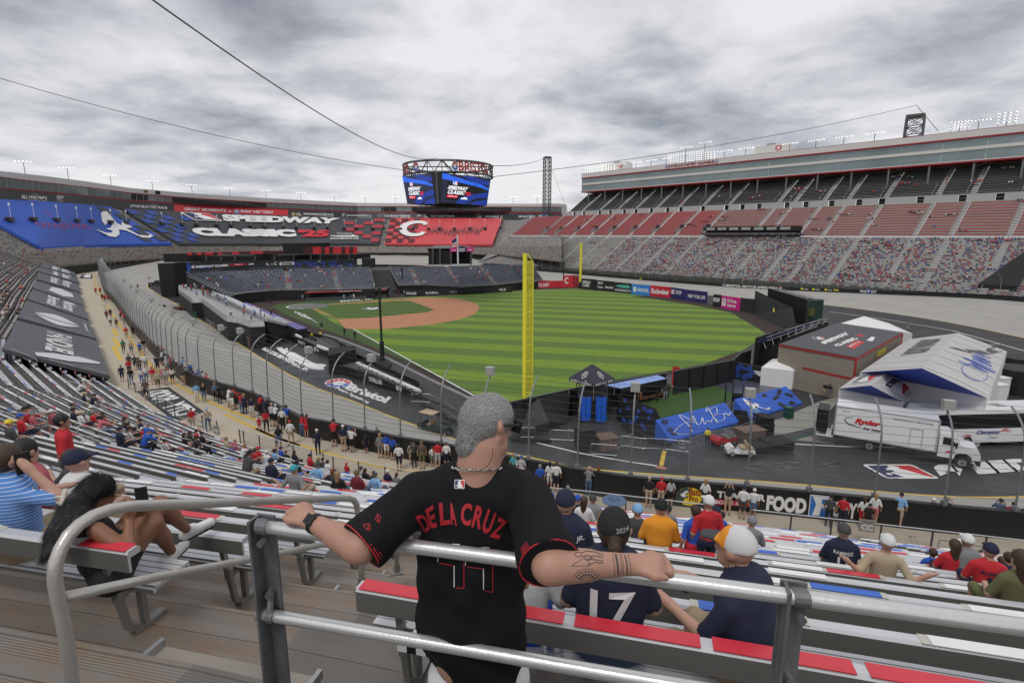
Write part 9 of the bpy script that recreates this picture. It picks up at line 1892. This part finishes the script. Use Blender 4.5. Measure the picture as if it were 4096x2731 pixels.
for x0,y0,x1,y1,n_,c_ in((0,60,280,420,26,0),(0,420,200,700,14,0)):
 for _ in range(n_):
  x,y=rl_.uniform(x0,x1),rl_.uniform(y0,y1)
  if x>330-(y-100)*.45:continue
  w_=SL(Re(x,y),.9)
  if w_ is None:continue
  d_,i_=dist(w_.x,w_.y);kk=round(D0-d_-.3);w_=w_+Vector((*nrm[i_],0))*(D0-kk-.3-d_);loc=Vector((w_.x,w_.y,zb(kk)-.79));rz=face(loc)
  col_=rl_.choice(['red','navy','white','charcoal','grey','red']);small(loc,col_,'distant seated spectator in a %s shirt in the upper left rows'%col_,rz);n_left+=1
for x,y in[(345,360),(440,480),(430,490),(485,450),(500,470),(480,480),(515,460),(575,490),(560,480),(605,540),(630,550),(490,540),(720,590),(790,600),(800,650),(990,690),(985,750),(1060,800),(1095,760),(1160,760),(1270,760),(1200,780),(560,540),(660,520),(700,560),(355,465),(380,470),(470,455),(535,460),(550,500),(850,760)]:
 c_=rl_.choice(['red','white','light blue','navy','white']);p=G(Rr(x,y),zd);q_=add(p,c_,'navy','short','brown',rl_.choice(['h','red','navy']),rl_.choice(['stand','walk']),rl_.uniform(0,6),'',0,1);q_['label']='distant person in a %s shirt on the raised grey deck'%c_;q_['group']='people on the raised deck';PEOPLE.pop()
# ---------------- the people close to the camera
def fore(px,k,hh,s,pn,hair,head,pose,dyaw,label,w=1.1,sc=1.0,skin=0,fem=0,leg='short',yaw=0.0):
 loc,rz,kk=seat_at(px,hh,k);hn,cc=hd(head)
 if head in('l','p'):fem=1 if head=='l' else 2
 return person(loc,rz+dyaw,pose,s,pn,hair,hn,cc,skin,sc,leg,fem,w,label,None,yaw=yaw,h=.0125)
q17=fore(Rn(935,200),0,.74,'navy','denim','brown','black','sit',.1,'large seated woman in a navy 17 jersey and black 2024 cap',1.25,1.02,fem=2);backtext(q17,[('17',.12,.30,.20)])
qc=fore(Rn(2010,370),0,.70,'navy','khaki','charcoal' if 0 else 'grey','white','sitphone',1.05,'large man in navy with an orange and white cap looking down at his phone',1.3,1.0);qc.location+=Vector((.20,-.03,-.05))
qu=fore(Rm(490,1250),2,.72,'navy','navy','brown','navy','sit',.2,'x',1.25,1.08);backtext(qu,[('ACUÑA JR.',.17,.13,.075)]);qu['label']='seated man in a navy jersey lettered UNA JR. beside the raised forearm'
qt=fore(Ri(670,680),1,.70,'white','khaki','brown','navy','sit',-.1,'seated man in a white TARACZKO jersey and navy cap',1.2,1.0);backtext(qt,[('TARACZKO',.17,.15,.07)],'navy')
qs=fore(Ri(60,890),0,.70,'light blue','khaki','brown','h','sitcall',-.25,'seated man in a blue and white striped shirt holding a phone to his ear',1.3,1.0)
mS_=mat('striped_polo',(.10,.24,.60),.8,0,.05,4,.2,14);N_,L_,b_=nodes(mS_);tc_=N_.new('ShaderNodeTexCoord');sp_=N_.new('ShaderNodeSeparateXYZ');L_.new(tc_.outputs['Object'],sp_.inputs[0]);wv_=N_.new('ShaderNodeMath');wv_.operation='FRACT';mu_=N_.new('ShaderNodeMath');mu_.operation='MULTIPLY';mu_.inputs[1].default_value=38;L_.new(sp_.outputs[2],mu_.inputs[0]);L_.new(mu_.outputs[0],wv_.inputs[0]);gt_=N_.new('ShaderNodeMath');gt_.operation='GREATER_THAN';gt_.inputs[1].default_value=.84;L_.new(wv_.outputs[0],gt_.inputs[0]);mx_=N_.new('ShaderNodeMixRGB');L_.new(gt_.outputs[0],mx_.inputs[0]);mx_.inputs[1].default_value=(.09,.24,.60,1);mx_.inputs[2].default_value=(.65,.7,.8,1);L_.new(mx_.outputs[0],b_.inputs['Base Color']);qs.material_slots[1].material=mS_
fore(Ri(210,660),1,.72,'rose','khaki','black','l','sit',0,'seated person with big curly black hair in a pink red shirt',1.15,1.05)['label']='seated person with bushy black curls in a faded red shirt'
qb=person(Vector((D(Ri(560,440),7.9).x,7.9,14.66)),-.9,'stand','red','charcoal','black','hair',None,1,.95,'short',0,1.0,'boy with black hair standing among the benches in a red script A shirt',h=.0125)
fore(Ri(660,555),3,.72,'charcoal','khaki','brown','h','sitback',-.3,'seated person with bare raised knees behind the boy in red',1.0,1.0)
fore(Rn(120,480),0,.66,'white','blue','blonde','l','sit',.2,'blonde girl in a white shirt half hidden behind the man in black',.95,.92)
def cam_on(bv,px,eps=.003):
 d=Vector(ray(px));d.normalize();h=bv.ray_cast(Vector((0,0,CH)),d);return(h[0]-d*eps)if h[0]else None
def bvh(o):m=o.matrix_basis if o.parent is None else o.parent.matrix_basis;return BVHTree.FromPolygons([m@v.co for v in o.data.vertices],[tuple(p.vertices)for p in o.data.polygons])
def paint(bv,items,mats,name,parent,eps=.003):
 mb=MB()
 for it in items:
  if it[0]=='s':
   pts=[];P_=it[1]
   for a,b in zip(P_,P_[1:]):n=max(1,int(math.dist(a,b)/6));pts+=[(a[0]+(b[0]-a[0])*i/n,a[1]+(b[1]-a[1])*i/n)for i in range(n)]
   pts=[p for p in pts+[P_[-1]]if all(cam_on(bv,(p[0]+e_,p[1]+f_),eps)for e_,f_ in((0,0),(3,3),(-3,-3),(3,-3),(-3,3)))]
   if len(pts)>1:mb.stroke(pts,it[2],lambda x,y:cam_on(bv,(x,y),eps)or cam_on(bv,pts[0],eps),it[3])
  else:
   V,Fc=glyphs(it[1],it[4]if len(it)>4 else .05);bl_,br,tr_,tl=[Vector(q_)for q_ in it[2]];f_=lambda u,v:(bl_*(1-u)+br*u)*(1-v)+(tl*(1-u)+tr_*u)*v;me=bpy.data.meshes.new('t');me.from_pydata([(u,v,0)for u,v in V],[],Fc);bm=bmesh.new();bm.from_mesh(me)
   for ax_ in(0,1):
    for i in range(1,8):c=[0,0,0];c[ax_]=i/8;n_=[0,0,0];n_[ax_]=1;bmesh.ops.bisect_plane(bm,geom=bm.verts[:]+bm.edges[:]+bm.faces[:],plane_co=c,plane_no=n_)
   bm.verts.index_update();vs=[cam_on(bv,f_(v.co.x,v.co.y),eps)for v in bm.verts];mb.add([v or Vector((0,9,9))for v in vs],[tuple(v.index for v in f.verts)for f in bm.faces if all(vs[v.index]for v in f.verts)],it[3]);bm.free();bpy.data.meshes.remove(me)
 return mb.build(name,mats,parent)
def strands(src,n,L_,m,parent,flow,seed=1,wd=.0009,name='hair_strands',cond=None,lift_=.45):
 r=random.Random(seed);me=src.data;ps=me.polygons;mb=MB()
 for _ in range(n):
  p=ps[r.randrange(len(ps))];c=p.center
  if cond and not cond(c):continue
  nn=p.normal;f_=flow(c);f_=(f_-nn*f_.dot(nn));d=(nn*lift_+f_.normalized()*1.0+Vector((r.uniform(-.25,.25),r.uniform(-.25,.25),r.uniform(-.25,.25)))).normalized();s_=d.cross(nn).normalized()*wd;l=L_*r.uniform(.6,1.3);b=c+Vector((r.uniform(-1,1),r.uniform(-1,1),r.uniform(-1,1)))*.003;e=b+d*l-nn*l*.15;mb.add([b-s_,b+s_,e],[(0,1,2)])
 return mb.build(name,m,parent,local=True)
def headp(c,R,k=1.0):
 o=lambda x,y,z:tuple(Vector(c)+R@Vector((x,y,z))*k);P=[(0,o(0,-.02,.03),o(0,.0,.035),.083*k,.083*k),(0,o(0,-.03,.0),o(0,.02,-.01),.070*k,.070*k),(0,o(0,.04,-.055),o(0,.062,-.075),.048*k,.040*k),(0,o(0,.09,.01),o(0,.108,-.018),.010*k,.015*k),(0,o(-.03,.076,.028),o(.03,.076,.028),.018*k,.018*k),(0,o(0,.085,-.05),o(0,.088,-.055),.018*k,.018*k)]
 for s in(-1,1):P+=[(0,o(s*.080,-.005,.012),o(s*.088,-.014,.02),.020*k,.020*k,(2.2,1,.9)),(0,o(s*.079,.0,-.018),o(s*.082,0,-.02),.010*k,.010*k),(0,o(s*.05,.03,-.05),o(s*.03,.06,-.075),.034*k,.03*k)]
 return P,o
def handp(w,d,up,s,curl=.5):
 d=Vector(d).normalized();up=Vector(up);up=(up-d*up.dot(d)).normalized();x=d.cross(up)*s;w=Vector(w);P=[(0,tuple(w),tuple(w+d*.075),.028,.036,(1,1,1.15))]
 for i,(ox,l)in enumerate(((-.030,.072),(-.010,.084),(.010,.078),(.030,.060))):
  b=w+d*.092+x*ox;m_=b+(d-up*curl).normalized()*l*.5;e=m_+(d*.45-up*(curl+.6)).normalized()*l*.5;P+=[(0,tuple(b-d*.02),tuple(m_),.0105,.0095),(0,tuple(m_),tuple(e),.0095,.008)]
 b=w+d*.03-x*.032;m_=b-x*.022+d*.03;e=m_+d*.034-x*.006-up*.008;return P+[(0,tuple(b),tuple(m_),.0145,.0125),(0,tuple(m_),tuple(e),.0125,.0095)]
Wp=lambda x,y,Y:tuple(D((x,y),Y))
man=empty('person',(-.13,1.82,16.2));tag(man,'grey-haired man in a black jersey lettered DE LA CRUZ, arms spread along the guard rail','person')
Hc=D((1946,1708),1.86);Rh_=Matrix.Rotation(-.86,3,'Z')@Matrix.Rotation(-.32,3,'X')@Matrix.Rotation(0.0,3,'Y');HP,Ho=headp(Hc,Rh_,1.0)
sL,sR=Vector(Wp(1668,1988,1.80)),Vector(Wp(2112,1992,1.76));eL,eR=Vector(Wp(1440,2188,1.64)),Vector(Wp(2200,2262,1.46));wL_,wR=Vector(Wp(1250,2088,1.80)),Vector(Wp(2520,2256,1.52))
P=HP+[(0,tuple(Hc+Vector((-.015,-.03,-.06))),Wp(1905,1935,1.81),.078,.082),(0,Wp(1905,1920,1.83),Wp(1900,1955,1.84),.082,.082),(0,Wp(1895,2080,1.82),Wp(1890,2600,1.80),.15,.15,(1,1.3,1)),(0,tuple(sL),tuple(eL),.062,.052),(0,tuple(eL),tuple(wL_),.052,.031),(0,tuple(eL.lerp(wL_,.1)),tuple(eL.lerp(wL_,.45)),.050,.046),(0,tuple(sR),tuple(eR),.062,.053),(0,tuple(eR),tuple(wR),.052,.032),(0,tuple(eR.lerp(wR,.1)),tuple(eR.lerp(wR,.45)),.051,.045)]
P+=handp(wL_,D((1195,2030),1.86)-wL_,(0,-.2,1),1,.9)+handp(wR,D((2650,2240),1.535)-wR,(0,-.25,1),-1,.75)
for s in(-1,1):P+=[(0,(-.13+s*.10,1.82,17.3),(-.13+s*.12,1.86,16.75),.09,.06),(0,(-.13+s*.12,1.86,16.75),(-.13+s*.12,1.9,16.3),.06,.045)]
M_skm=skinmat('skin_man',(.43,.235,.17));body=surf(P,.0075,'body',[M_skm],None,.018);body.parent=man;body.matrix_parent_inverse=man.matrix_basis.inverted()
def setp(o,root):o.parent=root;o.matrix_parent_inverse=Matrix.Identity(4);o.location=-Vector(root.location);return o
setp(body,man);dL,dR=(eL-sL).normalized(),(eR-sR).normalized();cL,cR=sL+(eL-sL)*.86,sR+(eR-sR)*.88
J=[(0,Wp(1895,2060,1.83),Wp(1892,2230,1.83),.185,.200,(1,1.35,1)),(0,Wp(1892,2230,1.83),Wp(1888,2480,1.83),.200,.198,(1,1.3,1)),(0,Wp(1888,2480,1.83),(-.13,1.83,17.12),.198,.185,(1,1.3,1)),(0,Wp(1730,1975,1.82),Wp(2060,1975,1.80),.075,.075),(0,Wp(1800,1930,1.82),Wp(2000,1930,1.81),.068,.068),(0,tuple(sL),tuple(cL),.085,.082),(0,tuple(cL),tuple(cL+dL*.06),.082,.086),(0,tuple(sR),tuple(cR),.086,.084),(0,tuple(cR),tuple(cR+dR*.06),.084,.088)]
M_jer=mat('black_jersey',(.006,.006,.0075),.8,0,.2,6,.5,9,None,None,.25);jer=surf(J,.009,'jersey',[M_jer],None,.045,[(*dL,float(dL.dot(cL+dL*.03))),(*dR,float(dR.dot(cR+dR*.03)))])
for v in jer.data.vertices:
 c=v.co;v.co=c+v.normal*(.0045*math.sin(c.x*38+3*math.sin(c.z*9))*max(0,min(1,(18.0-c.z)*2.2+.4))+.003*math.sin(c.z*45+c.x*30))
setp(jer,man);bj=BVHTree.FromPolygons([v.co for v in jer.data.vertices],[tuple(p.vertices)for p in jer.data.polygons]);bb=BVHTree.FromPolygons([v.co for v in body.data.vertices],[tuple(p.vertices)for p in body.data.polygons])
Q=lambda*a:[(1500+x/2.613,1550+y/2.613)for x,y in a];K=lambda*a:[Rl(x,y)for x,y in a]
it=[('t',ch,Q(*q_),0,.035)for ch,q_ in(('D',((525,1520),(600,1465),(500,1300),(420,1350))),('E',((590,1472),(648,1452),(608,1222),(520,1275))),('L',((685,1442),(788,1425),(775,1203),(666,1203))),('A',((795,1430),(856,1447),(836,1205),(757,1205))),('C',((893,1435),(1000,1448),(1020,1210),(903,1203))),('R',((1005,1452),(1105,1482),(1155,1255),(1060,1225))),('U',((1103,1492),(1190,1545),(1272,1318),(1185,1262))),('Z',((1195,1555),(1300,1585),(1385,1400),(1290,1345))))]
it+=[('s',K(*q_),3.2,c)for c,q_ in((1,((1670,415),(1670,450))),(0,((1685,465),(1820,490))),(1,((1820,490),(1820,685))),(0,((1835,693),(1910,693),(1910,450))),(1,((1925,450),(1925,488))),(0,((1940,500),(2090,515))),(1,((2090,515),(2090,708))),(0,((2100,722),(2175,732),(2175,485))),(1,((1635,280),(1705,282))),(1,((1800,290),(1870,292))),(1,((1905,312),(1975,312))),(1,((2070,320),(2145,322))))]
it+=[('s',K((990,110),(1045,100),(1050,160),(1015,155),(985,105)),2.5,0),('s',K((1120,10),(1095,60),(1130,95),(1145,40),(1120,10)),2.5,0),('s',[Rk(1030,1365),Rk(1030,1415)],3,0),('s',[Rk(1115,1290),Rk(1125,1345)],3,0)]
paint(bj,it,[mat('jersey_red',(.42,.015,.025),.6),M_white],'jersey_lettering',man)
LIFT[0]=.0012;mb=MB();q0,q1,q2=Q((828,1050),(935,1053),(832,962));mlb(mb,lambda u,v:cam_on(bj,(q0[0]+(q1[0]-q0[0])*u+(q2[0]-q0[0])*v,q0[1]+(q1[1]-q0[1])*u+(q2[1]-q0[1])*v),.004),1,0,2);mb.build('neck_badge',[M_navy,M_white,M_red],man)
def ringsof(c,d,r,n,m,name,parent,gap=.009):
 d=Vector(d).normalized();a=d.orthogonal().normalized();b=d.cross(a);mb=MB()
 for k in range(n):mb.tube([c+d*gap*k+(a*math.cos(t)+b*math.sin(t))*r for t in np.linspace(0,2*math.pi,25)[:-1]],.0026,5,closed=True)
 return mb.build(name,m,parent)
ringsof(cL+dL*.0,dL,.0885,4,mat('jersey_red',(0,0,0)),'cuff_stripes',man);ringsof(cR+dR*.0,dR,.0915,4,mat('jersey_red',(0,0,0)),'cuff_stripes',man)
hair=surf([(0,Ho(0,-.022,.032),Ho(0,.002,.040),.0875,.086),(0,Ho(0,-.035,.0),Ho(0,-.045,-.065),.075,.062)],.006,'hair',[mat('silver_hair',(.17,.165,.16),.6,0,.2,90,.2,120)],None,.02,[tuple((Rh_@Vector((0,.70,-.71))))+(float((Rh_@Vector((0,.70,-.71))).dot(Hc)+.052),)])
bk=Rh_@Vector((0,-.5,-.6));sf=Rh_@Vector((0,1,.1));setp(hair,man);hs=strands(hair,16000,.011,[mat('silver_strands',(.42,.41,.40),.45,0,.7,300)],None,lambda c:(bk if(c-Hc).z<.04 else sf),3,.0006,lift_=.22);setp(hs,man)
hs2=strands(hair,7000,.012,[mat('dark_strands',(.06,.05,.045),.5,0,.5,200)],None,lambda c:bk,4,.0006,cond=lambda c:(c-Hc).z<.0,lift_=.2);setp(hs2,man)
hs3=strands(body,9000,.009,[mat('beard_strands',(.04,.03,.025),.5)],None,lambda c:Vector((0,0,-1)),5,.0005,'beard',cond=lambda c:(lambda q_:(.015<q_.y<.12 and-.12<q_.z<-.03 and abs(q_.x)>.018))(Rh_.transposed()@(c-Hc)),lift_=.3);setp(hs3,man)if len(hs3.data.vertices)else None
mb=MB();mb.tube([Ho(.088,-.03,.028),Ho(.085,.04,.034),Ho(.074,.085,.034)],.0045,6);mb.tube([Ho(-.088,-.03,.028),Ho(-.085,.04,.034),Ho(-.074,.085,.034)],.0045,6)
for s in(-1,1):mb.box(Ho(s*.038,.103,.024),(.062,.006,.042),M=Rh_)
mb.tube([Ho(-.074,.10,.036),Ho(.074,.10,.036)],.004,6);mb.build('sunglasses',M_black,man)
nk=D((1915,1866),1.825);mb=MB();ax1,ax2=Vector((1,.1,-.05)),Vector((0,.95,-.30));mb.tube([nk+ax1*.098*math.cos(t)+ax2*.098*math.sin(t)+Vector((0,0,.003*math.sin(t*20)))for t in np.linspace(0,2*math.pi,90)[:-1]],.0036,6,closed=True);mb.build('chain_necklace',mat('silver_chain',(.6,.6,.58),.2,.9,.5,300),man)
mb=MB();mb.tube(smoothline([cam_on(bb,p,.03)or D(p,1.7)for p in Q((888,570),(820,650),(800,720),(840,810),(930,860),(1060,868),(1150,840),(1200,780),(1232,700),(1228,625))],.01),.0010,4);mb.build('earphone_cord',M_black,man)
wd_=(wL_-eL).normalized();wc=wL_-wd_*.02;ringsof(wc-wd_*.010,wd_,.0345,4,M_black,'watch_strap',man,.006);tq=wd_.to_track_quat('X','Z').to_matrix();wu=(Vector((0,-.75,.75))-wd_*Vector((0,-.75,.75)).dot(wd_)).normalized();Mx=Matrix((wd_,wu.cross(wd_),wu)).transposed();mb=MB();mb.box(wc+wu*.036,(.042,.036,.010),M=Mx);mb.build('watch',M_dglass,man)
ink=mat('tattoo_ink',(.045,.05,.055),.6);n_=lambda*a:[Rn(x,y)for x,y in a];tt=[('s',n_(*q_),w_,0)for w_,q_ in((2,((922,365),(940,480),(948,605))),(7,((950,365),(972,480),(978,600))),(2,((985,362),(1005,480),(1005,600))),(2,((1000,362),(1025,480),(1020,600))),(5,((1028,362),(1058,470),(1058,590))),(2,((1060,365),(1090,470),(1090,575))),(2,((490,310),(560,340),(620,345))),(2,((500,330),(570,350))),(2.5,((575,370),(600,360),(640,370),(640,400),(600,405),(575,385),(575,370))),(3,((640,365),(700,350),(760,360),(830,385),(835,410),(770,395),(720,400))),(3,((700,420),(750,430),(830,440),(835,465),(770,455),(690,480))),(2,((680,400),(545,490),(720,490),(690,410))),(3,((640,400),(700,390),(740,415),(700,440),(660,420))))]
tt+=[('s',n_(*arc(690,640,r_,r_*.92,200,340,14)),w_,0)for r_,w_ in((135,2),(112,2),(75,4),(55,2))]+[('s',n_((690+70*math.cos(a),635+62*math.sin(a)),(690+108*math.cos(a),635+98*math.sin(a))),2.5,0)for a in np.linspace(3.6,5.8,8)]
paint(bb,tt,[ink],'tattoo',man,.0012)
pts_=surf([(0,(-.13,1.83,17.45),(-.13,1.83,17.3),.175,.17,(1,1.35,1)),(0,(-.23,1.83,17.3),(-.24,1.85,16.85),.10,.09),(0,(-.03,1.83,17.3),(-.02,1.85,16.85),.10,.09)],.014,'shorts',[CM['white']],None,.03);setp(pts_,man)
wo=empty('person',(-2.84,3.4,16.1));tag(wo,'reclining woman with long black hair, white claw clip and sunglasses, feet up on a bench','person')
Hw=D((395,1968),3.62);Rw=Matrix.Rotation(-1.15,3,'Z')@Matrix.Rotation(-.35,3,'X');HP,Hq=headp(Hw,Rw,.95);hip=Vector(Wp(430,2285,3.42));kn1,kn2=Vector(Wp(640,2015,3.80)),Vector(Wp(615,2090,3.66));an1,an2=Vector(Wp(752,2120,4.12)),Vector(Wp(688,2210,3.92));shn=Vector(Wp(385,2120,3.36));el=Vector(Wp(512,2200,3.34));wr=Vector(Wp(516,2075,3.50));shf=shn+Vector((.12,.30,.03));elf=Vector(Wp(450,2140,3.75));wrf=Vector(Wp(490,2110,3.62));ch1=Vector(Wp(375,2130,3.50))
P=HP+[(0,tuple(Hw+Vector((-.03,-.02,-.07))),tuple(ch1+Vector((0,0,.10))),.05,.058),(1,tuple(ch1),tuple(hip+Vector((-.03,0,.1))),.125,.135),(0,tuple(shn),tuple(shn.lerp(el,.9)),.056,.048),(0,tuple(el),tuple(wr),.044,.028),(0,tuple(shf),tuple(elf),.05,.045),(0,tuple(elf),tuple(wrf),.042,.028),(2,tuple(hip),tuple(hip.lerp(kn1,.42)),.125,.10),(2,tuple(hip+Vector((.05,-.04,-.02))),tuple(hip.lerp(kn2,.42)),.125,.10),(0,tuple(hip.lerp(kn1,.42)),tuple(kn1),.095,.062),(0,tuple(hip.lerp(kn2,.42)),tuple(kn2),.095,.062),(0,tuple(kn1),tuple(kn1.lerp(an1,.4)),.060,.058),(0,tuple(kn1.lerp(an1,.4)),tuple(an1),.058,.034),(0,tuple(kn2),tuple(kn2.lerp(an2,.4)),.060,.058),(0,tuple(kn2.lerp(an2,.4)),tuple(an2),.058,.034)]+handp(wr,Vector((.02,.05,.1)),(1,.2,.2),1,.9)+handp(wrf,Vector((.06,-.02,-.1)),(1,-.2,.2),-1,.5)
ow=surf(P,.0095,'body',[skinmat('skin_woman',(.25,.115,.065)),CM['black'],CM['black']],None,.022);setp(ow,wo)
for a,t in((an1,Vector(Wp(845,2085,4.25))),(an2,Vector(Wp(728,2180,4.05)))):
 u_=(t-a).normalized();sh_=surf([(0,tuple(a-u_*.03-Vector((0,0,.03))),tuple(a+u_*.17),.042,.036),(0,tuple(a),tuple(a+u_*.04),.046,.044),(1,tuple(a-u_*.05-Vector((0,0,.065))),tuple(a+u_*.19-Vector((0,0,.035))),.030,.026)],.009,'shoe',[CM['white'],CM['charcoal']],None,.012);setp(sh_,wo)
hp_=[(0,Hq(0,-.03,.035),Hq(0,.0,.045),.096,.090),(0,Hq(0,-.06,-.02),Wp(300,2040,3.42),.09,.085),(0,Wp(300,2040,3.42),Wp(245,2140,3.24),.095,.085),(0,Wp(245,2140,3.24),Wp(200,2215,3.12),.08,.045),(0,Wp(330,2080,3.36),Wp(300,2170,3.22),.085,.06)]
hw=surf(hp_,.010,'hair',[mat('long_black_hair',(.006,.005,.005),.35,0,.3,50,.4,60)],None,.03,[tuple((Rw@Vector((0,.8,-.6))))+(float((Rw@Vector((0,.8,-.6))).dot(Hw)+.052),)]);setp(hw,wo);dn_=Vector(Wp(200,2215,3.1))-Vector(Wp(340,1980,3.5));h3=strands(hw,9000,.10,[HM['black']],None,lambda c:dn_,6,.0011,lift_=.08);setp(h3,wo)
mb=MB();c0=Vector(Wp(262,1952,3.42));c1=Vector(Wp(243,2020,3.36));mb.tube([c0.lerp(c1,i/24)+Vector((.012*(-1)**(i//2),0,0))for i in range(25)],.006,5);mb.tube([c0+Vector((-.03,0,-.06)),c0+Vector((-.07,-.01,-.06)),c0+Vector((-.07,-.01,-.10)),c0+Vector((-.03,0,-.10))],.007,5);mb.build('claw_clip',mat('ivory_plastic',(.62,.60,.50),.4),wo)
mb=MB();[mb.box(Hq(s*.036,.098,.024),(.052,.006,.044),M=Rw)for s in(-1,1)];mb.tube([Hq(.084,-.01,.02),Hq(.066,.095,.03)],.002,4);mb.build('sunglasses',M_dglass,wo)
mb=MB();mb.box(wr+Vector((.06,.07,.13)),(.075,.012,.15),.5);o=mb.build('mobile_phone',M_black);tag(o,'black mobile phone held up by the woman with long black hair','phone')
def local(o,x,y,z):return o.matrix_basis@Vector((x,y,z))if 0 else Matrix.Translation(o.location)@Matrix.Rotation(o.rotation_euler[2],4,'Z')@Vector((x*o.scale[0],y*o.scale[0],z*o.scale[0]))
for o_,p_,lb in((qs,(.12,.06,1.16),'black mobile phone held to the ear of the man in stripes'),(qc,(.0,.50,.80),'phone in the hands of the man in the orange and white cap')):
 mb=MB();mb.box(local(o_,*p_),(.02,.09,.16)if o_ is qs else(.09,.15,.012),o_.rotation_euler[2]);o=mb.build('mobile_phone',M_black);tag(o,lb,'phone')
hcc=[c for c in kids(qc)if c.name.startswith('cap')][0];hcc.material_slots[0].material=mat('cap_mesh_white',(.60,.60,.60),.8,0,.2,200);mb=MB();V_=[v.co.copy()for v in hcc.data.vertices];me2=hcc.data.copy();me2.materials.clear();[me2.materials.append(m)for m in(mat('cap_mesh_white',(0,0,0)),CM['orange'],CM['charcoal'])];hcc.data=me2
for p in me2.polygons:p.material_index=2 if p.center.y>.095 else 1 if p.center.y>.02 else 0
for s_ in hcc.material_slots:s_.link='DATA'
hcu=[c for c in kids(qu)if c.name.startswith('cap')][0];me3=hcu.data.copy();me3.materials.clear();[me3.materials.append(m)for m in(CM['navy'],CM['red'])];hcu.data=me3;hcu.material_slots[0].link='DATA'
for p in me3.polygons:p.material_index=1 if p.center.y>.095 else 0
mb=MB();V_,Fc_=glyphs('2024',.02);hc17=[c for c in kids(q17)if c.name.startswith('cap')][0];bv17=BVHTree.FromPolygons([v.co for v in hc17.data.vertices],[tuple(p.vertices)for p in hc17.data.polygons]);vs=[]
for u,v in V_:r_=bv17.ray_cast(Vector((.005+.07*u,-.3,.052+.026*v)),Vector((0,1,0)));vs.append((.005+.07*u,(r_[0].y if r_[0]else-.1)-.003,.052+.026*v))
mb.add(vs,Fc_);o=mb.build('cap_lettering',M_grey,None);o.parent=q17;o.location=hc17.location
def checker(mb,A,X_,Y_,nx,ny):
 for i in range(nx):
  for j in range(ny):a=A+X_*(i/nx)+Y_*(j/ny);mb.quad(a,a+X_/nx,a+X_/nx+Y_/ny,a+Y_/ny,(i+j)%2)
bA_=D(Rl(1290,1075),2.75);bA_.z=16.62;mb=MB();X_=Vector((.40,-.10,0));Y_=Vector((.05,.24,0));checker(mb,bA_+Vector((0,0,.06)),X_,Y_,7,4);checker(mb,bA_,X_,Vector((0,0,.06)),7,1);checker(mb,bA_,Y_,Vector((0,0,.06)),4,1);checker(mb,bA_+X_,Y_,Vector((0,0,.06)),4,1);o=mb.build('seat_cushion',[M_white,M_black]);tag(o,'black and white chequered seat cushion on the bench beside the man in black','cushion')
M_clear=mat('clear_plastic',(.8,.82,.84),.08,0,.02);nodes(M_clear)[2].inputs['Transmission Weight'].default_value=.85
for px_,h_,lb in((Rn(335,960),.14,'clear plastic cup with a straw on the bench right of the man in black'),(Rn(425,1030),.18,'clear water bottle beside the clear cup')):
 p=D(px_,2.70);p.z=16.61;root=empty('plastic_cup' if h_<.15 else 'water_bottle',p);tag(root,lb,'cup' if h_<.15 else 'bottle');mb=MB();mb.tube([(0,0,0),(0,0,h_)],[.032,.045]if h_<.15 else[.034,.034],14);mb.build('container',M_clear,root,local=True);mb=MB();mb.tube([(0,0,h_),(.01,0,h_+.06)],.006 if h_<.15 else .013,6);mb.build('straw' if h_<.15 else 'cap',M_white,root,local=True)
finish()
